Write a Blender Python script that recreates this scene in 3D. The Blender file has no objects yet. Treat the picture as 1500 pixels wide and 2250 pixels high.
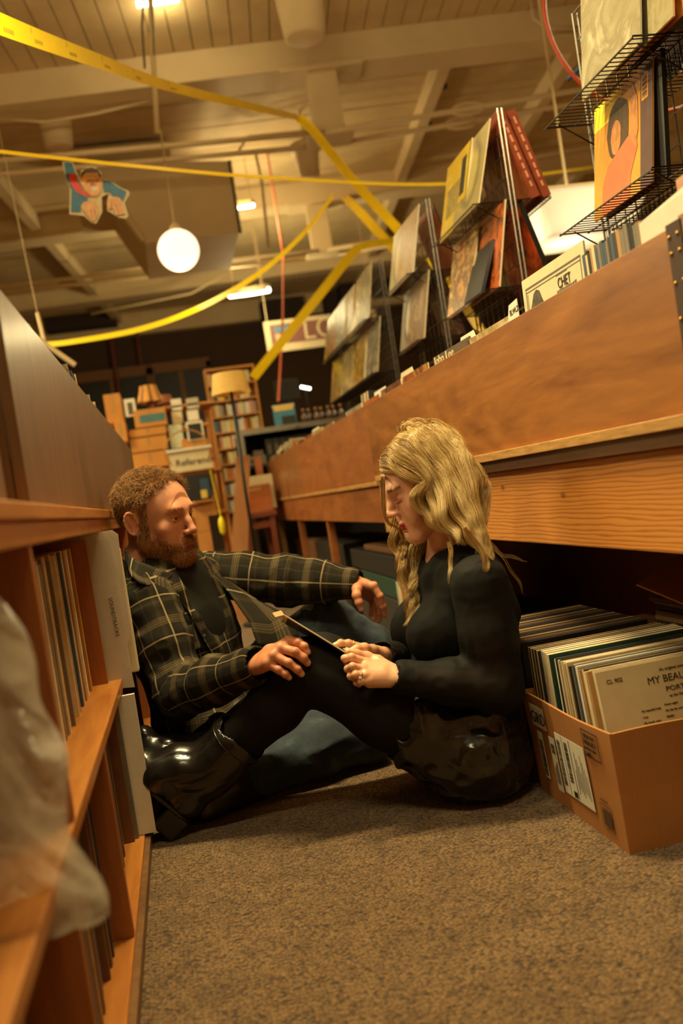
import bpy, bmesh, math, random
import numpy as np
from mathutils import Vector, Matrix, Euler
SC = bpy.context.scene
COL = SC.collection
R = math.radians
# ------------------------------------------------------------------ camera
# world: x across the aisle, y down the aisle, z up; the camera sits low in the aisle
F_PX, ROLL, CAM_H = 2000.0, R(8.8), 0.72
_c, _s = math.cos(ROLL), math.sin(ROLL)
_n = math.hypot(46.0, F_PX)
_up = np.array([0, -F_PX, -46.0]) / _n
_y = np.array([-362.0, -46.0, F_PX]); _y /= np.linalg.norm(_y)
CAM_M = np.stack([np.cross(_y, _up), _y, _up])
CAM_O = np.array([0, 0, CAM_H])
cam_data = bpy.data.cameras.new('camera')
cam = bpy.data.objects.new('camera', cam_data); COL.objects.link(cam); SC.camera = cam
cam_data.sensor_fit = 'VERTICAL'; cam_data.sensor_height = 36.0; cam_data.lens = F_PX / 2250 * 36
cam_data.clip_start = 0.02; cam_data.clip_end = 60
_rt = CAM_M @ np.array([_c, _s, 0]); _dn = CAM_M @ np.array([-_s, _c, 0]); _fw = CAM_M @ np.array([0, 0, 1.0])
cam.matrix_world = Matrix(((_rt[0], -_dn[0], -_fw[0], 0), (_rt[1], -_dn[1], -_fw[1], 0), (_rt[2], -_dn[2], -_fw[2], CAM_H), (0, 0, 0, 1)))
cam_data.dof.use_dof = True; cam_data.dof.focus_distance = 2.12; cam_data.dof.aperture_fstop = 2.6

def at(px, py, X=None, Y=None, Z=None):
    """where the sight line through a photo point meets the plane X, Y or Z"""
    a, b = px - 750, py - 1125
    d = CAM_M @ np.array([a * _c - b * _s, a * _s + b * _c, F_PX])
    t = (X - CAM_O[0]) / d[0] if X is not None else (Y - CAM_O[1]) / d[1] if Y is not None else (Z - CAM_O[2]) / d[2]
    p = CAM_O + d * t
    return Vector((float(p[0]), float(p[1]), float(p[2])))
# ------------------------------------------------------------------ world, lights, exposure
w = bpy.data.worlds.new('world'); SC.world = w; w.use_nodes = True
w.node_tree.nodes['Background'].inputs[0].default_value = (1.0, 0.70, 0.40, 1)
w.node_tree.nodes['Background'].inputs[1].default_value = 0.05
SC.view_settings.view_transform = 'Standard'; SC.view_settings.look = 'None'
SC.view_settings.exposure = 0.0; SC.view_settings.gamma = 1.0; SC.view_settings.use_curve_mapping = False
WARM = (1.0, 0.80, 0.39)
def area(name, loc, size, power, rot=(0, 0, 0), col=WARM, spread=180):
    l = bpy.data.lights.new(name, 'AREA'); l.shape = 'RECTANGLE'; l.size, l.size_y = size
    l.energy = power; l.color = col; l.spread = R(spread)
    o = bpy.data.objects.new(name, l); COL.objects.link(o); o.location = loc; o.rotation_euler = rot
    return o
# a fluorescent over the aisle as key; the others are added, unseen fill
area('aisle_tube_fill_light', (0.14, 2.08, 2.95), (1.2, 0.12), 125)
area('aisle_tube_fill_light', (0.15, 0.2, 2.95), (1.2, 0.12), 30)  # unseen fill added on the camera side to lift the faces
area('aisle_tube_fill_light', (-1.6, 1.2, 3.05), (1.2, 0.16), 45)  # second unseen fill, added from the left of the camera
area('shop_tube_light', (3.4, 4.4, 3.2), (1.2, 0.2), 60)  # from here, unseen fill added out of frame to light the back of the shop
area('shop_tube_light', (-3.2, 7.6, 3.3), (0.2, 1.6), 170)
area('shop_tube_light', (5.8, 8.4, 3.3), (0.2, 1.6), 170)
area('shop_tube_light', (-2.3, 5.2, 3.25), (0.2, 1.6), 180)
area('shop_tube_light', (4.6, 6.2, 3.25), (0.2, 1.6), 110)
area('roof_wash_light', (0.2, 3.2, 3.1), (2.4, 0.3), 150, (math.pi, 0, 0))  # unseen up-light added to brighten the near roof and beam
# ------------------------------------------------------------------ helpers
class MB:
    """collects shapes in world coordinates and links them as ONE mesh object"""
    def __init__(self): self.v = []; self.f = []; self.m = []; self.cm = 0
    def add(self, vs, fs):
        o = len(self.v); self.v += [tuple(p) for p in vs]
        self.f += [tuple(i + o for i in f) for f in fs]; self.m += [self.cm] * len(fs); return self
    def hexa(self, p):      # 8 corners: bottom ring then top ring
        return self.add(p, [(3, 2, 1, 0), (4, 5, 6, 7), (0, 1, 5, 4), (1, 2, 6, 5), (2, 3, 7, 6), (3, 0, 4, 7)])
    def box(self, a, b, M=None):
        (x0, y0, z0), (x1, y1, z1) = a, b
        p = [Vector(q) for q in ((x0, y0, z0), (x1, y0, z0), (x1, y1, z0), (x0, y1, z0), (x0, y0, z1), (x1, y0, z1), (x1, y1, z1), (x0, y1, z1))]
        if M is not None: p = [M @ q for q in p]
        return self.hexa(p)
    def bevbox(self, a, b, r, M=None):
        bm = bmesh.new(); bmesh.ops.create_cube(bm, size=1.0)
        a, b = Vector(a), Vector(b); s = b - a; c = (a + b) / 2
        for q in bm.verts: q.co = Vector((q.co.x * s.x, q.co.y * s.y, q.co.z * s.z)) + c
        bmesh.ops.bevel(bm, geom=bm.edges[:], offset=r, segments=2, affect='EDGES', profile=.6)
        bm.verts.index_update()
        vs = [(M @ q.co if M is not None else q.co.copy()) for q in bm.verts]; fs = [tuple(q.index for q in f.verts) for f in bm.faces]
        bm.free(); return self.add(vs, fs)
    def tube(self, pts, r, n=6, cap=True, up=None):
        pts = [Vector(p) for p in pts]; N = len(pts)
        rs = r if isinstance(r, (list, tuple)) else [r] * N
        vs = []; fs = []; prev = None
        for i, p in enumerate(pts):
            t = (pts[min(i + 1, N - 1)] - pts[max(i - 1, 0)]).normalized()
            if prev is None:
                a = Vector((0, 0, 1)) if abs(t.z) < .9 else Vector((1, 0, 0))
                u = t.cross(a).normalized()
            else:
                u = (prev - t * prev.dot(t)).normalized()
            prev = u; v2 = t.cross(u)
            for k in range(n):
                q = 2 * math.pi * (k + .5) / n
                vs.append(p + (u * math.cos(q) + v2 * math.sin(q)) * rs[i])
        for i in range(N - 1):
            for k in range(n):
                fs.append((i * n + k, i * n + (k + 1) % n, (i + 1) * n + (k + 1) % n, (i + 1) * n + k))
        if cap: fs += [tuple(range(n))[::-1], tuple(range((N - 1) * n, N * n))]
        return self.add(vs, fs)
    def lathe(self, prof, c, n=20, M=None, cap=True):
        vs = []; fs = []; c = Vector(c)
        for (r, z) in prof:
            for k in range(n):
                q = 2 * math.pi * k / n; p = Vector((r * math.cos(q), r * math.sin(q), z))
                vs.append(c + (M @ p if M is not None else p))
        for i in range(len(prof) - 1):
            for k in range(n): fs.append((i * n + k, i * n + (k + 1) % n, (i + 1) * n + (k + 1) % n, (i + 1) * n + k))
        if cap: fs += [tuple(range(n))[::-1], tuple(range((len(prof) - 1) * n, len(prof) * n))]
        return self.add(vs, fs)
    def prism(self, poly, ext):     # planar polygon (3D points) pushed along ext
        n = len(poly); a = [Vector(p) for p in poly]; e = Vector(ext)
        return self.add(a + [p + e for p in a], [tuple(range(n))[::-1], tuple(range(n, 2 * n))] + [(i, (i + 1) % n, n + (i + 1) % n, n + i) for i in range(n)])
    def build(self, name, mat, parent=None, smooth=False):
        me = bpy.data.meshes.new(name)
        vs = self.v
        if parent is not None:
            inv = world_of(parent).inverted(); vs = [inv @ Vector(p) for p in vs]
        me.from_pydata(vs, [], self.f)
        for m in (mat if isinstance(mat, (list, tuple)) else [mat]): me.materials.append(m)
        if any(self.m): me.polygons.foreach_set('material_index', self.m)
        bm = bmesh.new(); bm.from_mesh(me); bmesh.ops.recalc_face_normals(bm, faces=bm.faces[:]); bm.to_mesh(me); bm.free()
        if smooth: me.polygons.foreach_set('use_smooth', [True] * len(me.polygons))
        o = bpy.data.objects.new(name, me); COL.objects.link(o)
        if parent is not None: o.parent = parent
        return o
def world_of(o):
    m = Matrix.LocRotScale(o.location, o.rotation_euler, o.scale)
    return world_of(o.parent) @ m if o.parent else m
def tag(o, label=None, cat=None, group=None, kind=None):
    if label: o['label'] = label
    if cat: o['category'] = cat
    if group: o['group'] = group
    if kind: o['kind'] = kind
    return o
def thing(name, label, cat, loc=(0, 0, 0), rotz=0, group=None):
    o = bpy.data.objects.new(name, None); COL.objects.link(o); o.empty_display_size = .1
    o.location = loc; o.rotation_euler = (0, 0, rotz); return tag(o, label, cat, group)
def box(name, a, b, mat, parent=None, bev=0, M=None):
    mb = MB(); (mb.bevbox(a, b, bev, M) if bev else mb.box(a, b, M)); return mb.build(name, mat, parent)
def text(body, o, right, up, size, mat, parent=None, name='lettering', ext=.0004, align='LEFT', sx=1.0):
    cu = bpy.data.curves.new(name, 'FONT'); cu.body = body; cu.size = size; cu.extrude = ext; cu.align_x = align; cu.materials.append(mat)
    cu.resolution_u = 3
    ob = bpy.data.objects.new(name, cu)
    x = Vector(right).normalized(); y = Vector(up); y = (y - x * y.dot(x)).normalized(); z = x.cross(y); x = x * sx
    M = Matrix(((x.x, y.x, z.x, o[0]), (x.y, y.y, z.y, o[1]), (x.z, y.z, z.z, o[2]), (0, 0, 0, 1)))
    dg = bpy.context.evaluated_depsgraph_get(); COL.objects.link(ob); dg.update()
    me = bpy.data.meshes.new_from_object(ob.evaluated_get(dg)); bpy.data.objects.remove(ob); bpy.data.curves.remove(cu)
    P = world_of(parent).inverted() if parent is not None else Matrix()
    me.transform(P @ M); me.name = name
    ob = bpy.data.objects.new(name, me); COL.objects.link(ob)
    if parent is not None: ob.parent = parent
    return ob
# ------------------------------------------------------------------ materials
def lin(c):
    return tuple((x / 255 / 12.92 if x <= 10 else ((x / 255 + .055) / 1.055) ** 2.4) for x in c)
class NT:
    def __init__(self, name):
        self.m = bpy.data.materials.new(name); self.m.use_nodes = True; self.t = self.m.node_tree
        self.b = self.t.nodes['Principled BSDF']; self.out = self.t.nodes['Material Output']
    def n(self, typ, **kw):
        nd = self.t.nodes.new(typ)
        for k, v in kw.items():
            if k.startswith('i_'):
                key = k[2:]; nd.inputs[int(key) if key.isdigit() else key].default_value = v
            else: setattr(nd, k, v)
        return nd
    def l(self, a, b): self.t.links.new(a, b)
    def ramp(self, fac, stops, interp='LINEAR'):
        r = self.n('ShaderNodeValToRGB'); e = r.color_ramp.elements; r.color_ramp.interpolation = interp
        while len(e) < len(stops): e.new(.5)
        for q, (p, c) in zip(e, stops): q.position = p; q.color = (*c, 1)
        if fac is not None: self.l(fac, r.inputs[0])
        return r.outputs[0]
    def coord(self, kind='Object', scale=(1, 1, 1), rot=(0, 0, 0), loc=(0, 0, 0)):
        tc = self.n('ShaderNodeTexCoord'); mp = self.n('ShaderNodeMapping')
        mp.inputs['Scale'].default_value = scale; mp.inputs['Rotation'].default_value = rot; mp.inputs['Location'].default_value = loc
        self.l(tc.outputs[kind], mp.inputs[0]); return mp.outputs[0]
    def noise(self, vec, scale, detail=4, rough=.55, dist=0):
        nd = self.n('ShaderNodeTexNoise'); nd.inputs['Scale'].default_value = scale; nd.inputs['Detail'].default_value = detail
        nd.inputs['Roughness'].default_value = rough; nd.inputs['Distortion'].default_value = dist
        if vec is not None: self.l(vec, nd.inputs['Vector'])
        return nd.outputs[0]
    def mix(self, fac, a, b, mode='MIX'):
        nd = self.n('ShaderNodeMix', data_type='RGBA', blend_type=mode)
        for s, v in ((0, fac), (6, a), (7, b)):
            if isinstance(v, (int, float)): nd.inputs[s].default_value = v
            elif isinstance(v, tuple): nd.inputs[s].default_value = (*v, 1)
            else: self.l(v, nd.inputs[s])
        return nd.outputs[2]
    def bump(self, h, strength=.3, dist=.002):
        b = self.n('ShaderNodeBump'); b.inputs['Strength'].default_value = strength; b.inputs['Distance'].default_value = dist
        self.l(h, b.inputs['Height']); self.l(b.outputs[0], self.b.inputs['Normal'])
    def col(self, c):
        if isinstance(c, tuple): self.b.inputs['Base Color'].default_value = (*c, 1)
        else: self.l(c, self.b.inputs['Base Color'])
    def set(self, **kw):
        for k, v in kw.items(): self.b.inputs[k.replace('_', ' ')].default_value = v
        return self
_mc = {}
def plain(name, rgb, rough=.6, metal=0, var=.12, scale=25, coat=0):
    """a coloured surface with a little uneven tone and fine relief"""
    if name in _mc: return _mc[name]
    t = NT(name); c = lin(rgb); v = t.coord()
    f = t.noise(v, scale)
    t.col(t.ramp(f, [(.3, tuple(x * (1 - var) for x in c)), (.7, tuple(min(1, x * (1 + var)) for x in c))]))
    t.set(Roughness=rough, Metallic=metal, Coat_Weight=coat, Coat_Roughness=.15)
    t.bump(f, .05, .001)
    _mc[name] = t.m; return t.m
def wood(name, dark, light, axis=1, fine=60, flow=1.4, rough=.45, coat=.25, warp=1.0, seed=0, fig=.5):
    if name in _mc: return _mc[name]
    t = NT(name); d, l = lin(dark), lin(light)
    sc = [1, 1, 1]; sc[axis] = .10
    v = t.coord(scale=tuple(sc), loc=(seed, seed * .7, seed * .3))
    fi = t.noise(v, fine, 6, .65, .3)
    sc2 = [1, 1, 1]; sc2[axis] = .35
    v2 = t.coord(scale=tuple(sc2), loc=(seed * 1.3, seed, seed * .5))
    fl = t.noise(v2, flow * 2.2, 3, .5, 2.2 * warp)
    a = t.ramp(fi, [(.3, d), (.72, l)])
    b = t.ramp(fl, [(.25, d), (.5, tuple((x + y) / 2 for x, y in zip(d, l))), (.75, l)])
    t.col(t.mix(fig, a, b))
    t.set(Roughness=rough, Coat_Weight=coat, Coat_Roughness=.25); t.bump(fi, .12, .001)
    _mc[name] = t.m; return t.m
# ------------------------------------------------------------------ surfaces
def m_carpet():
    t = NT('looped_carpet'); v = t.coord(scale=(150, 235, 150))
    nz = t.noise(t.coord(), 14, 3)
    vm = t.n('ShaderNodeVectorMath', operation='ADD'); t.l(v, vm.inputs[0])
    n2 = t.n('ShaderNodeTexNoise'); n2.inputs['Scale'].default_value = 45; t.l(t.coord(), n2.inputs['Vector'])
    sc = t.n('ShaderNodeVectorMath', operation='SCALE'); sc.inputs['Scale'].default_value = 1.5; t.l(n2.outputs[1], sc.inputs[0]); t.l(sc.outputs[0], vm.inputs[1])
    vo = t.n('ShaderNodeTexVoronoi', feature='F1'); vo.inputs['Scale'].default_value = 1.0; vo.inputs['Randomness'].default_value = .75; t.l(vm.outputs[0], vo.inputs['Vector'])
    cl = t.ramp(vo.outputs['Distance'], [(.12, lin((174, 136, 88))), (.5, lin((130, 98, 60))), (.78, lin((58, 40, 22)))])
    each = t.n('ShaderNodeSeparateColor'); t.l(vo.outputs['Color'], each.inputs[0])
    tw = t.ramp(each.outputs[0], [(0, lin((205, 200, 190))), (1, (1, 1, 1))])
    st = t.ramp(nz, [(.25, lin((212, 208, 200))), (.6, (1, 1, 1))])
    c = t.mix(1.0, t.mix(1.0, cl, tw, 'MULTIPLY'), st, 'MULTIPLY')
    # a few old stains
    sp = t.n('ShaderNodeTexVoronoi'); sp.inputs['Scale'].default_value = 2.6; t.l(t.coord(), sp.inputs['Vector'])
    c = t.mix(t.ramp(sp.outputs['Distance'], [(.03, (1, 1, 1)), (.075, (0, 0, 0))]), c, t.mix(1.0, c, lin((130, 112, 92)), 'MULTIPLY'))
    t.col(c); t.set(Roughness=.95, Sheen_Weight=.15)
    iv = t.n('ShaderNodeMath', operation='SUBTRACT'); iv.inputs[0].default_value = 1; t.l(vo.outputs['Distance'], iv.inputs[1])
    t.bump(iv.outputs[0], 1.0, .006); return t.m
M_CARPET = m_carpet()
M_PLY = wood('varnished_plywood', (112, 62, 22), (176, 113, 50), axis=1, fine=70, flow=1.5, rough=.42, coat=.2, warp=1.6, fig=.7)
M_PLY2 = wood('redder_plywood', (118, 62, 26), (180, 110, 54), axis=1, fine=60, flow=2.0, rough=.45, seed=3, fig=.6)
M_EDGE = wood('raw_board_edge', (140, 96, 46), (206, 158, 88), axis=1, fine=120, rough=.6, coat=0, fig=.2)
M_WALNUT = wood('walnut_veneer', (82, 52, 28), (134, 94, 54), axis=2, fine=46, flow=1.2, rough=.5, coat=.12, warp=.4, fig=.35, seed=5)
M_SHELF = wood('orange_shelf_board', (150, 86, 30), (204, 134, 58), axis=1, fine=50, rough=.42, coat=.2, fig=.35, seed=2)
M_SHELFV = wood('upright_shelf_board', (130, 70, 28), (178, 108, 50), axis=2, fine=50, rough=.5, coat=.1, fig=.35, seed=4)
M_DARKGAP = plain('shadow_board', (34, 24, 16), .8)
M_WIRE = plain('black_coated_wire', (22, 20, 19), .35, .3)
M_STEEL = plain('zinc_wire', (150, 145, 136), .35, .9)
M_PAINT = plain('cream_roof_paint', (206, 184, 144), .75, var=.06, scale=3)
M_PAINTD = plain('cream_roof_boards', (192, 168, 126), .8, var=.1, scale=4)
M_BACK = plain('dark_back_wall', (64, 44, 30), .85, var=.15, scale=2)
M_DARKGLASS = plain('night_window_glass', (14, 11, 9), .55, var=.02)
M_WHITE = plain('white_paper', (226, 220, 204), .7, var=.04)
M_CREAM = plain('cream_paper', (216, 200, 164), .7, var=.06)
M_BLACK = plain('black_matter', (20, 18, 17), .5)
M_INK = plain('black_print', (24, 20, 18), .7, var=.02)
M_GREYINK = plain('grey_print', (92, 84, 74), .7, var=.05)
M_YTAPE = plain('yellow_tape', (252, 216, 16), .3, var=.05, scale=8, coat=.3)
def m_cardboard(name='corrugated_cardboard', base=(178, 120, 66)):
    if name in _mc: return _mc[name]
    t = NT(name); c = lin(base); v = t.coord()
    a = t.noise(v, 3.5, 5); fib = t.noise(t.coord(scale=(1, 1, .08)), 260, 3)
    t.col(t.mix(.35, t.ramp(a, [(.3, tuple(x * .8 for x in c)), (.7, tuple(x * 1.15 for x in c))]), t.ramp(fib, [(.3, tuple(x * .85 for x in c)), (.7, tuple(x * 1.1 for x in c))])))
    t.set(Roughness=.8); t.bump(fib, .12, .001); _mc[name] = t.m; return t.m
M_CARD = m_cardboard(); M_CARDD = m_cardboard('darker_cardboard', (150, 98, 54))
def m_glow(name, rgb, strength):
    t = NT(name); t.col(lin(rgb)); t.b.inputs['Emission Color'].default_value = (*lin(rgb), 1); t.b.inputs['Emission Strength'].default_value = strength
    return t.m
def m_poly(name='clear_polythene', tint=(.93, .90, .84), alpha=.40, rough=.12, bmp=.8):
    t = NT(name); tr = t.n('ShaderNodeBsdfTransparent'); tr.inputs[0].default_value = (*tint, 1)
    tl = t.n('ShaderNodeBsdfTranslucent'); tl.inputs[0].default_value = (.78, .72, .62, 1)
    t.col((.80, .75, .66)); t.set(Roughness=rough, Specular_IOR_Level=.9)
    nz = t.noise(t.coord(), 11, 4, .6, 1.2); t.bump(nz, bmp, .012)
    m1 = t.n('ShaderNodeMixShader'); m1.inputs[0].default_value = .35; t.l(t.b.outputs[0], m1.inputs[1]); t.l(tl.outputs[0], m1.inputs[2])
    m2 = t.n('ShaderNodeMixShader'); m2.inputs[0].default_value = alpha; t.l(tr.outputs[0], m2.inputs[1]); t.l(m1.outputs[0], m2.inputs[2])
    t.l(m2.outputs[0], t.out.inputs[0]); return t.m
M_POLY = m_poly()
M_SLEEVE = m_poly('frosted_divider_plastic', alpha=.86, rough=.4, bmp=.08)
# ------------------------------------------------------------------ the setting
fl = MB(); fl.box((-6, -1.5, -.05), (8, 17, 0)); tag(fl.build('floor', M_CARPET), kind='structure')
CA = R(-6.4)                                # the roof runs at a slight angle to the aisle
RC = Matrix.Rotation(CA, 4, 'Z')
CZ = 4.36
ceil = MB(); ceil.box((-12, -3, CZ + .03), (14, 20, CZ + .1), RC)
ceil = tag(ceil.build('ceiling', M_DARKGAP), kind='structure')
rng = random.Random(4)
x = -3.0
while x < 7.0:                              # near bay: boards run away from us
    wd = .152 + rng.uniform(-.004, .004)
    box('ceiling_board', (x, 3.0, CZ + rng.uniform(-.004, .004)), (x + wd - .008, 7.35, CZ + .03), M_PAINTD, ceil, M=RC); x += wd
y = 7.7
while y < 16.6:                             # further bays: boards run across
    wd = .19 + rng.uniform(-.004, .004)
    box('ceiling_board', (-7, y, CZ + rng.uniform(-.004, .004)), (10, y + wd - .009, CZ + .03), M_PAINTD, ceil, M=RC); y += wd
for x in (-4.6, -2.3, 1.95, 3.15, 4.35, 6.2):
    box('ceiling_joist', (x, 7.7, CZ - .16), (x + .11, 16.6, CZ + .01), M_PAINT, ceil, M=RC)
    for k, yy in enumerate((8.3, 9.15)):
        if x in (1.95, 3.15): MB().lathe([(.035, 0), (.04, .02), (.03, .05)], RC @ Vector((x + .13, yy, CZ - .14)), 12).build('joist_fitting', M_BLACK, ceil)
def truss(y, zb, post_x, post_h, rods):
    b = box('roof_beam', (-8, y, zb), (11, y + .34, CZ + .01), M_PAINT, ceil, bev=.012, M=RC)
    if post_x is None: return
    mb = MB(); mb.bevbox((post_x - .12, y + .06, zb - post_h), (post_x + .12, y + .28, zb + .02), .008, RC); mb.build('truss_post', M_PAINT, b)
    mb = MB(); mb.bevbox((post_x - .19, y + .02, zb - post_h - .04), (post_x + .19, y + .32, zb - post_h), .006, RC); mb.build('post_plate', M_PAINT, b)
    mb = MB(); mb.bevbox((post_x - .34, y - .01, zb - .02), (post_x + .34, y + .35, zb + .03), .006, RC); mb.build('beam_cap', M_PAINT, b)
    for yy in (y + .03, y + .31):
        for s in (-1, 1):
            mb = MB(); mb.tube([RC @ Vector((post_x + s * .05, yy, zb - post_h - .02)), RC @ Vector((post_x + s * 6.0, yy, zb - post_h + rods))], .022, 8); mb.build('tie_rod', M_PAINT, b, True)
        q = .19; p0 = Vector((post_x + 6 * q, yy, zb - post_h - .02 + rods * q))
        mb = MB(); ring = [RC @ (p0 + Vector((.13 * math.cos(a), 0, .045 * math.sin(a)))) for a in np.linspace(0, 2 * math.pi, 17)]
        mb.tube(ring, .017, 6, False); mb.build('turnbuckle', M_PAINT, b, True)
truss(7.35, 4.12, (RC.inverted() @ at(715, 200, Y=7.2)).x, .50, .22)
truss(10.7, 4.12, (RC.inverted() @ at(705, 500, Y=10.4)).x, .55, .12)
truss(14.0, 4.12, None, 0, 0)
def wall(name, a, b, mat=M_BACK): return tag(box(name, a, b, mat), kind='structure')
wb = wall('wall_back', (-6.0, 16.5, 0), (8.0, 16.65, 3.98))
tag(box('trim_1', (-6.0, 16.3, 3.98), (8.0, 16.65, 4.4), M_PAINT), kind='structure')
wall('wall_left', (-6.15, -1.5, 0), (-6.0, 16.65, 4.45), plain('tan_side_wall', (150, 118, 76), .8))
wall('wall_right', (8.0, -1.5, 0), (8.15, 16.65, 4.45), plain('tan_side_wall', (150, 118, 76), .8))
wall('wall_front', (-6.0, -1.65, 0), (8.0, -1.5, 4.45), plain('tan_side_wall', (150, 118, 76), .8))
# dark night windows in the back wall
M_FRAME = plain('brown_window_frame', (116, 80, 48), .7)
for i, (a, b) in enumerate([((160, 845), (318, 770)), ((334, 800), (452, 770))]):
    x0 = at(a[0], 800, Y=16.4).x; x1 = at(b[0], 800, Y=16.4).x; z1 = 3.38; z0 = 1.1
    wn = tag(box(f'window_{i+1}', (x0, 16.42, z0), (x1, 16.5, z1), M_DARKGLASS), kind='structure')
    mb = MB(); mb.box((x0 - .07, 16.36, z1 - .12), (x1 + .07, 16.5, z1 + .06)); mb.box((x0 - .07, 16.36, z0 - .1), (x1 + .07, 16.5, z0))
    mb.box((x0 - .07, 16.36, z0), (x0, 16.5, z1)); mb.box((x1, 16.36, z0), (x1 + .07, 16.5, z1)); mb.build('window_frame', M_FRAME, wn)
    box('glazing_bar', ((x0 + x1) / 2 - .04, 16.4, z0), ((x0 + x1) / 2 + .04, 16.46, z1), M_FRAME, wn)
# ------------------------------------------------------------------ records
ORD = ['first', 'second', 'third', 'fourth', 'fifth', 'sixth', 'seventh', 'eighth', 'ninth', 'tenth', 'eleventh', 'twelfth', 'thirteenth', 'fourteenth', 'fifteenth', 'sixteenth', 'seventeenth', 'eighteenth', 'nineteenth', 'twentieth']
def nth(i):
    if i < 20: return ORD[i]
    tens = ['', '', 'twenty', 'thirty', 'forty', 'fifty', 'sixty', 'seventy'][(i + 1) // 10]
    return tens + '-' + ORD[(i + 1) % 10 - 1] if (i + 1) % 10 else {20: 'twentieth', 30: 'thirtieth', 40: 'fortieth', 50: 'fiftieth', 60: 'sixtieth', 70: 'seventieth'}[i + 1]
SPINE = {'cream': (214, 196, 158), 'tan': (176, 136, 88), 'brown': (112, 74, 44), 'black': (26, 24, 23), 'grey': (122, 114, 102), 'white': (228, 222, 206), 'dark green': (30, 66, 54),
         'rust red': (164, 56, 34), 'slate blue': (62, 80, 96), 'ochre': (190, 140, 60), 'charcoal': (52, 48, 45), 'pale green': (150, 160, 120)}
def spine(c): return plain('spine_' + c.replace(' ', '_'), SPINE[c], .6, var=.1, scale=40)
def art(name, cols, style='blend', seed=0, gloss=.5):
    """a printed sleeve: a few colours laid out over the square"""
    if name in _mc: return _mc[name]
    t = NT(name); cs = [lin(c) for c in cols]; v = t.coord('Generated', loc=(seed * 3.1, seed * 1.7, seed * 2.3))
    if style == 'blend':
        f = t.noise(v, 2.6, 5, .6, 1.2); c = t.ramp(f, [(.32 + .36 * i / (len(cs) - 1), q) for i, q in enumerate(cs)])
    elif style == 'blocks':
        vo = t.n('ShaderNodeTexVoronoi', distance='CHEBYCHEV'); vo.inputs['Scale'].default_value = 3.2; t.l(v, vo.inputs['Vector'])
        sp = t.n('ShaderNodeSeparateColor'); t.l(vo.outputs['Color'], sp.inputs[0])
        c = t.ramp(sp.outputs[0], [(i / len(cs), q) for i, q in enumerate(cs)], 'CONSTANT')
    elif style == 'bands':
        sx = t.n('ShaderNodeSeparateXYZ'); t.l(t.coord('Generated'), sx.inputs[0])
        c = t.ramp(sx.outputs[2], [(i / len(cs), q) for i, q in enumerate(cs)], 'CONSTANT')
    else:                                       # portrait: a figure blob on a ground
        g = t.n('ShaderNodeTexGradient', gradient_type='SPHERICAL'); t.l(t.coord('Generated', scale=(0, 2.4, 1.9), loc=(0, -1.2, -.95 - .08 * seed)), g.inputs[0])
        f = t.n('ShaderNodeMath', operation='ADD'); t.l(g.outputs[1] if len(g.outputs) > 1 else g.outputs[0], f.inputs[0])
        nz = t.n('ShaderNodeMath', operation='MULTIPLY'); t.l(t.noise(v, 7, 4), nz.inputs[0]); nz.inputs[1].default_value = .35; t.l(nz.outputs[0], f.inputs[1])
        c = t.ramp(f.outputs[0], [(.22 + .5 * i / (len(cs) - 1), q) for i, q in enumerate(cs)])
    t.col(c); t.set(Roughness=.35, Coat_Weight=gloss, Coat_Roughness=.08)
    t.bump(t.noise(t.coord(), 5, 3), .06, .01)
    _mc[name] = t.m; return t.m
_rm = {}
def rec_mesh(th, h, cover, edge):
    """a sleeve standing on its edge: x thickness, y width, z height, base at the origin"""
    k = (round(th, 4), round(h, 3), cover.name, edge.name)
    if k in _rm: return _rm[k]
    me = bpy.data.meshes.new('record_sleeve'); a, b, t2 = h / 2, h, th / 2
    vs = [(-t2, -a, 0), (t2, -a, 0), (t2, a, 0), (-t2, a, 0), (-t2, -a, b), (t2, -a, b), (t2, a, b), (-t2, a, b)]
    me.from_pydata(vs, [], [(3, 2, 1, 0), (4, 5, 6, 7), (0, 1, 5, 4), (1, 2, 6, 5), (2, 3, 7, 6), (3, 0, 4, 7)])
    me.materials.append(cover); me.materials.append(edge)
    me.polygons.foreach_set('material_index', [1, 1, 1, 0, 1, 0])
    _rm[k] = me; return me
def record(label, loc, rotz, tilt, cover, edge=None, th=.004, h=.314, group=None, name='record_sleeve', cat='record', roll=0):
    o = bpy.data.objects.new(name, rec_mesh(th, h, cover, edge or cover)); COL.objects.link(o)
    o.location = loc; o.rotation_euler = Euler((roll, tilt, rotz), 'XYZ')
    return tag(o, label, cat, group)
# ------------------------------------------------------------------ left record shelf
XF = -.175
ls = thing('record_shelf', 'long low orange wooden record shelf along the left of the aisle', 'shelf', (XF, 2.4, 0))
YA, YB = .25, 4.6
box('bottom_board', (XF - .42, YA, 0.0), (XF, YB, .032), M_SHELF, ls, .003)
box('kick_rail', (XF - .001, YA, 0.0), (XF + .012, YB, .026), M_WALNUT, ls, .002)
box('middle_board', (XF - .42, YA, .352), (XF, YB, .374), M_SHELF, ls, .003)
box('top_rail', (XF - .018, YA, .712), (XF + .002, YB, .742), M_SHELF, ls, .003)
box('cap_rail', (XF - .42, YA, .742), (XF + .010, YB, .764), M_SHELF, ls, .003)
box('back_board', (XF - .435, YA, 0), (XF - .42, YB, .76), M_WALNUT, ls)
UP = [.25, 1.15, 2.155, 2.62, 3.3, 4.585]
for y in UP[1:-1]: box('upright', (XF - .42, y - .009, .374), (XF - .001, y + .009, .712), M_SHELFV, ls, .002)
LOW = [1.07, 1.58, 2.10, 2.62, 3.3]
for y in LOW: box('upright', (XF - .42, y - .009, .032), (XF - .001, y + .009, .352), M_SHELFV, ls, .002)
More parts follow.
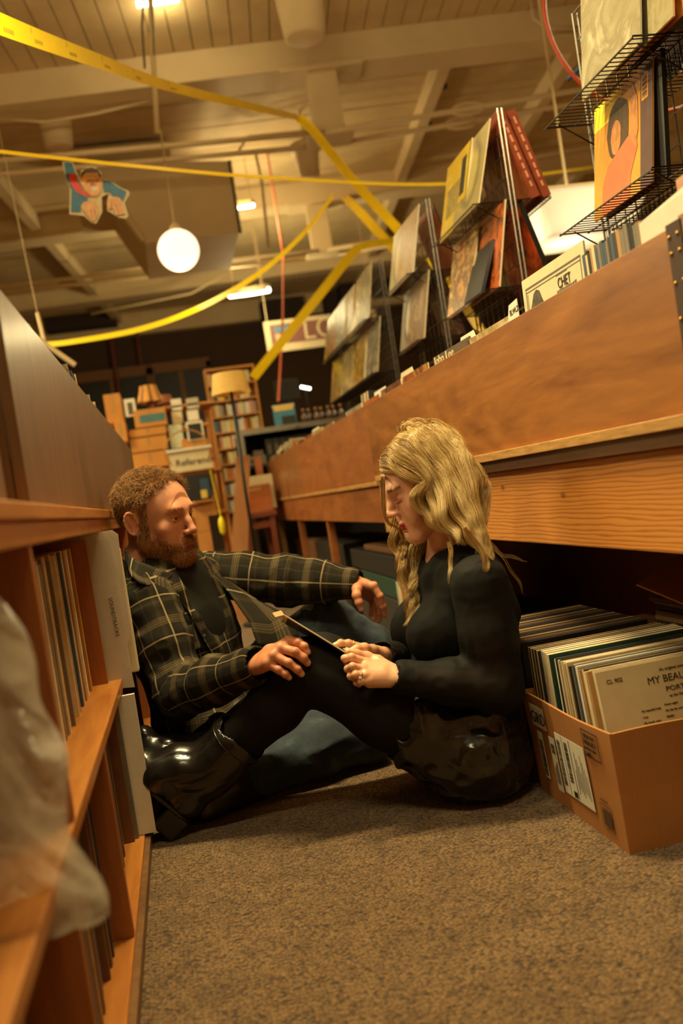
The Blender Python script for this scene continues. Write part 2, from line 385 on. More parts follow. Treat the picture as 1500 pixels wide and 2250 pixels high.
for z0, z1 in ((.032, .352), (.374, .712)):
    for y in (YA, YB - .015): box('end_panel', (XF - .42, y, z0), (XF - .001, y + .015, z1), M_SHELFV, ls)
rng = random.Random(11)
def spine_row(y0, y1, z, where, seed, palette, thmin=.006, thmax=.017, rec=.058, hmax=.313, lean=.04):
    r = random.Random(seed); y = y0; i = 0
    while y < y1 - thmax:
        th = r.choice([r.uniform(thmin, thmin * 1.6), r.uniform(thmin, thmax)]); c = r.choice(palette); h = hmax - r.choice([0, 0, .002, .005, .012])
        record(f'{c} record spine, {nth(i)} from the near end of {where}', (XF - rec - h / 2 - r.uniform(0, .018), y + th / 2, z), math.pi / 2, 0, spine(c), spine(c), th, h, 'record spines in the left shelf', roll=r.uniform(-lean, .01) * (1 if i % 6 == 0 else .2) * 0)
        y += th + r.uniform(.0006, .002); i += 1
P1 = ['tan', 'cream', 'tan', 'brown', 'grey', 'cream', 'ochre', 'charcoal', 'tan', 'slate blue', 'brown']
spine_row(1.162, 1.38, .374, "the upper left bay", 21, P1)
record('thick black record binder in the upper left-shelf bay beside tan spines', (XF - .205, 1.425, .374), math.pi / 2, 0, spine('black'), spine('black'), .075, .29)
spine_row(1.468, 2.09, .374, "the upper bay beyond the binder", 22, ['cream', 'tan', 'cream', 'white', 'tan', 'grey', 'slate blue', 'ochre'])
spine_row(.78, 1.02, .032, "the lower bay below the bag", 25, ['grey', 'charcoal', 'grey', 'slate blue', 'brown'])
spine_row(1.084, 1.56, .032, "the second lower bay", 23, ['black', 'charcoal', 'tan', 'grey', 'slate blue', 'charcoal', 'brown'], rec=.028)
spine_row(1.60, 2.02, .032, "the third lower bay", 24, ['charcoal', 'tan', 'slate blue', 'grey', 'brown', 'cream'], rec=.034)
def sheet(name, label, cat, pts, mat, th=.0012, ext=(0, 1, 0), kids=()):
    mb = MB(); mb.prism(pts, Vector(ext) * th); return tag(mb.build(name, mat), label, cat)
# frosted divider lettered along its edge, standing proud of the shelf
Y = 2.128
tag(box('divider_board', (-.5, 2.100, .3745), (-.204, 2.110, .70), M_SHELFV), 'brown divider board just before the frosted lettered sleeve', 'divider')
so = thing('divider_sleeve', 'frosted plastic divider sleeve lettered soundtracks, standing proud of the left shelf', 'divider', (-.2, Y, .375))
mb = MB(); mb.prism([(-.47, Y, .375), (-.200, Y, .355), (-.150, Y, .350), (-.154, Y, .44), (-.142, Y, .47), (-.133, Y, .70), (-.145, Y, .712), (-.47, Y, .712)], (0, .0025, 0)); mb.build('plastic_sleeve', M_SLEEVE, so)
mb = MB(); mb.box((-.46, Y + .003, .385), (-.152, Y + .006, .695)); mb.build('card_insert', M_WHITE, so)
q_ = at(238, 1314, Y=Y); text('SOUNDTRACKS', (q_.x, Y - .0006, q_.z), (.03, 0, -1), (1, 0, .03), .0125, M_GREYINK, so)
MB().bevbox((-.47, 2.172, .376), (-.137, 2.202, .668), .004).build('box_set', M_CREAM)
tag(bpy.data.objects['box_set'], 'cream box set behind the frosted divider sleeve', 'box set')
record('white record sleeve standing proud at the end of the lower left shelf', (-.306, 2.078, .033), math.pi / 2, 0, M_WHITE, M_WHITE, .012, .312)
record('grey plastic-covered record beside the white sleeve in the lower left shelf', (-.343, 2.062, .033), math.pi / 2, 0, spine('grey'), spine('grey'), .012, .312)
record('tall brown record sleeve against the lower left-shelf upright', (-.352, 2.044, .033), math.pi / 2, 0, spine('brown'), spine('brown'), .01, .313)
# crumpled clear bag hanging out of the shelf near the camera
from mathutils import noise as _mn
def bag():
    nx, nz = 64, 96; vs = []; fs = []; r = random.Random(3)
    ph = [(r.uniform(3, 14), r.uniform(4, 16), r.uniform(0, 6.3)) for _ in range(9)]
    for k in range(nz + 1):
        v = k / nz; z = .335 + .345 * v
        xr = -.128 - .010 * v - .034 * max(0, v - .5) * 2.2 - .012 * math.exp(-((v - .42) / .2) ** 2) + .006 * math.sin(v * 17)
        for i in range(nx + 1):
            u = i / nx; x = -.50 + (xr + .50) * u
            rg = lambda f, o: 1 - 2 * abs(_mn.noise(Vector((u * f + .35 * v * f, v * f * .38 + o, o))))
            d = .024 * _mn.noise(Vector((u * 2.2, v * 2.2, 1))) + .026 * rg(5, 3) + .013 * rg(11, 7) + .006 * rg(23, 9) - .02
            vs.append((x, .905 + d + .03 * (1 - v), z + .012 * (1 - u) * (1 - v) - (.012 * math.sin(u * 9) if k == 0 else 0)))
    for k in range(nz):
        for i in range(nx): fs.append((k * (nx + 1) + i, k * (nx + 1) + i + 1, (k + 1) * (nx + 1) + i + 1, (k + 1) * (nx + 1) + i))
    mb = MB(); mb.add(vs, fs); o = mb.build('polythene_bag', M_POLY, smooth=True)
    m = o.modifiers.new('thick', 'SOLIDIFY'); m.thickness = .0008
    return tag(o, 'crumpled clear polythene record bag hanging out of the near left shelf', 'plastic bag')
bag()
# ------------------------------------------------------------------ left record bin on top of the shelf
lb = thing('record_bin', 'dark walnut record bin standing on the left shelf behind the man', 'bin', (-.19, 2.8, .764))
def slant_panel(y0, y1, z0, z1, mat, parent, name):
    xa = lambda y: -.192 + (y - 1.3) * .010
    mb = MB(); mb.hexa([(xa(y0) - .016, y0, z0), (xa(y0), y0, z0), (xa(y1), y1, z0), (xa(y1) - .016, y1, z0), (xa(y0) - .016, y0, z1), (xa(y0), y0, z1), (xa(y1), y1, z1), (xa(y1) - .016, y1, z1)])
    return mb.build(name, mat, parent)
slant_panel(1.315, 4.6, .765, 1.075, M_WALNUT, lb, 'front_panel')
box('end_panel', (-.55, 4.585, .765), (-.178, 4.6, 1.07), M_WALNUT, lb); box('end_panel', (-.55, 1.315, .765), (-.21, 1.33, 1.07), M_WALNUT, lb)
box('back_panel', (-.565, 1.315, .765), (-.55, 4.6, 1.07), M_WALNUT, lb); box('bin_floor', (-.55, 1.33, .765), (-.21, 4.585, .838), M_WALNUT, lb)
lb2 = thing('record_bin', 'nearest dark walnut record bin at the left edge, across a black gap', 'bin', (-.2, .8, .764))
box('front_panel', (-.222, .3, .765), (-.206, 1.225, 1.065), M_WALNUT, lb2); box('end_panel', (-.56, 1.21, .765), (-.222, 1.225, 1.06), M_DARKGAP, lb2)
box('bin_floor', (-.56, .3, .765), (-.222, 1.21, .775), M_WALNUT, lb2); box('back_panel', (-.575, .3, .765), (-.56, 1.225, 1.06), M_WALNUT, lb2)
cv = [art('cover_dusty', [(150, 128, 92), (70, 58, 44), (196, 176, 132)], 'blend', 1), art('cover_gold', [(212, 172, 92), (150, 108, 56), (236, 212, 150)], 'blend', 2)]
for i, (y, c, e, z, nm) in enumerate([(2.50, cv[0], 'charcoal', .842, 'worn grey'), (2.60, spine('black'), 'black', .84, 'glossy black'), (2.66, spine('black'), 'charcoal', .842, 'black charcoal-edged'), (2.70, cv[1], 'cream', .845, 'gold patterned'), (3.12, cv[0], 'white', .842, 'pale white-edged'), (3.34, cv[1], 'cream', .845, 'yellowed far')]):
    record(f'{nm} record sleeve rising above the walnut bin on the left', (-.357, y, z), math.pi / 2, 0, c, spine(e), .012, .314, 'records above the walnut bin', roll=-.05)
# ------------------------------------------------------------------ right record bins
XP = .80
rb = thing('record_bin', 'long double-sided varnished plywood record bin along the right of the aisle', 'bin', (1.35, 4.3, .53))
def ply(y0, y1, mat, z1=1.04, z0=.757): box('front_panel', (XP, y0 + .001, z0), (XP + .018, y1 - .001, z1), mat, rb, .0015)
ply(1.272, 3.555, M_PLY); ply(3.555, 5.63, M_PLY2, 1.042, .735); ply(5.63, 7.52, wood('third_plywood', (112, 66, 30), (166, 108, 56), 1, 60, seed=8, fig=.4), 1.046, .735)
ply(.35, 1.25, wood('near_plywood', (120, 66, 26), (172, 106, 48), 1, 60, seed=9), 1.05)
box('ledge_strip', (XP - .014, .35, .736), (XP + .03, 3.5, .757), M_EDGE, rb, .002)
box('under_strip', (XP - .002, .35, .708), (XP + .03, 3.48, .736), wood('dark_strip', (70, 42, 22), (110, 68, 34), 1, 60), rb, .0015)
box('ledge_strip', (XP - .004, 3.555, .718), (XP + .03, 7.52, .735), M_EDGE, rb, .002)
M_LUMBER = wood('knotty_lumber', (150, 88, 36), (196, 130, 62), axis=1, fine=34, flow=2.6, rough=.45, coat=.15, warp=1.3, fig=.55, seed=6)
def m_lumber():
    t = NT('ringed_lumber'); v = t.coord(scale=(1, .10, 1)); d, l = lin((176, 108, 48)), lin((208, 138, 66))
    wv = t.n('ShaderNodeTexWave', wave_type='BANDS', bands_direction='Z'); wv.inputs['Scale'].default_value = 34; wv.inputs['Distortion'].default_value = 9; wv.inputs['Detail'].default_value = 3; wv.inputs['Detail Scale'].default_value = .8
    t.l(v, wv.inputs['Vector'])
    c = t.ramp(wv.outputs[0], [(0, d), (.35, l), (1, tuple(x * 1.08 for x in l))])
    k = t.n('ShaderNodeTexVoronoi'); k.inputs['Scale'].default_value = 5.0; t.l(t.coord(scale=(0, .8, 1.6)), k.inputs['Vector'])
    kn = t.ramp(k.outputs['Distance'], [(.03, (1, 1, 1)), (.075, (0, 0, 0))])
    sz = t.n('ShaderNodeSeparateXYZ'); t.l(t.coord(), sz.inputs[0]); lo = t.ramp(sz.outputs[2], [(.56, (1, 1, 1)), (.66, (.12, .12, .12))]); c = t.mix(lo, lin((188, 118, 54)), c)
    t.col(t.mix(.6, c, t.mix(kn, c, lin((70, 36, 14))))); t.set(Roughness=.45, Coat_Weight=.2, Coat_Roughness=.25)
    t.bump(wv.outputs[0], .08, .001); return t.m
M_LUMBER2 = m_lumber()
box('apron_board', (XP + .018, .35, .527), (XP + .056, 3.46, .708), M_LUMBER2, rb, .004)
box('apron_board', (XP + .012, 3.47, .566), (XP + .05, 7.52, .718), M_PLY2, rb, .003)
box('apron_post', (XP + .006, 3.44, .53), (XP + .03, 3.53, .735), M_EDGE, rb, .002)
box('bin_floor', (XP + .018, .35, .735), (1.885, 7.5, .757), M_PLY2, rb)
box('front_panel', (1.885, .35, .735), (1.9, 7.52, 1.04), M_PLY2, rb); box('end_panel', (XP + .018, 7.5, .757), (1.885, 7.52, 1.045), M_PLY2, rb)
box('under_light_block', (1.80, .35, 0), (1.815, 7.5, .735), M_CARDD, rb); box('center_board', (1.34, .35, .757), (1.36, 7.5, 1.0), M_PLY2, rb)  # lower board is added to keep light out from under the bin
for y, m in ((3.44, M_LUMBER), (5.0, M_PLY2), (6.2, M_PLY2), (7.46, M_EDGE)):
    box('post', (XP + .018, y, 0), (XP + .058, y + .05, .56), m, rb, .002); box('post', (1.84, y, 0), (1.88, y + .05, .56), m, rb, .002)
box('post', (XP + .06, 1.0, 0), (XP + .1, 1.05, .56), M_LUMBER, rb); box('post', (1.84, 1.0, 0), (1.88, 1.05, .56), M_LUMBER, rb)
# metal strap with studs over the panel joint by the camera
st = box('joint_strap', (XP - .002, 1.243, .757), (XP + .001, 1.282, 1.045), plain('dark_leather_strap', (62, 36, 20), .6), rb)
for z in (.78, .84, .90, .955, 1.0, 1.025):
    for y in (1.252, 1.275):
        MB().lathe([(.004, 0), (.003, .002), (.0005, .003)], (XP - .002, y, z), 8, Matrix.Rotation(-math.pi / 2, 4, 'Y')).build('stud', plain('brass_stud', (190, 140, 60), .35, .8), st, True)
# front records, tabs and cards that show above the right bin
c_chet = M_CREAM
ch = thing('record_sleeve', 'cream record sleeve with dark frame and grey portrait leaning in the right bin', 'record', (.84, 1.79, .79))
Mx = Matrix.Translation((.835, 1.793, .811)) @ Matrix.Rotation(.03, 4, 'Y')
def face(mb, y0, y1, z0, z1, off=.0004, x=-.002): return mb.box((x - off, y0, z0), (x, y1, z1), Mx)
MB().box((-.002, -.157, 0), (.002, .157, .314), Mx).build('sleeve', M_CREAM, ch)
mb = MB()
for a, b, c, d in ((-.14, .14, .288, .292), (-.14, .14, .281, .283), (-.14, -.137, .02, .29), (.137, .14, .02, .29)): face(mb, a, b, c, d)
mb.build('printed_frame', M_GREYINK, ch)
mb = MB(); pr = [(.120, .2), (.118, .245), (.108, .258), (.098, .272), (.082, .278), (.066, .272), (.058, .256), (.044, .236), (.03, .2)]
mb.prism([Mx @ Vector((-.0024, y, z)) for y, z in pr], Mx.to_3x3() @ Vector((-.0004, 0, 0))); mb.build('printed_portrait', plain('portrait_grey', (74, 66, 56), .7, var=.5, scale=60), ch)
mb = MB(); face(mb, .128, .137, .2, .278); face(mb, .02, .128, .2, .205); mb.build('printed_tint', plain('print_tint', (150, 136, 110), .7), ch)
text('CHET', Mx @ Vector((-.0026, -.028, .252)), (0, -1, 0), (0, 0, 1), .030, M_INK, ch, sx=.82)
for k, (yy, zz, ww) in enumerate(((-.022, .2785, .055), (-.020, .243, .095))):
    mb = MB()
    for q in range(9): face(mb, yy - ww * (q + .8) / 9, yy - ww * q / 9, zz, zz + (.003 if k == 0 else .006 + .001 * (q % 3)))
    mb.build('small_print', M_GREYINK, ch)
r = random.Random(6); y = 1.622; i = 0
while y > 1.40:
    th = r.uniform(.006, .013); c = r.choice(['cream', 'slate blue', 'black', 'charcoal', 'grey', 'black', 'cream', 'tan', 'grey'])
    record(f'{c} record spine, {nth(i)} from the cream portrait sleeve in the right bin', (.985, y - th / 2, .775 + r.uniform(0, .012)), math.pi / 2, 0, spine(c), spine(c), th, .312, 'upright spines in the right bin'); y -= th + .001; i += 1
sheet('card_sheet', 'plain white card sheet at the near end of the right bin', 'card', [(.825, 1.40, .79), (.825, 1.40, 1.083), (.827, 1.26, 1.098), (.829, .95, 1.105), (.829, .95, .79)], M_WHITE, .004, (1, 0, 0))
sheet('wood_divider', 'orange wooden divider behind the white card sheet', 'divider', [(.845, 1.31, .8), (.845, 1.31, 1.122), (.845, .95, 1.135), (.845, .95, .8)], M_SHELF, .012, (1, 0, 0))
tb = thing('tab_card', 'white index tab card with handwriting beside the cream portrait sleeve', 'index card', (.83, 1.98, .78))
mb = MB(); mb.prism([(.826, 2.10, .78), (.826, 2.10, 1.052), (.826, 2.02, 1.056), (.826, 2.005, 1.085), (.826, 1.953, 1.09), (.826, 1.95, .78)], (.0015, 0, 0)); mb.build('card', M_WHITE, tb)
text('ELWLZ', (.8255, 2.003, 1.06), (0, -1, .05), (0, 0, 1), .017, M_INK, tb, 'handwriting')
jc = thing('record_sleeve', 'dark sleeve with cream script lettering rising at the right bin edge', 'record', (.83, 2.46, .76))
MB().box((.826, 2.30, .77), (.83, 2.64, 1.072)).build('sleeve', plain('umber_sleeve', (92, 74, 52), .5), jc)
text('John Lee', (.8256, 2.632, 1.046), (0, -1, 0), (0, 0, 1), .036, M_CREAM, jc, sx=1.5)
COVERS = [art('cover_rust', [(178, 90, 44), (96, 48, 28), (214, 160, 92)], 'blend', 3), art('cover_olive', [(150, 140, 84), (90, 84, 52), (206, 196, 140)], 'blend', 4), art('cover_grey', [(150, 142, 126), (92, 86, 78), (206, 200, 186)], 'portrait', 1),
          art('cover_plum', [(120, 62, 62), (60, 32, 34), (198, 150, 120)], 'blend', 6), art('cover_sand', [(206, 184, 132), (158, 132, 84), (230, 216, 176)], 'blend', 7), art('cover_night', [(40, 38, 40), (84, 78, 74), (24, 22, 22)], 'portrait', 0), art('cover_ember', [(60, 40, 28), (190, 96, 40), (30, 22, 18)], 'blend', 9)]
names = ['rust', 'olive', 'grey', 'plum', 'sand', 'dark', 'ember-coloured']
for i, (y, z) in enumerate([(2.13, .742), (2.82, .752), (3.16, .75), (3.5, .745), (3.84, .752), (4.18, .757), (4.52, .75), (4.86, .76), (5.2, .757), (5.54, .76), (5.88, .757), (6.22, .764), (6.56, .77), (6.9, .76), (7.2, .764)]):
    k = (i * 3 + 4) % 7
    record(f'{names[k]} front record in the right bin, {nth(i)} pile down the aisle', (.828, y + .04, max(z, .758)), 0, .0, COVERS[k], M_CREAM, .004, .312 if i % 3 else .306, 'front records of the right bin')
for i, (y, w_, z, m) in enumerate([(2.27, .12, 1.062, M_WHITE), (2.9, .16, 1.068, M_CREAM), (3.3, .2, 1.06, M_WHITE), (4.9, .25, 1.065, M_WHITE), (6.7, .3, 1.075, M_CREAM)]):
    sheet('tab_card', f'{["small white", "cream", "wide white", "long white", "far cream"][i]} blank index tab showing above the right bin', 'index card', [(.834 + .001 * i, y, .77), (.834 + .001 * i, y, z), (.834 + .001 * i, y + .015, z + .022), (.834 + .001 * i, y + w_, z + .022), (.834 + .001 * i, y + w_ + .015, z), (.834 + .001 * i, y + w_ + .015, .77)], m, .0015, (1, 0, 0))
r = random.Random(9); y = 3.66
for i in range(9):
    c = ['black', 'cream', 'tan', 'charcoal', 'white', 'grey', 'ochre', 'black', 'cream'][i]; th = r.uniform(.008, .016)
    record(f'{c} record spine, {nth(i)} in the tilted bunch past the plywood seam', (.99, y, .79), math.pi / 2, 0, spine(c), spine(c), th, .313, 'tilted spine bunch in the right bin', roll=.05); y += th + .006
y = 6.25
for i in range(12):
    c = ['tan', 'cream', 'charcoal', 'white', 'grey', 'cream'][i % 6]; th = r.uniform(.01, .02)
    record(f'{c} record spine, {nth(i)} at the far end of the right bin', (1.0, y, .80 + r.uniform(0, .02)), math.pi / 2, 0, spine(c), spine(c), th, .313, 'far spines of the right bin', roll=.04); y += th + .05
# ------------------------------------------------------------------ wire display racks
def ledge(mb, y0, y1, xg, side, z, depth=.15, n=22, t=.0016):
    """a tray of cross wires between an outer rail and the upright grid"""
    xo = xg - side * depth; xm = xg - side * depth * .42; xi = xg - side * .012
    for x, rr in ((xo, t * 1.5), (xm, t * 1.3), (xi, t * 1.3)): mb.tube([(x, y0, z), (x, y1, z)], rr, 4)
    mb.tube([(xo, y0, z + .004), (xi, y0, z + .004)], t * 1.5, 4); mb.tube([(xo, y1, z + .004), (xi, y1, z + .004)], t * 1.5, 4)
    for i in range(n):
        y = y0 + (y1 - y0) * (i + .5) / n
        mb.tube([(xo, y, z + .002), (xi, y, z + .002), (xi, y, z - .052)], t, 4)
    for y in (y0 + .03, y1 - .03): mb.tube([(xo + side * .03, y, z), (xi, y, z - .07)], t * 1.4, 4)
def rack(y0, y1, label, zt=1.98, zb=1.04, tiers=(1.65, 1.345), xg=1.345, sides=(1, -1)):
    t = thing('wire_rack', label, 'display rack', (xg, (y0 + y1) / 2, zb))
    for y in (y0, y1):
        mb = MB()
        for x in (xg - .008, xg + .008): mb.tube([(x, y, zb), (x, y, zt)], .0035, 5)
        for k in range(12): mb.tube([(xg - .008, y, zb + (zt - zb) * (k + .5) / 12), (xg + .008, y, zb + (zt - zb) * (k + .5) / 12)], .002, 4)
        mb.build('end_ladder', M_STEEL, t)
    mb = MB()
    n = max(3, round((y1 - y0) / .062))
    for i in range(1, n): mb.tube([(xg, y0 + (y1 - y0) * i / n, zb), (xg, y0 + (y1 - y0) * i / n, zt)], .0022, 4)
    k = round((zt - zb) / .078)
    for i in range(k + 1): mb.tube([(xg - .003, y0, zb + (zt - zb) * i / k), (xg - .003, y1, zb + (zt - zb) * i / k)], .0024, 4)
    mb.build('wire_grid', M_STEEL, t)
    for z in tiers:
        for s in sides:
            mb = MB(); ledge(mb, y0 + .01, y1 - .01, xg, s, z, n=round((y1 - y0) / .0235)); mb.build('wire_ledge', M_WIRE, t)
    return t
rack(1.93, 2.46, 'nearest black wire rack at top right, orange-yellow sleeve on its lower ledge')
rack(3.08, 3.61, 'black wire rack with yellow sleeve and two brown box sets on top')
rack(4.02, 4.48, 'middle black wire rack with pale plastic-covered sleeves on its upper ledge')
rack(5.0, 6.5, 'long farthest black wire rack crowded with sleeves on both ledges')
LE = R(14)
def on_ledge(label, y, z, cover, edge=None, th=.004, side=1, dx=.09, lean=LE, h=.312, name='record_sleeve', cat='record', cover_bag=True, grp=None):
    o = record(label, (1.345 - side * dx, y, z + .004), 0, side * lean, cover, edge or M_CREAM, th, h, grp, name, cat); return o
# nearest rack, lower ledge: figure sleeve built as flat print
A1 = plain('sleeve_gold', (196, 134, 52), .35, var=.25, scale=9, coat=.5)
pf = thing('record_sleeve', 'orange-yellow record sleeve printed with a dark-haired figure on the nearest rack', 'record', (1.255, 2.22, 1.35))
Mx = Matrix.Translation((1.262, 2.206, 1.35)) @ Matrix.Rotation(R(9), 4, 'Y')
MB().box((-.002, -.157, 0), (.002, .157, .312), Mx).build('sleeve', A1, pf)
def blob(mb, cy, cz, ry, rz, off, n=22, a0=0): mb.prism([Mx @ Vector((-.002 - off, cy + ry * math.cos(2 * math.pi * k / n) * (1 + .06 * math.sin(5 * k)), cz + rz * math.sin(2 * math.pi * k / n))) for k in range(n)], Mx.to_3x3() @ Vector((-.0003, 0, 0)))
mb = MB(); mb.box((-.0024, .0, .245), (-.002, .157, .312), Mx); mb.build('printed_sky', plain('print_yellow', (240, 206, 60), .35, var=.2, scale=14, coat=.5), pf)
mb = MB(); blob(mb, .02, .205, .062, .078, .0006); mb.build('printed_hair', plain('print_brown', (66, 44, 26), .5, var=.3, scale=80, coat=.4), pf)
mb = MB(); blob(mb, .03, .185, .028, .045, .0010); mb.prism([Mx @ Vector((-.0032, y, z)) for y, z in ((-.075, .12), (-.05, .15), (-.052, .235), (-.04, .285), (-.062, .288), (-.085, .24), (-.088, .16))], Mx.to_3x3() @ Vector((-.0003, 0, 0))); mb.build('printed_skin', plain('print_skin', (176, 116, 66), .4, var=.25, scale=50, coat=.4), pf)
mb = MB(); mb.prism([Mx @ Vector((-.0028, y, z)) for y, z in ((.11, 0.0), (.105, .08), (.075, .125), (.03, .14), (-.03, .16), (-.07, .17), (-.085, .12), (-.05, .06), (-.045, 0))], Mx.to_3x3() @ Vector((-.0003, 0, 0))); mb.build('printed_shirt', plain('print_coral', (206, 100, 64), .4, var=.15, scale=20, coat=.4), pf)
mb = MB(); mb.box((-.0024, -.157, 0), (-.002, -.098, .312), Mx); mb.build('printed_band', plain('print_aubergine', (74, 50, 48), .4, coat=.4), pf)
mb = MB(); mb.box((-.0028, -.135, .22), (-.0024, -.105, .285), Mx); mb.build('printed_patch', plain('print_amber', (226, 150, 60), .4, coat=.4), pf)
mb = MB()
for k in range(14): mb.box((-.0032, -.132, .225 + k * .004), (-.0028, -.108, .2265 + k * .004 + .0008 * (k % 3)), Mx)
mb.build('barcode', M_INK, pf)
on_ledge('black-edged record sleeve behind the near edge of the orange-yellow sleeve', 2.18, 1.347, COVERS[5], M_BLACK, .012, dx=.055, lean=R(6))
M_CLEAR = m_poly('sleeve_film', alpha=.62, rough=.12)
on_ledge('large white sleeve with raised rings in clear film on the nearest rack top', 2.135, 1.652, art('cover_silver', [(150, 142, 116), (128, 120, 94), (176, 168, 144)], 'blend', 12, 1.0), M_WHITE, .005, dx=.105, lean=R(8))
on_ledge('silver-grey sleeve overlapping the white sleeve on the nearest rack top', 2.025, 1.654, art('cover_silver2', [(122, 112, 82), (146, 136, 104), (104, 94, 68)], 'blend', 14, 1.0), M_WHITE, .005, dx=.085, lean=R(7))
on_ledge('orange record sleeve at the near end of the nearest rack top', 1.955, 1.652, art('cover_orange', [(206, 90, 36), (222, 140, 54), (166, 64, 28)], 'blend', 15, .8), M_BLACK, .02, dx=.055, lean=R(5))
on_ledge('dark red sleeve on the back ledge of the nearest rack top', 2.05, 1.652, art('cover_red', [(120, 24, 20), (70, 16, 14), (24, 16, 15)], 'blend', 16), M_BLACK, .006, side=-1, dx=.09)
# second rack
ye = art('cover_yellow', [(206, 176, 44), (192, 160, 38), (216, 190, 76)], 'blend', 17, .8)
yl = on_ledge('yellow record sleeve with dark label panel on the second rack top', 3.43, 1.652, ye, M_CREAM, .006, dx=.118, lean=R(15))
def stick(o, name, y0, y1, z0, z1, mat, off=.0006):
    b = MB(); b.box((-.003 - off, y0, z0), (-.003, y1, z1)); me = b.build(name, mat); me.parent = o; return me
stick(yl, 'label_panel', -.11, -.055, .12, .27, M_BLACK); stick(yl, 'printed_figure', -.05, .11, .08, .2, plain('print_olive', (132, 112, 50), .5, var=.4, scale=40)); stick(yl, 'spine_line', -.148, -.142, 0, .312, M_INK)
on_ledge('grey photographic sleeve beside the yellow sleeve on the second rack top', 3.255, 1.652, art('cover_mist', [(150, 138, 92), (116, 104, 70), (178, 164, 104)], 'portrait', 1, .8), M_CREAM, .005, dx=.122, lean=R(17))
bm_ = art('box_brown', [(116, 52, 34), (150, 74, 44), (90, 38, 28)], 'blend', 18, .4)
for k, (dx, y) in enumerate(((.055, 3.245), (.10, 3.25))):
    o = on_ledge(f'{["inner", "outer"][k]} reddish-brown box set leaning on the back of the second rack', y, 1.652, bm_, plain('box_spine_brown', (134, 62, 42), .5, var=.2), .03, side=-1, dx=dx + .035, lean=R(16), h=.33, name='box_set', cat='box set')
    b = MB()
    for q in range(8): b.box((-.004, -.1655, .04 + q * .034), (.004, -.165, .06 + q * .034 + .006 * (q % 2)))
    z_ = b.build('spine_lettering', plain('spine_pink', (206, 140, 110), .6)); z_.parent = o
on_ledge('ornate orange and cream sleeve on the second rack lower ledge', 3.48, 1.347, art('cover_ornate', [(150, 66, 44), (214, 160, 92), (98, 70, 50), (228, 194, 128)], 'blend', 19, .7), M_CREAM, .006, dx=.12, lean=R(14))
on_ledge('dark orange-lit group photograph sleeve on the second rack lower ledge', 3.23, 1.347, COVERS[6], M_CREAM, .006, dx=.10, lean=R(13))
on_ledge('small glossy black sleeve propped in front of the group photograph sleeve', 3.25, 1.349, M_BLACK, plain('blue_black', (44, 52, 62), .2, coat=1), .012, dx=.138, lean=R(22), h=.20)
on_ledge('black sleeve with orange lines on the back of the second rack lower ledge', 3.25, 1.347, art('cover_lines', [(24, 20, 18), (200, 80, 30), (20, 16, 15)], 'blend', 21), M_BLACK, .02, side=-1, dx=.11, lean=R(15))
# third rack
on_ledge('pale pink sleeve with glare line on the third rack top', 4.17, 1.652, art('cover_pale', [(176, 146, 110), (200, 174, 142), (150, 122, 90)], 'blend', 22, 1), M_WHITE, .006, dx=.12, lean=R(14))
on_ledge('pale olive sleeve behind the glare line on the third rack top', 4.34, 1.652, art('cover_pale2', [(190, 176, 130), (150, 138, 96), (214, 200, 160)], 'portrait', 0, .8), M_WHITE, .006, dx=.118, lean=R(14))
on_ledge('brown sleeve on the back of the third rack top', 4.17, 1.652, bm_, M_BLACK, .006, side=-1, dx=.10, lean=R(15))
on_ledge('brown photographic sleeve with a yellow mark on the third rack lower ledge', 4.16, 1.347, art('cover_umber', [(150, 112, 74), (110, 84, 58), (184, 150, 104)], 'blend', 24, .6), M_CREAM, .006, dx=.118, lean=R(13))
on_ledge('grey-brown sleeve under the yellow-marked sleeve on the third rack', 4.33, 1.347, COVERS[2], M_CREAM, .006, dx=.11, lean=R(13))
on_ledge('plum sleeve on the back of the third rack lower ledge', 4.2, 1.347, COVERS[3], M_BLACK, .006, side=-1, dx=.10, lean=R(14))
# long far rack
r = random.Random(31)
hue = [('olive', (166, 150, 84)), ('sand', (200, 180, 130)), ('gold', (208, 168, 84)), ('pale grey', (176, 168, 150)), ('rose', (196, 140, 110)), ('white', (214, 206, 186)), ('mustard', (190, 158, 60))]
for tier, z in ((0, 1.652), (1, 1.347)):
    for k in range(11):
        nm, cc = hue[(k * 2 + tier * 3) % 7]; y = 5.13 + k * .128
        a_ = art(f'cover_far_{tier}_{k}', [cc, tuple(int(q * .62) for q in cc), tuple(min(250, int(q * 1.2)) for q in cc)], 'blend', 40 + k + 20 * tier, .9)
        on_ledge(f'{nm} sleeve, {nth(k)} from the near end of the far rack {"lower" if tier else "upper"} ledge', y, z, a_, M_CREAM, .005, dx=.118 - .003 * (k % 3), lean=R(13 + r.uniform(-2, 2)), grp='sleeves on the far wire rack')
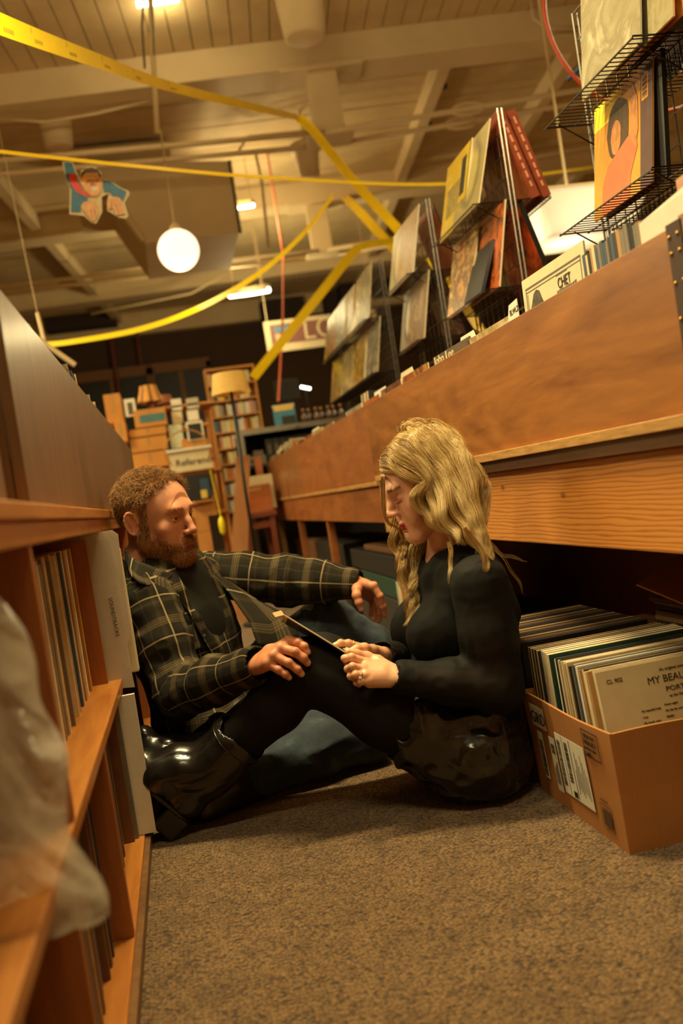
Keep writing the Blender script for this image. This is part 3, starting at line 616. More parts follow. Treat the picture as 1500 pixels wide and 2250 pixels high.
# ------------------------------------------------------------------ cardboard boxes of records on the floor
def carton(name, label, x0, x1, y0, y1, h, flare=.01, wall=.005, cat='carton', mat=None, h2=None):
    mat = mat or M_CARD; t = thing(name, label, cat, ((x0 + x1) / 2, (y0 + y1) / 2, 0)); hb = h2 or h
    def side(p, q, inn, za, zb):
        p, q, inn = Vector(p), Vector(q), Vector(inn); o = -inn.normalized() * flare
        n = 10; vs = []; fs = []
        for i in range(n + 1):
            u = i / n; b = p.lerp(q, u); z = za + (zb - za) * u + .002 * math.sin(7 * u); w_ = .003 * math.sin(math.pi * u)
            e_ = (q - p).normalized() * flare * (2 * u - 1)
            for zz, f in ((0, 0), (.5, .35), (1, 1)):
                c = b + o * f + e_ * f + o.normalized() * w_ * zz; vs += [(c.x, c.y, z * zz), (c.x + inn.x, c.y + inn.y, z * zz)]
        for i in range(n):
            k = i * 6
            for j in range(2):
                a = k + j * 2; fs += [(a, a + 6, a + 8, a + 2), (a + 1, a + 3, a + 9, a + 7)]
            fs += [(k + 4, k + 10, k + 11, k + 5), (k, k + 1, k + 7, k + 6)]
        fs += [(0, 2, 3, 1), (2, 4, 5, 3), (n * 6, n * 6 + 1, n * 6 + 3, n * 6 + 2), (n * 6 + 2, n * 6 + 3, n * 6 + 5, n * 6 + 4)]
        return MB().add(vs, fs)
    side((x0, y1, 0), (x0, y0, 0), (wall, 0, 0), hb, h).build('side_panel', mat, t); side((x1, y0, 0), (x1, y1, 0), (-wall, 0, 0), h, hb).build('side_panel', mat, t)
    side((x0, y0, 0), (x1, y0, 0), (0, wall, 0), h, h).build('end_panel', mat, t); side((x1, y1, 0), (x0, y1, 0), (0, -wall, 0), hb, hb).build('end_panel', mat, t)
    box('bottom_panel', (x0, y0, .001), (x1, y1, .005), mat, t); return t
BX, BY0, BY1, BH = .694, 1.508, 1.905, .222
c1 = carton('cardboard_box', 'cardboard box of records with shipping labels, on the carpet at right', BX, BX + .335, BY0, BY1, BH)
def lab(y0, y1, z0, z1, mat, name, off=.0012, par=c1): return box(name, (BX - .011 - off, y0, z0), (BX - .0105 - off * .2, y1, z1), mat, par)
def on_side(mb, y0, y1, z0, z1, off=.0022):
    x = lambda z: BX - .0006 - off - .010 * (z / BH) ** 1.4 - .003 * math.sin(math.pi * min(max((BY1 - (y0 + y1) / 2) / (BY1 - BY0), 0), 1)) * z / BH
    mb.hexa([(x(z0) - .0004, y0, z0), (x(z0), y0, z0), (x(z0), y1, z0), (x(z0) - .0004, y1, z0), (x(z1) - .0004, y0, z1), (x(z1), y0, z1), (x(z1), y1, z1), (x(z1) - .0004, y1, z1)])
def decal(name, rects, mat, off=.0022):
    mb = MB()
    for q in rects: on_side(mb, *q, off)
    return mb.build(name, mat, c1)
decal('paper_label', [(1.795, 1.868, .158, .205)], M_WHITE)
text('GRD', (BX - .0135, 1.863, .168), (0, -1, 0), (-.07, 0, 1), .036, M_INK, c1)
decal('paper_label', [(1.828, 1.853, .045, .148)], M_WHITE); decal('paper_label', [(1.762, 1.79, .035, .150)], M_WHITE); decal('paper_label', [(1.618, 1.752, .042, .168)], M_WHITE)
r = random.Random(2); bars = []
for (ya, yb, z0, z1) in ((1.832, 1.849, .052, .128), (1.732, 1.747, .06, .155), (1.697, 1.712, .075, .155), (1.767, 1.785, .115, .135)):
    z = z0
    while z < z1:
        h_ = r.choice([.0008, .0014, .0022]); bars.append((ya, yb, z, z + h_)); z += h_ + r.choice([.0009, .0015, .002])
bars += [(1.72, 1.7208, .045, .166), (1.684, 1.6855, .045, .166), (1.69, 1.706, .046, .058)]
for k in range(9): bars.append((1.625 + .006 * k, 1.6266 + .006 * k, .06 + .004 * (k % 4), .11 + .012 * (k % 4)))
for k in range(5): bars.append((1.768 + .004 * k, 1.7692 + .004 * k, .05, .10 - .004 * k))
tag(decal('barcode_print', bars, M_INK, .003), kind='stuff')
fr = [(1.548, 1.612, .207, .209), (1.548, 1.612, .156, .158), (1.548, 1.550, .156, .209), (1.610, 1.612, .156, .209), (1.552, 1.608, .186, .202)]
decal('stamp_print', fr[:4], M_INK)
for s, z, q in (('DELICATE', .194, .0105), ('FRAGILE', .181, .0135), ('HANDLE WITH', .171, .0075), ('CARE', .160, .0105)): text(s, (BX - .0125, 1.607, z), (0, -1, 0), (-.05, 0, 1), q, M_INK, c1, sx=1.0 if len(s) < 9 else .95)
decal('stamp_print', [(1.546, 1.592, .071, .072), (1.546, 1.592, .022, .023), (1.546, 1.547, .022, .072), (1.591, 1.592, .022, .072), (1.552, 1.586, .03, .062), (1.558, 1.588, .078, .0805)], plain('faded_print', (84, 58, 36), .8), .0018)
M_CARDD = m_cardboard('darker_cardboard', (150, 98, 54))
box('hand_tear', (BX + .12, BY0 - .0125, .05), (BX + .135, BY0 - .0005, .056), M_CARDD, c1)
def lp_in_box(label, y, x, tilt, cover, edge, th=.004, h=.314, z=.0055, yaw=0, grp=None):
    return record(label, (x, y, z), math.pi / 2 + yaw, -tilt * 0, cover, edge, th, h, grp, roll=0)
r = random.Random(8)
pal = ['cream', 'tan', 'white', 'cream', 'charcoal', 'cream', 'tan', 'black', 'white', 'slate blue', 'cream', 'tan', 'black', 'cream']
def tilted(label, y, x, tl, cover, edge, th, h, grp=None, z=.0055):
    o = bpy.data.objects.new('record_sleeve', rec_mesh(th, h, cover, edge)); COL.objects.link(o)
    o.matrix_world = Matrix.Translation((x, y, z)) @ Matrix.Rotation(-tl, 4, 'X') @ Matrix.Rotation(math.pi / 2, 4, 'Z')
    loc, rot, _ = o.matrix_world.decompose(); o.location = loc; o.rotation_euler = rot.to_euler('XYZ')
    return tag(o, label, 'record', grp)
fl_ = tilted('front cream record sleeve with typed credits in the labelled cardboard box', 1.53, BX + .172, R(9), M_CREAM, M_CREAM, .004, .313)
ME = Matrix.Translation((BX + .172, 1.53, .0055)) @ Matrix.Rotation(-R(9), 4, 'X')
def ftxt(s, x, z, size, sx=1, m=M_INK):
    o = text(s, ME @ Vector((x, -.0026, z)), ME.to_3x3() @ Vector((1, 0, 0)), ME.to_3x3() @ Vector((0, 0, 1)), size, m, fl_, sx=sx); return o
ftxt('CL 902', -.138, .288, .011); ftxt('MY BEAUTIFUL', -.058, .272, .019); ftxt('PORTER', -.025, .254, .013, 1.2); ftxt('An original score', -.03, .293, .008); ftxt('as the Narrator', -.02, .243, .007)
for k, s in enumerate(('My beautiful lady', 'Lucy', 'My lovely rose')): ftxt(s, -.082, .225 - k * .011, .0058)
for k, s in enumerate(('Never again', 'On the far corner', 'Estella')): ftxt(s, -.035, .229 - k * .011, .0058)
y = 1.542; i = 0
while y < 1.75:
    c = pal[i % len(pal)]; th = r.uniform(.0045, .0085) if c != 'black' else .009
    tilted(f'{c} record in the labelled box, {nth(i)} behind the typed-credits sleeve', y, BX + .17 + r.uniform(-.006, .004), R(8.5 - 5 * (y - 1.54) / .2), spine(c), spine(c), th, .313 - r.choice([0, .003, .006]), 'records in the labelled box'); y += th + .0022; i += 1
for k, (c, e, th, nm) in enumerate((('dark green', 'cream', .018, 'first dark green'), ('dark green', 'cream', .016, 'second dark green'), ('rust red', 'white', .014, 'red-edged white'), ('rust red', 'cream', .012, 'orange-red'))):
    o = tilted(f'{nm} boxed record album toward the back of the labelled box', y + th / 2, BX + .166 + .003 * k, R(2.5), spine(c), spine(e), th, .315); y += th + .003
    if k == 2: text('LAVINIA', (BX + .003, y - .013, .30), (0, 0, -1), (0, -1, 0), .009, M_INK, o)
i = 0
while y < 1.888:
    c = ['charcoal', 'cream', 'black', 'tan'][i % 4]; th = r.uniform(.005, .008)
    tilted(f'{c} record at the very back of the labelled box, {nth(i)} past the albums', y + th / 2, BX + .17, R(1), spine(c), spine(c), th, .312, 'records at the back of the labelled box'); y += th + .002; i += 1
# box behind, and the stock further under the bin
c2 = carton('cardboard_box', 'second plain cardboard box behind the labelled one', .705, 1.04, 1.925, 2.34, .20, .008, mat=M_CARDD)
y = 1.95; i = 0
while y < 2.31:
    c = ['black', 'charcoal', 'brown', 'charcoal', 'tan', 'black'][i % 6]; th = r.uniform(.009, .016)
    record(f'{c} record in the second cardboard box, {nth(i)} from its near end', (.87, y + th / 2, .0055), math.pi / 2, 0, spine(c), spine(c), th, .312, 'records in the second cardboard box'); y += th + .003; i += 1
tag(box('cardboard_flap', (-.17, -.11, -.002), (.17, .11, .002), M_CARDD, None, 0, Matrix.Translation((1.17, 1.86, .40)) @ Euler((R(24), R(-10), R(28))).to_matrix().to_4x4()), 'loose brown cardboard flap lying over the records under the bin', 'cardboard')
carton('cardboard_box', 'low dark carton under the bin behind the labelled box', 1.12, 1.60, 1.5, 2.3, .26, .004, mat=M_CARDD)
r = random.Random(41)
for k in range(14):
    c = ['charcoal', 'brown', 'tan', 'black', 'brown', 'tan'][k % 6]; cx, cy = ((1.32, 2.02), (1.34, 1.70))[k % 2]
    o = bpy.data.objects.new('record_sleeve', rec_mesh(.011, .31, spine(c), spine(c))); COL.objects.link(o); o.location = (cx + .155 + r.uniform(-.01, .01), cy, .262 + .0125 * (k // 2)); o.rotation_euler = Euler((0, -math.pi / 2, r.uniform(-.06, .06)), 'XYZ')
    tag(o, f'{c} record lying flat, {nth(k // 2)} up the {["far", "near"][k % 2]} pile under the bin', 'record', 'flat record piles under the bin')
tag(box('pile_board', (1.10, 1.49, .2605 - .006), (1.62, 2.31, .2605), M_CARDD), 'brown board under the flat record piles', 'board')
tc = plain('pale_carton', (186, 154, 112), .8)
for i, (x, y0, y1) in enumerate(((1.66, 1.95, 2.42), (1.67, 1.35, 1.92))):
    o = box('pale_carton', (x, y0, .001), (x + .12, y1, .45), tc); tag(o, ['pale carton with one hand hole under the bin', 'pale carton with two hand holes under the bin'][i], 'carton')
    for q in ((y0 + .12,) if i == 0 else (y0 + .14, y0 + .38)): box('hand_hole', (x - .001, q, .265), (x + .001, q + .06, .305), M_BLACK, o)
for i, (x, y0, y1, z0, z1, c, nm) in enumerate([(.90, 3.7, 4.9, .30, .40, 'black', 'black storage case'), (.9, 3.72, 4.8, .0, .2, 'charcoal', 'charcoal storage case'), (.92, 3.75, 4.6, .402, .43, 'brown', 'flat brown folder'), (.90, 5.1, 6.1, .0, .42, 'black', 'tall black speaker case'), (.92, 6.3, 7.35, .0, .4, 'brown', 'brown storage carton'), (.9, 3.7, 4.7, .205, .295, 'dark green', 'dark green folder pile')]):
    tag(box('storage_case', (x, y0, z0), (x + .36, y1, z1), spine(c), None, .006), f'{nm} stored under the far part of the right bin', 'case')
for i in range(5):
    c = ['white', 'cream', 'white', 'pale green', 'cream'][i]
    record(f'{c} record, {nth(i)} of the upright sleeves beside the bin post', (1.0, 3.60 + i * .016, .001), math.pi / 2, 0, spine(c), spine(c), .012, .312, 'upright sleeves beside the bin post')
# ------------------------------------------------------------------ things hung from the roof
def pendant():
    c = at(392, 550, Y=6.6); t = thing('pendant_lamp', 'round glowing white globe lamp hanging on a long cord', 'lamp', c)
    prof = [(.148 * math.sin(a), -.148 * math.cos(a)) for a in np.linspace(.02, math.pi - .25, 18)]
    MB().lathe(prof, c, 28).build('globe_shade', m_glow('opal_globe', (255, 232, 196), 1.5), t, True)
    MB().lathe([(.04, .138), (.045, .15), (.03, .18), (.008, .2)], c, 14).build('lamp_cap', M_PAINT, t, True)
    MB().tube([c + Vector((0, 0, .19)), at(352, 285, Y=6.6)], .006, 5).build('lamp_cord', M_PAINT, t)
    p = bpy.data.lights.new('globe_bulb', 'POINT'); p.energy = 8; p.color = WARM; p.shadow_soft_size = .15
    o = bpy.data.objects.new('globe_bulb', p); COL.objects.link(o); o.location = c - Vector((0, .0, .22))
pendant()
t = thing('hanging_pole', 'cream pole wrapped with a chain hanging from the roof above the globe lamp', 'pole', at(345, 290, Y=6.4))
MB().tube([at(345, 292, Y=6.4), at(328, -40, Y=6.4)], .02, 8).build('pole', M_PAINT, t, True)
MB().tube([at(318, 150, Y=6.36), at(312, 60, Y=6.36), at(316, -30, Y=6.36)], .009, 5).build('chain', M_STEEL, t)
MB().tube([at(338, 120, Y=6.36), at(334, -30, Y=6.36)], .007, 5).build('chain', M_STEEL, t)
def tube_lamp(a, b, label, r=.02, e=9.0, watts=0):
    a, b = Vector(a), Vector(b); t = thing('tube_light', label, 'ceiling light', (a + b) / 2)
    MB().tube([a, b], r, 8).build('glowing_tube', m_glow('tube_glow_' + str(len(bpy.data.materials)), (255, 240, 214), e), t, True)
    d = Vector((0, 0, .035)); MB().tube([a + d, b + d], r * 1.6, 4).build('lamp_housing', M_PAINT, t)
    if watts:
        l = bpy.data.lights.new('tube_light_glow', 'POINT'); l.energy = watts; l.color = WARM; l.shadow_soft_size = .12
        o = bpy.data.objects.new('tube_light_glow', l); COL.objects.link(o); o.location = (a + b) / 2 - Vector((0, 0, .16))
    for q in (.12, .88):
        p = a.lerp(b, q); MB().tube([p + d, (p.x, p.y, CZ)], .006, 4).build('hanger_rod', M_PAINT, t)
tube_lamp(at(505, 650, Y=11.6), at(590, 637, Y=11.0), 'glowing fluorescent tube low over the back of the shop', .032, watts=130)
tube_lamp(at(520, 456, Y=9.7), at(556, 451, Y=9.5), 'short glowing fluorescent tube beside the boxed air duct', .022, watts=40)
tube_lamp(at(300, 6, Y=6.6), at(395, -8, Y=6.6), 'glowing fluorescent tube at the top edge behind the pole', .035, watts=8)
# boxed air duct
p0 = at(325, 540, Y=8.6); p1 = at(525, 510, Y=8.6)
du = thing('air_duct', 'large cream boxed air duct hanging under the roof behind the globe lamp', 'duct', ((p0.x + p1.x) / 2, 9.0, 3.25))
mb = MB(); z0, z1 = 3.26, 3.95
mb.hexa([(p0.x - .02, 8.6, z0), (p1.x, 8.6, z0 + .02), (p1.x, 9.9, z0 + .02), (p0.x - .02, 9.9, z0), (p0.x - .42, 8.6, z1 + .1), (p1.x, 8.6, z1), (p1.x, 9.9, z1), (p0.x - .42, 9.9, z1 + .1)]); mb.build('duct_casing', M_PAINT, du)
box('duct_seam', (p1.x, 8.585, z0), (p1.x + .025, 8.62, z1), M_BLACK, du)
box('duct_neck', (p0.x - .6, 8.9, z1 - .2), (p1.x - .5, 9.7, CZ - .05), M_PAINTD, du)
MB().tube([(p0.x - .03, 8.58, z0 + .02), (p0.x - .45, 8.58, z1 + .12)], .03, 6).build('duct_brace', M_PAINT, du)
def spot(px, py, Y, s, label):
    c = at(px, py, Y=Y); t = thing('spot_can', label, 'spotlight', c)
    MB().lathe([(.085 * s, -.16 * s), (.10 * s, -.15 * s), (.12 * s, .08 * s), (.15 * s, .09 * s), (.15 * s, .15 * s), (.05 * s, .19 * s)], c, 18).build('can', M_PAINT, t, True)
    MB().tube([c + Vector((0, 0, .17 * s)), Vector((c.x, c.y, CZ))], .012, 6).build('stem', M_PAINT, t)
spot(675, 352, 8.6, 1.0, 'cream bucket-shaped spotlight hanging near the truss post'); spot(660, 12, 6.4, 1.5, 'big cream round lamp can cut by the top edge'); spot(122, 275, 8.0, 1.2, 'cream round lamp can above the flying cutout')
for i, pts in enumerate([[(560, 330, 8.8), (575, 400, 8.8), (590, 545, 8.8)], [(525, 330, 8.8), (545, 300, 8.8), (700, 285, 8.6)], [(0, 262, 7.6), (100, 268, 7.6), (210, 250, 7.6), (325, 222, 7.6)], [(1165, -10, 6.8), (1172, 40, 6.8), (1200, 62, 6.8), (1285, 58, 6.8)], [(10, 630, 12), (300, 590, 12), (480, 560, 12)], [(200, 690, 13), (420, 645, 13), (500, 600, 13)], [(1170, 345, 10), (1310, 320, 10), (1480, 290, 10)]]):
    mb = MB(); mb.tube([at(*q[:2], Y=q[2]) for q in pts], .014, 6); o = mb.build('conduit', M_PAINT, smooth=True)
    tag(o, ['thin conduit dropping beside the air duct', 'looping conduit above the air duct', 'conduit crossing the upper left roof', 'conduit bend beside the red hoop', 'long low conduit at far left', 'conduit running behind the globe lamp', 'conduit behind the wire racks at right'][i], 'pipe')
# yellow tape strung through the roof
def ribbon(pts, width, label, wv=(0, 0, 1), ticks=False, sag=0):
    P = [at(*q[:2], Y=q[2]) for q in pts]; C = []
    for i in range(len(P) - 1):
        a, b = P[max(i - 1, 0)], P[min(i + 2, len(P) - 1)]
        for k in range(8):
            u = k / 8; p, q = P[i], P[i + 1]; m1 = (q - a) / 2 if i else (q - p); m2 = (b - p) / 2 if i + 2 < len(P) else (q - p)
            C.append(p * (2 * u**3 - 3 * u**2 + 1) + m1 * (u**3 - 2 * u**2 + u) + q * (-2 * u**3 + 3 * u**2) + m2 * (u**3 - u**2))
    C.append(P[-1]); mb = MB(); vs = []; fs = []
    for i, p in enumerate(C):
        w_ = Vector(wv(i / (len(C) - 1)) if callable(wv) else wv).normalized() * width / 2; n = Vector((0, .0008, 0)); vs += [p - w_ - n, p + w_ - n, p + w_ + n, p - w_ + n]
    for i in range(len(C) - 1):
        for k in range(4): fs.append((i * 4 + k, i * 4 + (k + 1) % 4, i * 4 + 4 + (k + 1) % 4, i * 4 + 4 + k))
    fs += [(3, 2, 1, 0), tuple(len(vs) - 4 + k for k in range(4))]
    mb.add(vs, fs); o = tag(mb.build('yellow_tape', M_YTAPE, smooth=False), label, 'tape')
    if ticks:
        mb = MB(); M_T = plain('faded_tape_print', (150, 120, 20), .6)
        for i in range(2, 24, 3):
            p = C[i]; d = (C[i + 1] - C[i]).normalized(); n = Vector((0, -.0016, 0)); w_ = Vector(wv if not callable(wv) else wv(i / len(C)))
            mb.prism([p + n + w_ * width * .15, p + n + d * .008 + w_ * width * .15, p + n + d * .008 + w_ * width * .45, p + n + w_ * width * .45], (0, -.0004, 0))
            for q in range(5): mb.prism([p + n + d * (.03 + .02 * q) - w_ * width * .32, p + n + d * (.042 + .02 * q) - w_ * width * .32, p + n + d * (.042 + .02 * q) - w_ * width * .1, p + n + d * (.03 + .02 * q) - w_ * width * .1], (0, -.0004, 0))
        tag(mb.build('tape_print', M_T, o), kind='stuff')
    return o
ribbon([(-60, 20, 2.7), (0, 52, 2.9), (200, 128, 3.9), (400, 197, 5.3), (655, 258, 7.1)], .078, 'wide yellow tape printed with ticks crossing the top left roof', ticks=True, wv=lambda u: (0, .35 * u, 1 - .35 * u))
ribbon([(655, 258, 7.1), (690, 290, 7.0), (770, 390, 6.6), (875, 505, 6.2)], .075, 'yellow tape running from the truss post down behind the third rack', wv=(.7, 0, .7))
ribbon([(-40, 327, 4.4), (0, 333, 4.4), (300, 365, 4.5), (620, 392, 4.7), (980, 404, 5.6), (1240, 376, 7.2), (1330, 362, 7.6)], .05, 'long level yellow tape above the flying cutout', wv=(0, .75, .62))
ribbon([(80, 758, 7.6), (150, 752, 7.4), (300, 725, 7.0), (430, 680, 6.6), (560, 607, 6.2), (660, 520, 6.0), (732, 430, 6.0)], .045, 'sagging yellow tape curving up from the left bin to the roof', wv=(.1, .3, .9))
ribbon([(556, 830, 8.3), (620, 750, 8.2), (700, 650, 8.1), (775, 556, 8.0), (800, 540, 8.0), (868, 527, 8.2)], .085, 'straight yellow tape slanting from the tall bookcase to the third rack', wv=(.8, 0, -.6))
ribbon([(940, 560, 5.5), (975, 610, 5.4), (1020, 672, 5.3), (1066, 742, 4.6), (1090, 790, 4.3), (1096, 800, 4.27)], .06, 'short yellow tape seen between the second and third racks', wv=(.6, 0, .75))
ribbon([(752, 428, 10.6), (790, 465, 9.8), (840, 520, 9.3), (880, 560, 9.0)], .10, 'faint yellow tape far behind the third rack', wv=(.75, 0, .5))
# hoop and tube at upper right
c = at(1408, 30, Y=3.55); rad = (at(1197, 30, Y=3.55) - c).length
tag(MB().tube([c + Vector((rad * math.cos(a), .03 * math.sin(a), rad * math.sin(a))) for a in np.linspace(0, 2 * math.pi, 61)], .0085, 8, False).build('hula_hoop', plain('orange_red_hoop', (196, 70, 34), .5, var=.04, coat=0), smooth=True), 'orange-red hula hoop hanging behind the nearest wire rack', 'hoop')
tag(MB().tube([at(1249, 173, Y=3.56), at(1300, 124, Y=3.6), at(1400, 30, Y=3.6)], .010, 8).build('blue_tube', plain('ribbed_blue', (44, 92, 140), .45), smooth=True), 'short blue ribbed tube touching the orange-red hoop', 'tube')
# lantern glowing behind the racks
def lantern():
    Y = 5.3; b0, b1, t0 = at(1215, 512, Y=Y), at(1312, 490, Y=Y), at(1166, 428, Y=Y)
    zb, zt = b0.z, t0.z; cx = (b0.x + b1.x) / 2 + .12; hw = (b1.x - b0.x) / 2 + .12; hw2 = cx - t0.x
    t = thing('lantern_shade', 'big faceted white lantern shade glowing behind the wire racks', 'lamp', (cx, Y + hw, zb))
    cy = Y + hw; mb = MB(); vs = []
    for h_, z in ((hw, zb), (hw2, zt)): vs += [(cx - h_, cy - h_, z), (cx + h_, cy - h_, z), (cx + h_, cy + h_, z), (cx - h_, cy + h_, z)]
    mb.add(vs, [(3, 2, 1, 0), (0, 1, 5, 4), (1, 2, 6, 5), (2, 3, 7, 6), (3, 0, 4, 7)])
    q = NT('lantern_paper'); tl = q.n('ShaderNodeBsdfTranslucent'); tl.inputs[0].default_value = (.95, .9, .8, 1); q.col((.9, .86, .76))
    m = q.n('ShaderNodeMixShader'); m.inputs[0].default_value = .6; q.l(q.b.outputs[0], m.inputs[1]); q.l(tl.outputs[0], m.inputs[2]); q.l(m.outputs[0], q.out.inputs[0])
    mb.build('paper_shade', q.m, t)
    MB().tube([(cx, cy, zt), (cx, cy, CZ)], .01, 6).build('lantern_cord', M_PAINT, t)
    mb = MB()
    for a in range(4): mb.tube([vs[4 + a], vs[4 + (a + 1) % 4]], .008, 4)
    mb.build('rim', M_PAINT, t)
    l = bpy.data.lights.new('lantern_bulb', 'POINT'); l.energy = 4; l.color = (1, .88, .68); l.shadow_soft_size = .08
    o = bpy.data.objects.new('lantern_bulb', l); COL.objects.link(o); o.location = (cx - .05, cy, zb + .16)
lantern()
# flying cardboard cutout: a caricature man in a blue suit
def cutout():
    Y = 4.6; P = lambda x, y, o=0: at(120 + x * .12, 340 + y * .12, Y=Y) + Vector((0, -o, 0))
    t = thing('cardboard_cutout', 'flat cutout of a flying man in a blue jacket and red tie', 'cutout', P(700, 700))
    def piece(name, pts, mat, lay):
        mb = MB(); mb.prism([P(x, y, .004 + .0015 * lay) for x, y in pts], (0, -.001, 0)); mb.build(name, mat, t)
    mb = MB(); out = [(140, 130), (330, 130), (400, 330), (470, 420), (480, 300), (600, 220), (740, 220), (850, 330), (880, 450), (1000, 450), (1200, 600), (1350, 660), (1370, 720), (1280, 880), (1350, 1120), (1300, 1170), (1180, 1150), (960, 1020), (960, 850), (1000, 700), (860, 770), (870, 1050), (760, 1260), (680, 1240), (540, 1120), (270, 1090), (280, 600), (210, 470)]
    mb.prism([P(x, y) for x, y in out], (0, .004, 0)); mb.build('card_backing', M_CREAM, t)
    blue = plain('cutout_blue', (48, 110, 150), .5, var=.25, scale=30); skin = plain('cutout_skin', (222, 164, 112), .5, var=.18, scale=50); sk2 = plain('cutout_skin_shade', (170, 108, 66), .5, var=.2, scale=50)
    piece('printed_arm', [(170, 150), (320, 150), (420, 440), (520, 640), (610, 790), (600, 860), (490, 900), (480, 1050), (300, 1050), (310, 640), (220, 450)], blue, 1)
    piece('printed_arm', [(880, 480), (1010, 490), (1180, 610), (1320, 680), (1250, 860), (1200, 790), (1060, 760), (1000, 680), (900, 690)], blue, 1)
    piece('printed_tie', [(260, 360), (370, 350), (430, 520), (520, 660), (690, 780), (560, 770), (400, 690), (290, 540)], plain('cutout_red', (216, 52, 26), .45, var=.1), 2)
    piece('printed_face', [(500, 380), (560, 330), (780, 330), (840, 400), (880, 560), (840, 700), (780, 770), (690, 770), (590, 700), (520, 600), (460, 500), (480, 470)], skin, 3)
    piece('printed_hair', [(490, 460), (490, 340), (560, 270), (680, 250), (790, 280), (850, 380), (840, 440), (790, 345), (580, 345), (520, 390)], plain('cutout_hair', (70, 46, 28), .6), 4)
    for q in ((570, 660, 480), (730, 810, 470)):
        piece('printed_eye', [(q[0], q[2]), (q[1], q[2] - 20), (q[1], q[2] + 45), (q[0] + 10, q[2] + 50)], sk2, 4)
    piece('printed_nose', [(670, 470), (720, 470), (750, 570), (650, 580)], sk2, 4)
    piece('printed_smile', [(660, 610), (800, 590), (790, 660), (700, 680)], M_WHITE, 4)
    piece('printed_hand', [(520, 890), (640, 850), (760, 880), (810, 1000), (800, 1090), (760, 1200), (700, 1230), (560, 1090), (490, 980)], skin, 4)
    piece('printed_hand', [(1060, 780), (1180, 790), (1240, 900), (1300, 1100), (1200, 1110), (1130, 1120), (1060, 980), (1010, 1020), (970, 990), (980, 840)], skin, 4)
    for a, b in (((720, 1010), (760, 1180)), ((650, 1020), (700, 1190)), ((1110, 920), (1170, 1090)), ((1040, 880), (1020, 1000))):
        piece('finger_line', [a, (a[0] + 18, a[1]), (b[0] + 14, b[1]), b], sk2, 5)
    MB().tube([P(250, 140), at(150, 345, Y=4.5)], .002, 4).build('hanging_thread', M_PAINT, t)
cutout()
# ------------------------------------------------------------------ back of the shop
def cuboid(name, label, cat, p0, p1, Y, depth, mat, parent=None, bev=0, group=None, zb=None):
    a, b = at(*p0, Y=Y), at(*p1, Y=Y); o = box(name, (min(a.x, b.x), Y, zb if zb is not None else min(a.z, b.z)), (max(a.x, b.x), Y + depth, max(a.z, b.z)), mat, parent, bev)
    return tag(o, label, cat, group) if label else o
M_CASE = wood('pale_pine', (176, 112, 46), (218, 152, 76), axis=2, fine=40, rough=.5, coat=.1, fig=.3, seed=7)
bx0, bx1, bz, bY = .461, .93, 2.02, 8.5
bc = thing('tall_bookcase', 'tall narrow pine bookcase of cassettes against the dark back of the shop', 'bookcase', ((bx0 + bx1) / 2, 8.55, 0))
for x in (bx0, bx1 - .018): box('side_board', (x, bY, 0), (x + .018, bY + .14, bz), M_CASE, bc)
box('top_board', (bx0 + .018, bY, bz - .02), (bx1 - .018, bY + .14, bz), M_CASE, bc); box('back_board', (bx0 + .018, bY + .13, 0), (bx1 - .018, bY + .14, bz), M_EDGE, bc)
r = random.Random(17); rows = 13; pitch = .1475
CC = [('white', (226, 220, 206)), ('cream', (214, 196, 150)), ('yellow', (226, 186, 70)), ('pink', (206, 130, 110)), ('grey', (150, 140, 126)), ('orange', (210, 120, 56)), ('blue', (60, 130, 180)), ('brown', (110, 76, 48))]
for k in range(rows):
    z = bz - .02 - pitch * (k + 1); box('shelf_board', (bx0 + .018, bY + .004, z), (bx1 - .018, bY + .13, z + .014), M_CASE, bc)
    if z < .55: continue
    x = bx0 + .024; i = 0
    while x < bx1 - .05:
        nm, cc = r.choices(CC, [9, 7, 2, 2, 3, 2, 1, 2])[0]; w_ = r.choice([.017, .026, .026, .034])
        if r.random() > .07:
            o = box('cassette', (x, bY + .008 + r.uniform(0, .012), z + .0145), (x + w_ - .003, bY + .11, z + .0145 + r.uniform(.098, .112)), plain('tape_' + nm, cc, .5, var=.12, scale=90)); tag(o, f'{nm} cassette, {nth(i)} from the left on the {nth(k)} bookcase shelf', 'cassette', 'cassettes in the tall bookcase'); i += 1
        x += w_
# floor lamp in front of it
pt, pb = at(508, 862, Y=5.5), at(540, 1085, Y=5.5)
fl2 = thing('floor_lamp', 'floor lamp with black pole and pale square-sided shade before the bookcase', 'lamp', (pb.x, 5.5, 0))
MB().tube([(pb.x, 5.5, .02), pb, pt], .0105, 8).build('pole', M_BLACK, fl2, True); MB().lathe([(.14, 0), (.14, .015), (.02, .03)], (pb.x, 5.5, 0), 20).build('base', M_BLACK, fl2)
s0, s1 = at(472, 824, Y=5.5), at(537, 860, Y=5.5); cx = (s0.x + s1.x) / 2
MB().lathe([(.118, s1.z - .005), (.098, s0.z)], (cx, 5.5, 0), 24, cap=False).build('lamp_shade', plain('parchment_shade', (226, 186, 104), .7, var=.05), fl2, True)
MB().tube([pt, (cx, 5.5, s0.z - .02)], .008, 6).build('harp', M_BLACK, fl2)
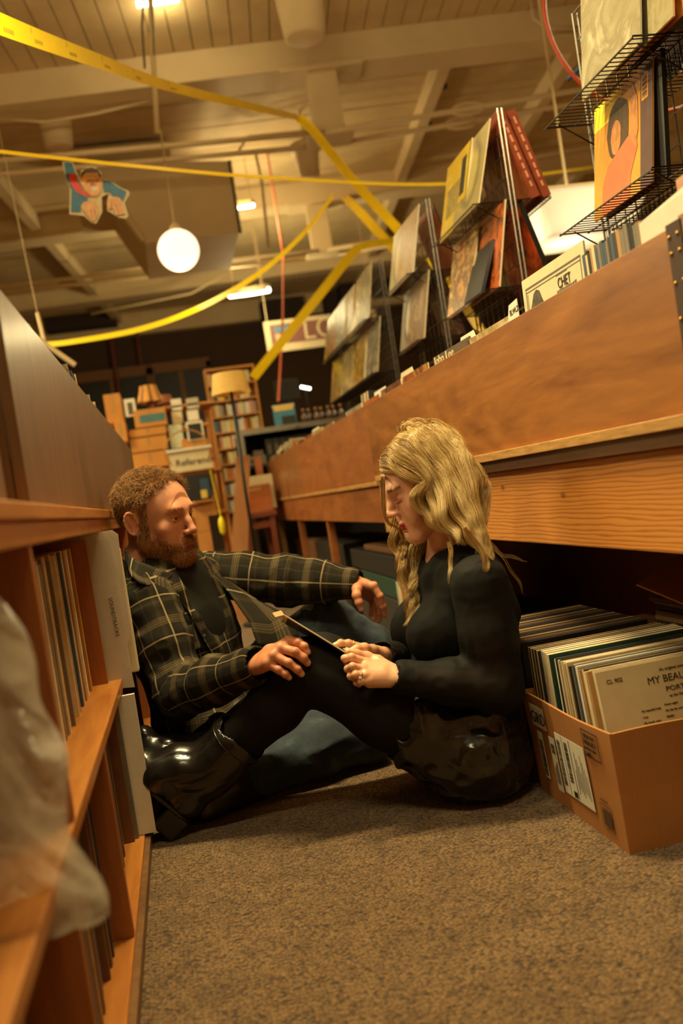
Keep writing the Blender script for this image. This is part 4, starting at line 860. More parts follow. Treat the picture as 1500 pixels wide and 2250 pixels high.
# leaning brown board, stool, crate
mb = MB(); q = [at(489, 1222, Y=6.0), at(531, 1222, Y=6.0), at(549, 1000, Y=6.25), at(519, 1002, Y=6.25)]; zf = Vector((0, 0, 0))
q[0] = Vector((q[0].x - .04, 5.75, 0)); q[1] = Vector((q[1].x - .05, 5.75, 0)); mb.prism(q, (0, .03, 0)); tag(mb.build('leaning_board', M_CARDD), 'tall brown board leaning beside the floor lamp pole', 'board')
a, b = at(533, 1132, Y=6.8), at(602, 1122, Y=6.8); stl = thing('wooden_stool', 'reddish-brown wooden stool carrying an orange crate', 'stool', ((a.x + b.x) / 2, 7.0, 0)); zs = .655
M_RED = wood('mahogany', (92, 40, 22), (140, 66, 36), axis=2, fine=40, seed=12)
box('seat', (a.x - .02, 6.8, zs - .04), (b.x + .02, 7.2, zs), M_RED, stl, .006)
for x in (a.x, b.x - .04):
    for y in (6.82, 7.14): box('leg', (x, y, 0), (x + .04, y + .04, zs - .04), M_RED, stl)
for z in (.25, zs - .12): box('stretcher', (a.x + .04, 6.83, z), (b.x - .04, 6.85, z + .05), M_RED, stl)
cr = thing('wooden_crate', 'orange wooden crate with a hand slot standing on the stool', 'crate', ((a.x + b.x) / 2, 7.0, zs)); M_CR = wood('orange_crate_ply', (150, 78, 34), (190, 108, 52), axis=0, fine=40, seed=13); zc = zs + .205
box('front_panel', (a.x, 6.82, zs + .002), (b.x, 6.835, zc), M_CR, cr); box('back_panel', (a.x, 7.15, zs + .002), (b.x, 7.165, zc), M_CR, cr); box('side_panel', (a.x, 6.835, zs + .002), (a.x + .015, 7.15, zc), M_CR, cr); box('side_panel', (b.x - .015, 6.835, zs + .002), (b.x, 7.15, zc), M_CR, cr); box('bottom_panel', (a.x + .015, 6.835, zs + .002), (b.x - .015, 7.15, zs + .015), M_CR, cr)
box('hand_slot', ((a.x + b.x) / 2 - .04, 6.817, zc - .045), ((a.x + b.x) / 2 + .05, 6.819, zc - .02), M_EDGE, cr)
for i in range(6): record(f'{"white" if i % 2 else "cream"} sleeve standing in the orange crate, {nth(i)} from its front', ((a.x + b.x) / 2 + .02, 6.87 + .03 * i, zs + .016), math.pi / 2, 0, [M_CREAM, M_WHITE][i % 2], M_CREAM, .006, .19 if i else .26, 'sleeves in the orange crate')
cuboid('orange_panel', 'orange wooden panel standing behind the crate under the counter', 'panel', (558, 1005), (583, 1070), 7.3, .03, M_CR, zb=0)
# counter with metal edge
ca, cb = at(541, 946, Y=7.0), at(742, 902, Y=7.0); zt = 1.30
ct = thing('shop_counter', 'high black counter with a pale metal edge beyond the right bin', 'counter', ((ca.x + cb.x) / 2 + .2, 7.75, 0))
box('counter_top', (ca.x, 7.6, zt), (cb.x + .9, 8.35, zt + .035), M_BLACK, ct); box('metal_edge', (ca.x - .012, 7.585, zt - .004), (cb.x + .9, 7.6, zt + .04), M_STEEL, ct)
box('counter_back', (ca.x, 8.3, 0), (cb.x + .9, 8.34, zt), M_BLACK, ct); box('counter_end', (ca.x, 7.62, 0), (ca.x + .03, 8.3, zt), M_BLACK, ct); box('counter_shelf', (ca.x + .03, 7.64, 1.02), (cb.x + .9, 8.3, 1.04), M_BLACK, ct); box('metal_leg', (ca.x - .01, 7.59, 0), (ca.x + .02, 7.62, zt), M_STEEL, ct)
MB().lathe([(.012, 0), (.016, .01), (.012, .02)], (cb.x - .25, 7.58, zt + .02), 10, Matrix.Rotation(math.pi / 2, 4, 'X')).build('edge_knob', M_STEEL, ct)
M_BIND = plain('black_binder', (40, 37, 35), .35, var=.3, scale=30)
for i in range(6):
    o = box('binder', (ca.x + .2 + i * .062, 7.66, 1.041), (ca.x + .257 + i * .062, 7.95, 1.245), M_BIND, None, .004); tag(o, f'black binder, {nth(i)} from the left on the shelf under the counter top', 'binder', 'black binders under the counter')
    b_ = box('binder_label', (ca.x + .215 + i * .062, 7.657, 1.12), (ca.x + .245 + i * .062, 7.66, 1.2), M_GREYINK if i != 3 else M_WHITE); b_.parent = o
dv = thing('tape_deck', 'grey desk machine on the shelf under the counter end', 'machine', (ca.x + .12, 7.8, 1.041)); mch = plain('grey_machine', (120, 110, 94), .5)
box('body', (ca.x + .035, 7.66, 1.041), (ca.x + .19, 7.95, 1.12), mch, dv, .006); box('lid', (ca.x + .09, 7.7, 1.12), (ca.x + .18, 7.9, 1.165), mch, dv, .006); box('slot', (ca.x + .055, 7.655, 1.07), (ca.x + .13, 7.66, 1.085), M_BLACK, dv)
b0 = at(604, 918, Y=7.7); bl = thing('record_sleeve', 'blue and black record sleeve with yellow top standing on the counter', 'record', (b0.x + .1, 7.75, zt + .036)); W = .19
Ml = Matrix.Translation((b0.x + .09, 7.72, zt + .037)) @ Matrix.Rotation(R(-8), 4, 'X')
MB().box((-W / 2, 0, 0), (W / 2, .006, .19), Ml).build('sleeve', plain('sleeve_blue', (58, 120, 150), .4), bl)
MB().box((-W / 2 + .01, -.001, .14), (W / 2 - .015, 0, .17), Ml).build('printed_yellow', plain('print_gold', (220, 180, 40), .4), bl); MB().box((-W / 2, -.001, .172), (W / 2, 0, .19), Ml).build('printed_pale', M_CREAM, bl); MB().box((-.03, -.0012, .0), (W / 2 - .005, 0, .09), Ml).build('printed_black', M_BLACK, bl)
for i in range(7):
    c = (b0.x + .26 + i * .055, 7.8 + .05 * (i % 2), zt + .0355); t = thing('glass_jar', f'small brown bottle, {nth(i)} from the blue sleeve on the counter', 'bottle', c, 0, 'brown bottles on the counter')
    MB().lathe([(.02, 0), (.024, .01), (.024, .07), (.01, .095), (.01, .12)], c, 12).build('bottle', plain('brown_glass', (84, 52, 28), .2, var=.3), t, True); MB().lathe([(.012, .12), (.012, .135)], c, 10).build('cap', M_EDGE, t)
s_ = thing('dark_monitor', 'dark screen standing behind the counter', 'monitor', at(628, 880, Y=8.42)); m0, m1 = at(600, 838, Y=8.42), at(660, 876, Y=8.42)
box('screen', (m0.x, 8.42, m1.z), (m1.x, 8.46, m0.z), M_DARKGLASS, s_, .006); box('stand', (m0.x + .1, 8.43, 0), (m0.x + .16, 8.46, m1.z), M_BLACK, s_)
d0 = at(671, 852, Y=8.5); tl_ = thing('lamp_reflection', 'tiny bright lamp reflection made as a glowing tube beyond the counter', 'lamp', d0); MB().tube([d0 - Vector((.045, 0, -.015)), d0 + Vector((.045, 0, -.015))], .012, 8).build('glowing_tube', m_glow('reflection_glow', (255, 240, 220), 8), tl_, True); MB().tube([d0 + Vector((0, .03, 0)), (d0.x, 8.55, 0)], .008, 6).build('reflection_stand', M_BLACK, tl_)  # reflection of a lamp, put in as a small emissive tube on a stand
# banner
bt, bb, br = at(578, 708, Y=12), at(588, 776, Y=12), at(760, 682, Y=12)
bn = thing('cloth_banner', 'white-bordered brown banner lettered LOU hanging from the far roof', 'banner', bt); x0, x1, z1, z0 = bt.x, br.x + .4, bt.z, bb.z
M_BW = plain('banner_white', (158, 142, 112), .85); box('cloth', (x0, 12.0, z0), (x1, 12.01, z1), M_BW, bn); box('brown_field', (x0 + .07, 11.994, z0 + .10), (x1 - .07, 12.0, z1 - .05), plain('banner_brown', (92, 54, 44), .8), bn); box('blue_patch', (x0 + .13, 11.99, z1 - .16), (x0 + .32, 11.994, z1 - .08), plain('banner_blue', (54, 88, 108), .8), bn)
box('small_print', (x0 + .13, 11.99, z1 - .27), (x0 + .30, 11.994, z1 - .18), plain('banner_pale', (130, 114, 92), .8, var=.4, scale=40), bn)
text('LOU', (x0 + .50, 11.985, z0 + .12), (1, 0, 0), (0, 0, 1), .38, M_BW, bn, sx=.95)
for x in (x0 + .05, x1 - .05): MB().tube([(x, 12, z1), (x, 12, CZ)], .004, 4).build('banner_cord', M_PAINT, bn)
for i, (p, q) in enumerate([((572, 660), (675, 718)), ((712, 640), (748, 690)), ((95, 695), (250, 668)), ((735, 560), (880, 640))]):
    a, b = at(*p, Y=15.9), at(*q, Y=15.9); o = box('vent_opening', (a.x, 15.9, min(a.z, b.z) - (.25 if i == 2 else 0)), (b.x, 16.28, max(a.z, b.z)), plain('vent_shadow', (44, 30, 20), .8)); tag(o, ['dark square opening high on the far wall above the banner', 'black lettered panel high behind the farthest rack', 'long dark opening high at the far left', 'dark bay high behind the farthest rack'][i], 'vent')
# cords
M_CORD = plain('coral_cord', (216, 110, 76), .5); M_CORD2 = plain('dark_red_cord', (110, 44, 28), .6)
tag(MB().tube([Vector((at(622, 560, Y=9.6).x, 9.6, CZ)), at(622, 560, Y=9.6), at(621, 700, Y=8.6), at(611, 882, Y=7.72)], .010, 6).build('red_rope', M_CORD), 'coral cord dropping from the roof to the blue sleeve', 'cord')
tag(MB().tube([at(243, 735, Y=16.27), at(252, 800, Y=16.27), at(262, 868, Y=16.27)], .026, 6).build('red_rope', M_CORD2), 'dark red cord hanging left of the striped lampshade', 'cord')
tag(MB().tube([at(300, 726, Y=16.28), at(310, 800, Y=16.28)], .02, 6).build('red_rope', M_CORD2), 'faint dark red cord hanging over the far window', 'cord')
wp = thing('wooden_prop', 'pair of thin pale sticks leaning above the left bin', 'pole', at(110, 760, Y=6)); MB().tube([at(60, 728, Y=6), at(165, 802, Y=6)], .016, 6).build('stick', M_PAINT, wp); MB().tube([at(82, 688, Y=6.1), at(100, 760, Y=6.02)], .012, 6).build('stick', M_PAINT, wp); q_ = at(82, 688, Y=6.1); MB().tube([q_, (q_.x - .1, 6.1, CZ)], .003, 4).build('thread', M_PAINT, wp)
# stock shelving with cartons
sh = thing('stock_shelf', 'wide pine stock shelf holding cartons behind the man', 'shelf', (-.2, 7.3, 0)); SX0, SX1 = -.62, .40
for z in (.35, .70, 1.02, 1.19, 1.385): box('shelf_board', (SX0, 7.12 if z > 1.1 else 6.95, z), (SX1 if z < 1.1 else .36, 7.5, z + .02), M_CASE, sh)
for x in (SX0, SX1 - .02): box('upright', (x, 6.95 if x < 0 else 7.0, 0), (x + .02, 7.5, 1.02), M_CASE, sh); box('upright', (x if x < 0 else .34, 7.14, 1.02), (x + .02 if x < 0 else .36, 7.5, 1.385), M_CASE, sh)
for (p, q) in (((405, 1097), (478, 1130)), ((428, 1138), (462, 1166)), ((432, 1170), (470, 1216)), ((470, 1040), (484, 1098))):
    cuboid('front_panel', None, None, p, q, 6.93, .02, M_CASE, sh)
LB = [('carton', 'tall carton with open flaps above the left bin end', (226, 868), (272, 926), 7.15, .3, m_cardboard('warm_cardboard', (200, 138, 66))),
      ('carton', 'carton with a teal label band on the stock shelf', (292, 903), (368, 932), 7.05, .3, m_cardboard('warm_cardboard')),
      ('carton', 'flat carton under the teal-labelled carton', (283, 946), (366, 952), 7.05, .3, m_cardboard('warm_cardboard')),
      ('carton', 'wide carton second under the teal-labelled carton', (285, 966), (370, 985), 7.05, .3, m_cardboard('warm_cardboard')),
      ('carton', 'lowest carton under the teal-labelled carton, just above the man', (288, 999), (372, 1022), 7.05, .3, m_cardboard('warm_cardboard')),
      ('carton', 'orange carton at the far end of the walnut bin', (250, 928), (281, 970), 7.0, .3, m_cardboard('warm_cardboard')),
      ('paper_stack', 'upper white paper bundle beside the black-windowed frame', (374, 878), (401, 900), 7.2, .15, M_WHITE), ('paper_stack', 'lower white paper bundle beside the black-windowed frame', (376, 906), (403, 929), 7.2, .15, M_CREAM),
      ('paper_stack', 'grey-white parcel at the right end of the stock shelf', (408, 876), (438, 896), 7.2, .15, plain('grey_parcel', (186, 176, 156), .6)), ('paper_stack', 'bright white bag under the grey-white parcel', (410, 903), (438, 922), 7.18, .15, M_WHITE),
      ('pale_sheet', 'pale green card sheet standing left of the black-windowed frame', (369, 935), (406, 982), 7.1, .02, plain('pale_green_card', (206, 210, 180), .6)),
      ('carton', 'brown carton behind the Reference sign', (398, 966), (456, 988), 7.08, .25, m_cardboard('warm_cardboard'))]
for n_, l_, p, q, Y, d, m in LB:
    o = cuboid(n_, l_, {'carton': 'carton', 'paper_stack': 'parcel', 'pale_sheet': 'card'}[n_], p, q, Y, d, m, None, .004 if d > .1 else 0)
    a, b = at(*p, Y=Y), at(*q, Y=Y)
    if n_ == 'carton': k = box('carton_tape', ((a.x + b.x) / 2 - .01, Y - .001, min(a.z, b.z) + .3 * abs(a.z - b.z)), ((a.x + b.x) / 2 + .012, Y, max(a.z, b.z)), M_EDGE); k.parent = o
    if 'teal label' in l_: k = box('teal_label', (a.x + .04, Y - .002, a.z - .10), (b.x - .01, Y - .0005, a.z - .04), plain('teal_print', (72, 116, 124), .6)); k.parent = o
def framed(label, p, q, Y, inner, border, mat_b=M_WHITE):
    a, b = at(*p, Y=Y), at(*q, Y=Y); t = thing('picture_frame', label, 'picture', ((a.x + b.x) / 2, Y, b.z)); box('frame', (a.x, Y, b.z), (b.x, Y + .02, a.z), mat_b, t); box('picture', (a.x + border, Y - .003, b.z + border * .6), (b.x - border, Y, a.z - border * 1.3), inner, t)
framed('white frame with grey picture at the left of the striped lampshade', (271, 878), (301, 913), 7.1, M_GREYINK, .022); framed('white-bordered black window card under the bright white bag', (407, 928), (450, 964), 7.07, M_BLACK, .014)
# striped lampshade and brown basket on top
def shade(px0, px1, py0, py1, Y, label, mat, stripes):
    a, b = at(px0, py1, Y=Y), at(px1, py0, Y=Y); cx = (a.x + b.x) / 2; h0, h1 = a.z, b.z; r0 = (b.x - a.x) / 2; t = thing('table_lamp', label, 'lamp', (cx, Y, h0 - .08)); n = 24
    vs = []; 
    for (rr, z) in ((r0, h0), (r0 * .72, (h0 + h1) / 2 + .02), (r0 * .62, h1)):
        for k in range(n): vs.append((cx + rr * math.cos(2 * math.pi * k / n), Y + .2 + rr * math.sin(2 * math.pi * k / n), z))
    for s in (0, 1):
        mb = MB(); mb.add(vs, [(i * n + k, i * n + (k + 1) % n, (i + 1) * n + (k + 1) % n, (i + 1) * n + k) for i in range(2) for k in range(n) if not stripes or (k % 3 == 0) == bool(s)])
        if stripes or s == 0: mb.build('shade_stripe' if s else 'lamp_shade', stripes if s else mat, t, False)
    MB().lathe([(.07, -.10), (.07, -.085), (.02, -.07), (.03, -.02), (.015, .04)], (cx, Y + .2, h0), 14).build('lamp_base', M_RED, t, True)
shade(298, 352, 836, 881, 7.0, 'striped tan lampshade on top of the stock shelf', plain('shade_tan', (206, 146, 66), .7), plain('shade_brown', (120, 70, 34), .7)); shade(345, 380, 858, 882, 7.35, 'brown lampshade behind the striped lampshade', plain('shade_rust', (132, 74, 34), .7), None); box('lamp_shelf', (-.12, 7.2, 1.56), (.42, 7.75, 1.575), M_CASE, sh); box('lamp_shelf_post', (.36, 7.5, 0), (.40, 7.54, 1.56), M_CASE, sh)
# reference sign, hoop handle, front record
a, b = at(368, 996, Y=6.9), at(470, 1040, Y=6.9)
rf = thing('bin_sign', 'white sign reading Reference above the pine shelf', 'sign', (a.x, 6.9, 1.05)); box('sign_board', (a.x, 6.9, 1.04), (b.x, 6.915, a.z), M_CREAM, rf); box('sign_top', (a.x - .01, 6.88, a.z), (b.x + .01, 6.92, a.z + .02), M_WHITE, rf)
text('Reference', (a.x + .045, 6.897, 1.085), (1, 0, 0), (0, 0, 1), .072, M_INK, rf)
a, b = at(403, 1046, Y=6.85), at(466, 1096, Y=6.85); rc = thing('record_sleeve', 'black and blue record sleeve with yellow sticker below the Reference sign', 'record', ((a.x + b.x) / 2, 6.86, b.z)); box('sleeve', (a.x, 6.86, b.z), (b.x, 6.87, a.z), M_BLACK, rc); box('printed_blue', (b.x - .07, 6.858, b.z + .03), (b.x - .005, 6.86, a.z - .04), plain('print_steel_blue', (40, 70, 96), .4, var=.4, scale=40), rc); box('yellow_sticker', (b.x - .075, 6.856, b.z + .015), (b.x - .03, 6.858, b.z + .075), plain('sticker_yellow', (220, 190, 90), .5), rc); box('support_rail', (a.x, 6.86, b.z - .012), (b.x, 6.93, b.z - .001), M_CASE, sh)
hc = at(412, 990, Y=6.87); tag(MB().tube([hc + Vector((.165 * math.cos(q), .02, .155 * math.sin(q))) for q in np.linspace(-.55, math.pi + .55, 30)], .006, 6).build('wire_hoop', plain('ochre_wire', (170, 120, 44), .5)), 'thin ochre wire hoop around the Reference sign', 'hoop')
yt = at(487, 1150, Y=6.4); tag(MB().lathe([(.004, .05), (.018, .03), (.024, 0), (.02, -.06), (.004, -.085)], yt, 12).build('yellow_tag', plain('bright_yellow', (236, 216, 30), .5), smooth=True), 'bright yellow pear-shaped tag hanging beside the leaning board', 'tag')
MB().tube([yt + Vector((0, 0, .045)), (yt.x, 6.93, 1.04)], .003, 4).build('tag_string', M_YTAPE, bpy.data.objects['yellow_tag'])
# ------------------------------------------------------------------ smooth solid modelling for bodies, heads, hands and clothes
f4 = np.float32
class Field:
    def __init__(s, lo, hi, h):
        s.h = h; s.lo = np.array(lo, float); n = np.ceil((np.array(hi) - s.lo) / h).astype(int) + 1
        s.ax = [(s.lo[i] + h * np.arange(n[i])).astype(f4) for i in range(3)]; s.d = np.full(tuple(n), 1.0, f4)
    def _sub(s, lo, hi):
        sl = []
        for i in range(3):
            a = int(max(0, np.floor((lo[i] - s.lo[i]) / s.h))); b = int(min(s.d.shape[i], np.ceil((hi[i] - s.lo[i]) / s.h) + 1))
            if b <= a: return None
            sl.append(slice(a, b))
        return tuple(sl)
    def _xyz(s, sl): return s.ax[0][sl[0]][:, None, None], s.ax[1][sl[1]][None, :, None], s.ax[2][sl[2]][None, None, :]
    def _op(s, sl, q, k, op):
        d = s.d[sl]
        if op == 'u':
            h = np.maximum(k - np.abs(d - q), 0) / k if k else 0; s.d[sl] = np.minimum(d, q) - (h * h * k * .25 if k else 0)
        elif op == 's':
            q = -q; h = np.maximum(k - np.abs(d - q), 0) / k if k else 0; s.d[sl] = np.maximum(d, q) + (h * h * k * .25 if k else 0)
    def cap(s, a, b, ra, rb, k=.01, op='u', wide=None):
        a = np.array(a, float); b = np.array(b, float); f = wide[1] if wide else 1.0
        m = max(ra, rb) * max(f, 1) + k + 3 * s.h; sl = s._sub(np.minimum(a, b) - m, np.maximum(a, b) + m)
        if sl is None: return s
        X, Y, Z = s._xyz(sl); ba = b - a
        X, Y, Z = X - f4(a[0]), Y - f4(a[1]), Z - f4(a[2])
        if wide:
            w = np.array(wide[0], float); w /= np.linalg.norm(w); g = f4(1 / f - 1); dt = (X * f4(w[0]) + Y * f4(w[1]) + Z * f4(w[2])) * g
            X, Y, Z = X + dt * f4(w[0]), Y + dt * f4(w[1]), Z + dt * f4(w[2]); ba = ba + w * np.dot(ba, w) * (1 / f - 1)
        L = float(np.dot(ba, ba)) + 1e-12
        t = np.clip((X * f4(ba[0]) + Y * f4(ba[1]) + Z * f4(ba[2])) / f4(L), 0, 1)
        q = np.sqrt((X - t * f4(ba[0])) ** 2 + (Y - t * f4(ba[1])) ** 2 + (Z - t * f4(ba[2])) ** 2) - (f4(ra) + f4(rb - ra) * t)
        s._op(sl, q, k, op); return s
    def chain(s, pts, rs, k=.01, op='u', wide=None):
        for i in range(len(pts) - 1): s.cap(pts[i], pts[i + 1], rs[i], rs[i + 1], k, op, wide)
        return s
    def ell(s, c, r, k=.01, op='u', R=None):
        c = np.array(c, float); r = np.array(r, float); m = max(r) + k + 3 * s.h; sl = s._sub(c - m, c + m)
        if sl is None: return s
        X, Y, Z = s._xyz(sl); X, Y, Z = X - f4(c[0]), Y - f4(c[1]), Z - f4(c[2])
        if R is not None:
            R = np.array(R, float); X, Y, Z = (X * f4(R[0, i]) + Y * f4(R[1, i]) + Z * f4(R[2, i]) for i in range(3))
        k0 = np.sqrt((X / f4(r[0])) ** 2 + (Y / f4(r[1])) ** 2 + (Z / f4(r[2])) ** 2); k1 = np.sqrt((X / f4(r[0] ** 2)) ** 2 + (Y / f4(r[1] ** 2)) ** 2 + (Z / f4(r[2] ** 2)) ** 2) + 1e-9
        s._op(sl, k0 * (k0 - 1) / k1, k, op); return s
    def boxr(s, c, half, R, rad=.004, k=.004, op='u'):
        c = np.array(c, float); m = float(np.linalg.norm(half)) + k + 3 * s.h; sl = s._sub(c - m, c + m)
        if sl is None: return s
        X, Y, Z = s._xyz(sl); X, Y, Z = X - f4(c[0]), Y - f4(c[1]), Z - f4(c[2]); R = np.array(R, float)
        A = [np.abs(X * f4(R[0, i]) + Y * f4(R[1, i]) + Z * f4(R[2, i])) - f4(half[i] - rad) for i in range(3)]
        q = np.sqrt(sum(np.maximum(a, 0) ** 2 for a in A)) + np.minimum(np.maximum(np.maximum(A[0], A[1]), A[2]), 0) - f4(rad)
        s._op(sl, q, k, op); return s
    def plane(s, p, n, k=0):            # keep the side the normal points away from
        X, Y, Z = s._xyz((slice(None),) * 3); n = np.array(n, float); n /= np.linalg.norm(n)
        q = X * f4(n[0]) + Y * f4(n[1]) + Z * f4(n[2]) - f4(np.dot(n, p)); s.d = np.maximum(s.d, q.astype(f4)); return s
    def band(s, fn, w=.02):             # change the field near its surface
        i = np.where(np.abs(s.d) < w); P = np.stack([s.ax[k][i[k]] for k in range(3)], 1); s.d[i] += fn(P).astype(f4); return s
    def mesh(s):
        d = s.d; S = d < 0; n = np.array(d.shape) - 1
        c = lambda a, i, j, k: a[i:i + n[0], j:j + n[1], k:k + n[2]]
        al = np.ones(tuple(n), bool); an = np.zeros(tuple(n), bool)
        for i in (0, 1):
            for j in (0, 1):
                for k in (0, 1): q = c(S, i, j, k); al &= q; an |= q
        act = an & ~al; I = np.argwhere(act); idx = np.full(tuple(n), -1, np.int32); idx[act] = np.arange(len(I))
        D = {o: d[I[:, 0] + o[0], I[:, 1] + o[1], I[:, 2] + o[2]] for o in [(a, b, e) for a in (0, 1) for b in (0, 1) for e in (0, 1)]}
        acc = np.zeros((len(I), 3)); cnt = np.zeros(len(I))
        for o in D:
            for axis in range(3):
                if o[axis] == 0:
                    p = list(o); p[axis] = 1; a, b = D[o], D[tuple(p)]; m = (a < 0) != (b < 0)
                    t = a[m] / (a[m] - b[m]); v = np.tile(np.array(o, float), (m.sum(), 1)); v[:, axis] += t; acc[m] += v; cnt[m] += 1
        V = s.lo + (I + acc / cnt[:, None]) * s.h; Q = []
        for axis in range(3):
            b, e = [q for q in range(3) if q != axis]
            A = [slice(1, None)] * 3; A[axis] = slice(0, -1); sh = list(A); sh[axis] = slice(1, None)
            m = S[tuple(A)] != S[tuple(sh)]; m = m.copy()
            # every crossing edge is shared by four cells
            E = np.argwhere(m); E[:, b] += 1; E[:, e] += 1
            ok = (E[:, b] < n[b]) & (E[:, e] < n[e]); E = E[ok]
            ins = S[E[:, 0], E[:, 1], E[:, 2]]
            def cell(db, de): F = E.copy(); F[:, b] -= db; F[:, e] -= de; return idx[F[:, 0], F[:, 1], F[:, 2]]
            q = np.stack([cell(1, 1), cell(0, 1), cell(0, 0), cell(1, 0)], 1)
            fl = ins if axis != 1 else ~ins; q[~fl] = q[~fl][:, ::-1]; Q.append(q[(q >= 0).all(1)])
        return V, np.concatenate(Q)
def np_mesh(name, V, F, mat, parent=None, smooth=True, attrs=None, it=0):
    """a mesh from numpy vertices and faces of one size; attrs: name -> (type, array)"""
    V = np.asarray(V, float); F = np.asarray(F, np.int32)
    if it: V = relax(V, F, it)
    if parent is not None:
        M = np.array(world_of(parent).inverted()); V = V @ M[:3, :3].T + M[:3, 3]
    me = bpy.data.meshes.new(name); k = F.shape[1]; me.vertices.add(len(V)); me.vertices.foreach_set('co', V.astype(f4).ravel())
    me.loops.add(F.size); me.loops.foreach_set('vertex_index', F.ravel()); me.polygons.add(len(F)); me.polygons.foreach_set('loop_start', np.arange(len(F), dtype=np.int32) * k)
    me.update(calc_edges=True); me.validate()
    if smooth: me.polygons.foreach_set('use_smooth', np.ones(len(me.polygons), bool))
    for a, (ty, arr) in (attrs or {}).items():
        at_ = me.attributes.new(a, ty, 'POINT'); at_.data.foreach_set('color' if 'COLOR' in ty else 'vector', np.asarray(arr, f4).ravel())
    for m in (mat if isinstance(mat, (list, tuple)) else [mat]): me.materials.append(m)
    o = bpy.data.objects.new(name, me); COL.objects.link(o)
    if parent is not None: o.parent = parent
    return o
def relax(V, F, it):
    V = V.copy(); k = F.shape[1]
    e = np.concatenate([F[:, [i, (i + 1) % k]] for i in range(k)])
    for q in range(it):
        acc = np.zeros_like(V); cnt = np.zeros(len(V))
        for ax in range(3): acc[:, ax] = np.bincount(e[:, 0], V[e[:, 1], ax], len(V)) + np.bincount(e[:, 1], V[e[:, 0], ax], len(V))
        cnt = np.bincount(e[:, 0], minlength=len(V)) + np.bincount(e[:, 1], minlength=len(V)); V += .5 * (acc / np.maximum(cnt, 1)[:, None] - V)
    return V
_tab = np.random.RandomState(5).rand(64, 64, 64).astype(f4)
def vnoise(P, sc):
    p = np.asarray(P, float) * sc; i = np.floor(p).astype(int); f = p - i; f = f * f * (3 - 2 * f); o = 0
    for a in (0, 1):
        for b in (0, 1):
            for c in (0, 1): o = o + _tab[(i[:, 0] + a) & 63, (i[:, 1] + b) & 63, (i[:, 2] + c) & 63] * (f[:, 0] if a else 1 - f[:, 0]) * (f[:, 1] if b else 1 - f[:, 1]) * (f[:, 2] if c else 1 - f[:, 2])
    return o
def ridged(P, sc): return 1 - np.abs(2 * vnoise(P, sc) - 1) * 2
def A3(v): return np.array([v[0], v[1], v[2]], float)
def basis(fwd, up):
    f = A3(fwd); f /= np.linalg.norm(f); u = A3(up); u = u - f * u.dot(f); u /= np.linalg.norm(u); return np.stack([np.cross(f, u), f, u], 1)   # columns: right, forward, up
def seg_coords(P, pts, rs, hint):
    """plaid coordinates on a limb: distance along the joint chain and distance round it"""
    best = np.full(len(P), 1e9); UV = np.zeros((len(P), 2)); L0 = 0; hint = A3(hint)
    for i in range(len(pts) - 1):
        a, b = A3(pts[i]), A3(pts[i + 1]); ba = b - a; L = np.linalg.norm(ba); dr = ba / L; t = np.clip((P - a) @ dr / L, 0 if i else -9, 1 if i < len(pts) - 2 else 9)
        q = P - a - t[:, None] * ba; d = np.linalg.norm(q, axis=1) - (rs[i] + (rs[i + 1] - rs[i]) * np.clip(t, 0, 1))
        u = hint - dr * hint.dot(dr); u /= np.linalg.norm(u); w_ = np.cross(dr, u); ang = np.arctan2(q @ w_, q @ u); m = d < best
        best[m] = d[m]; UV[m, 0] = ang[m] * max(rs); UV[m, 1] = L0 + t[m] * L; L0 += L
    return UV
def strands(name, curves, radii, mat, parent, sides=3, tag_kind=True, shade=None):
    """thin tapering hairs: curves (n, k, 3), radii (n,) at the root"""
    C = np.asarray(curves, float); n, k, _ = C.shape; T = np.gradient(C, axis=1); T /= np.linalg.norm(T, axis=2, keepdims=True) + 1e-9
    ref = np.array([.31, .52, .79]); U = np.cross(T, ref); U /= np.linalg.norm(U, axis=2, keepdims=True) + 1e-9; W = np.cross(T, U)
    tp = np.linspace(1, .15, k)[None, :, None] * np.asarray(radii)[:, None, None] if np.ndim(radii) == 1 else np.asarray(radii)[:, :, None]
    V = np.stack([C + (U * math.cos(2 * math.pi * s / sides) + W * math.sin(2 * math.pi * s / sides)) * tp for s in range(sides)], 2)   # n,k,s,3
    base = (np.arange(n) * k * sides)[:, None, None]; i = np.arange(k - 1)[None, :, None] * sides; s = np.arange(sides)[None, None, :]; s2 = (s + 1) % sides
    F = np.stack([base + i + s, base + i + s2, base + i + sides + s2, base + i + sides + s], -1).reshape(-1, 4)
    if shade is None: shade = np.random.RandomState(n).uniform(.2, .8, n)
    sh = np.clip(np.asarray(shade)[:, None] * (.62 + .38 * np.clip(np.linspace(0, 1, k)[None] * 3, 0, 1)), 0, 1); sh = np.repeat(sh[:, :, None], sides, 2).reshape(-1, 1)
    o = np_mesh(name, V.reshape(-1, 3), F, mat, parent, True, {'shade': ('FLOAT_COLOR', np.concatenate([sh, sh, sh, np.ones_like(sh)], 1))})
    if tag_kind: o['kind'] = 'stuff'
    return o
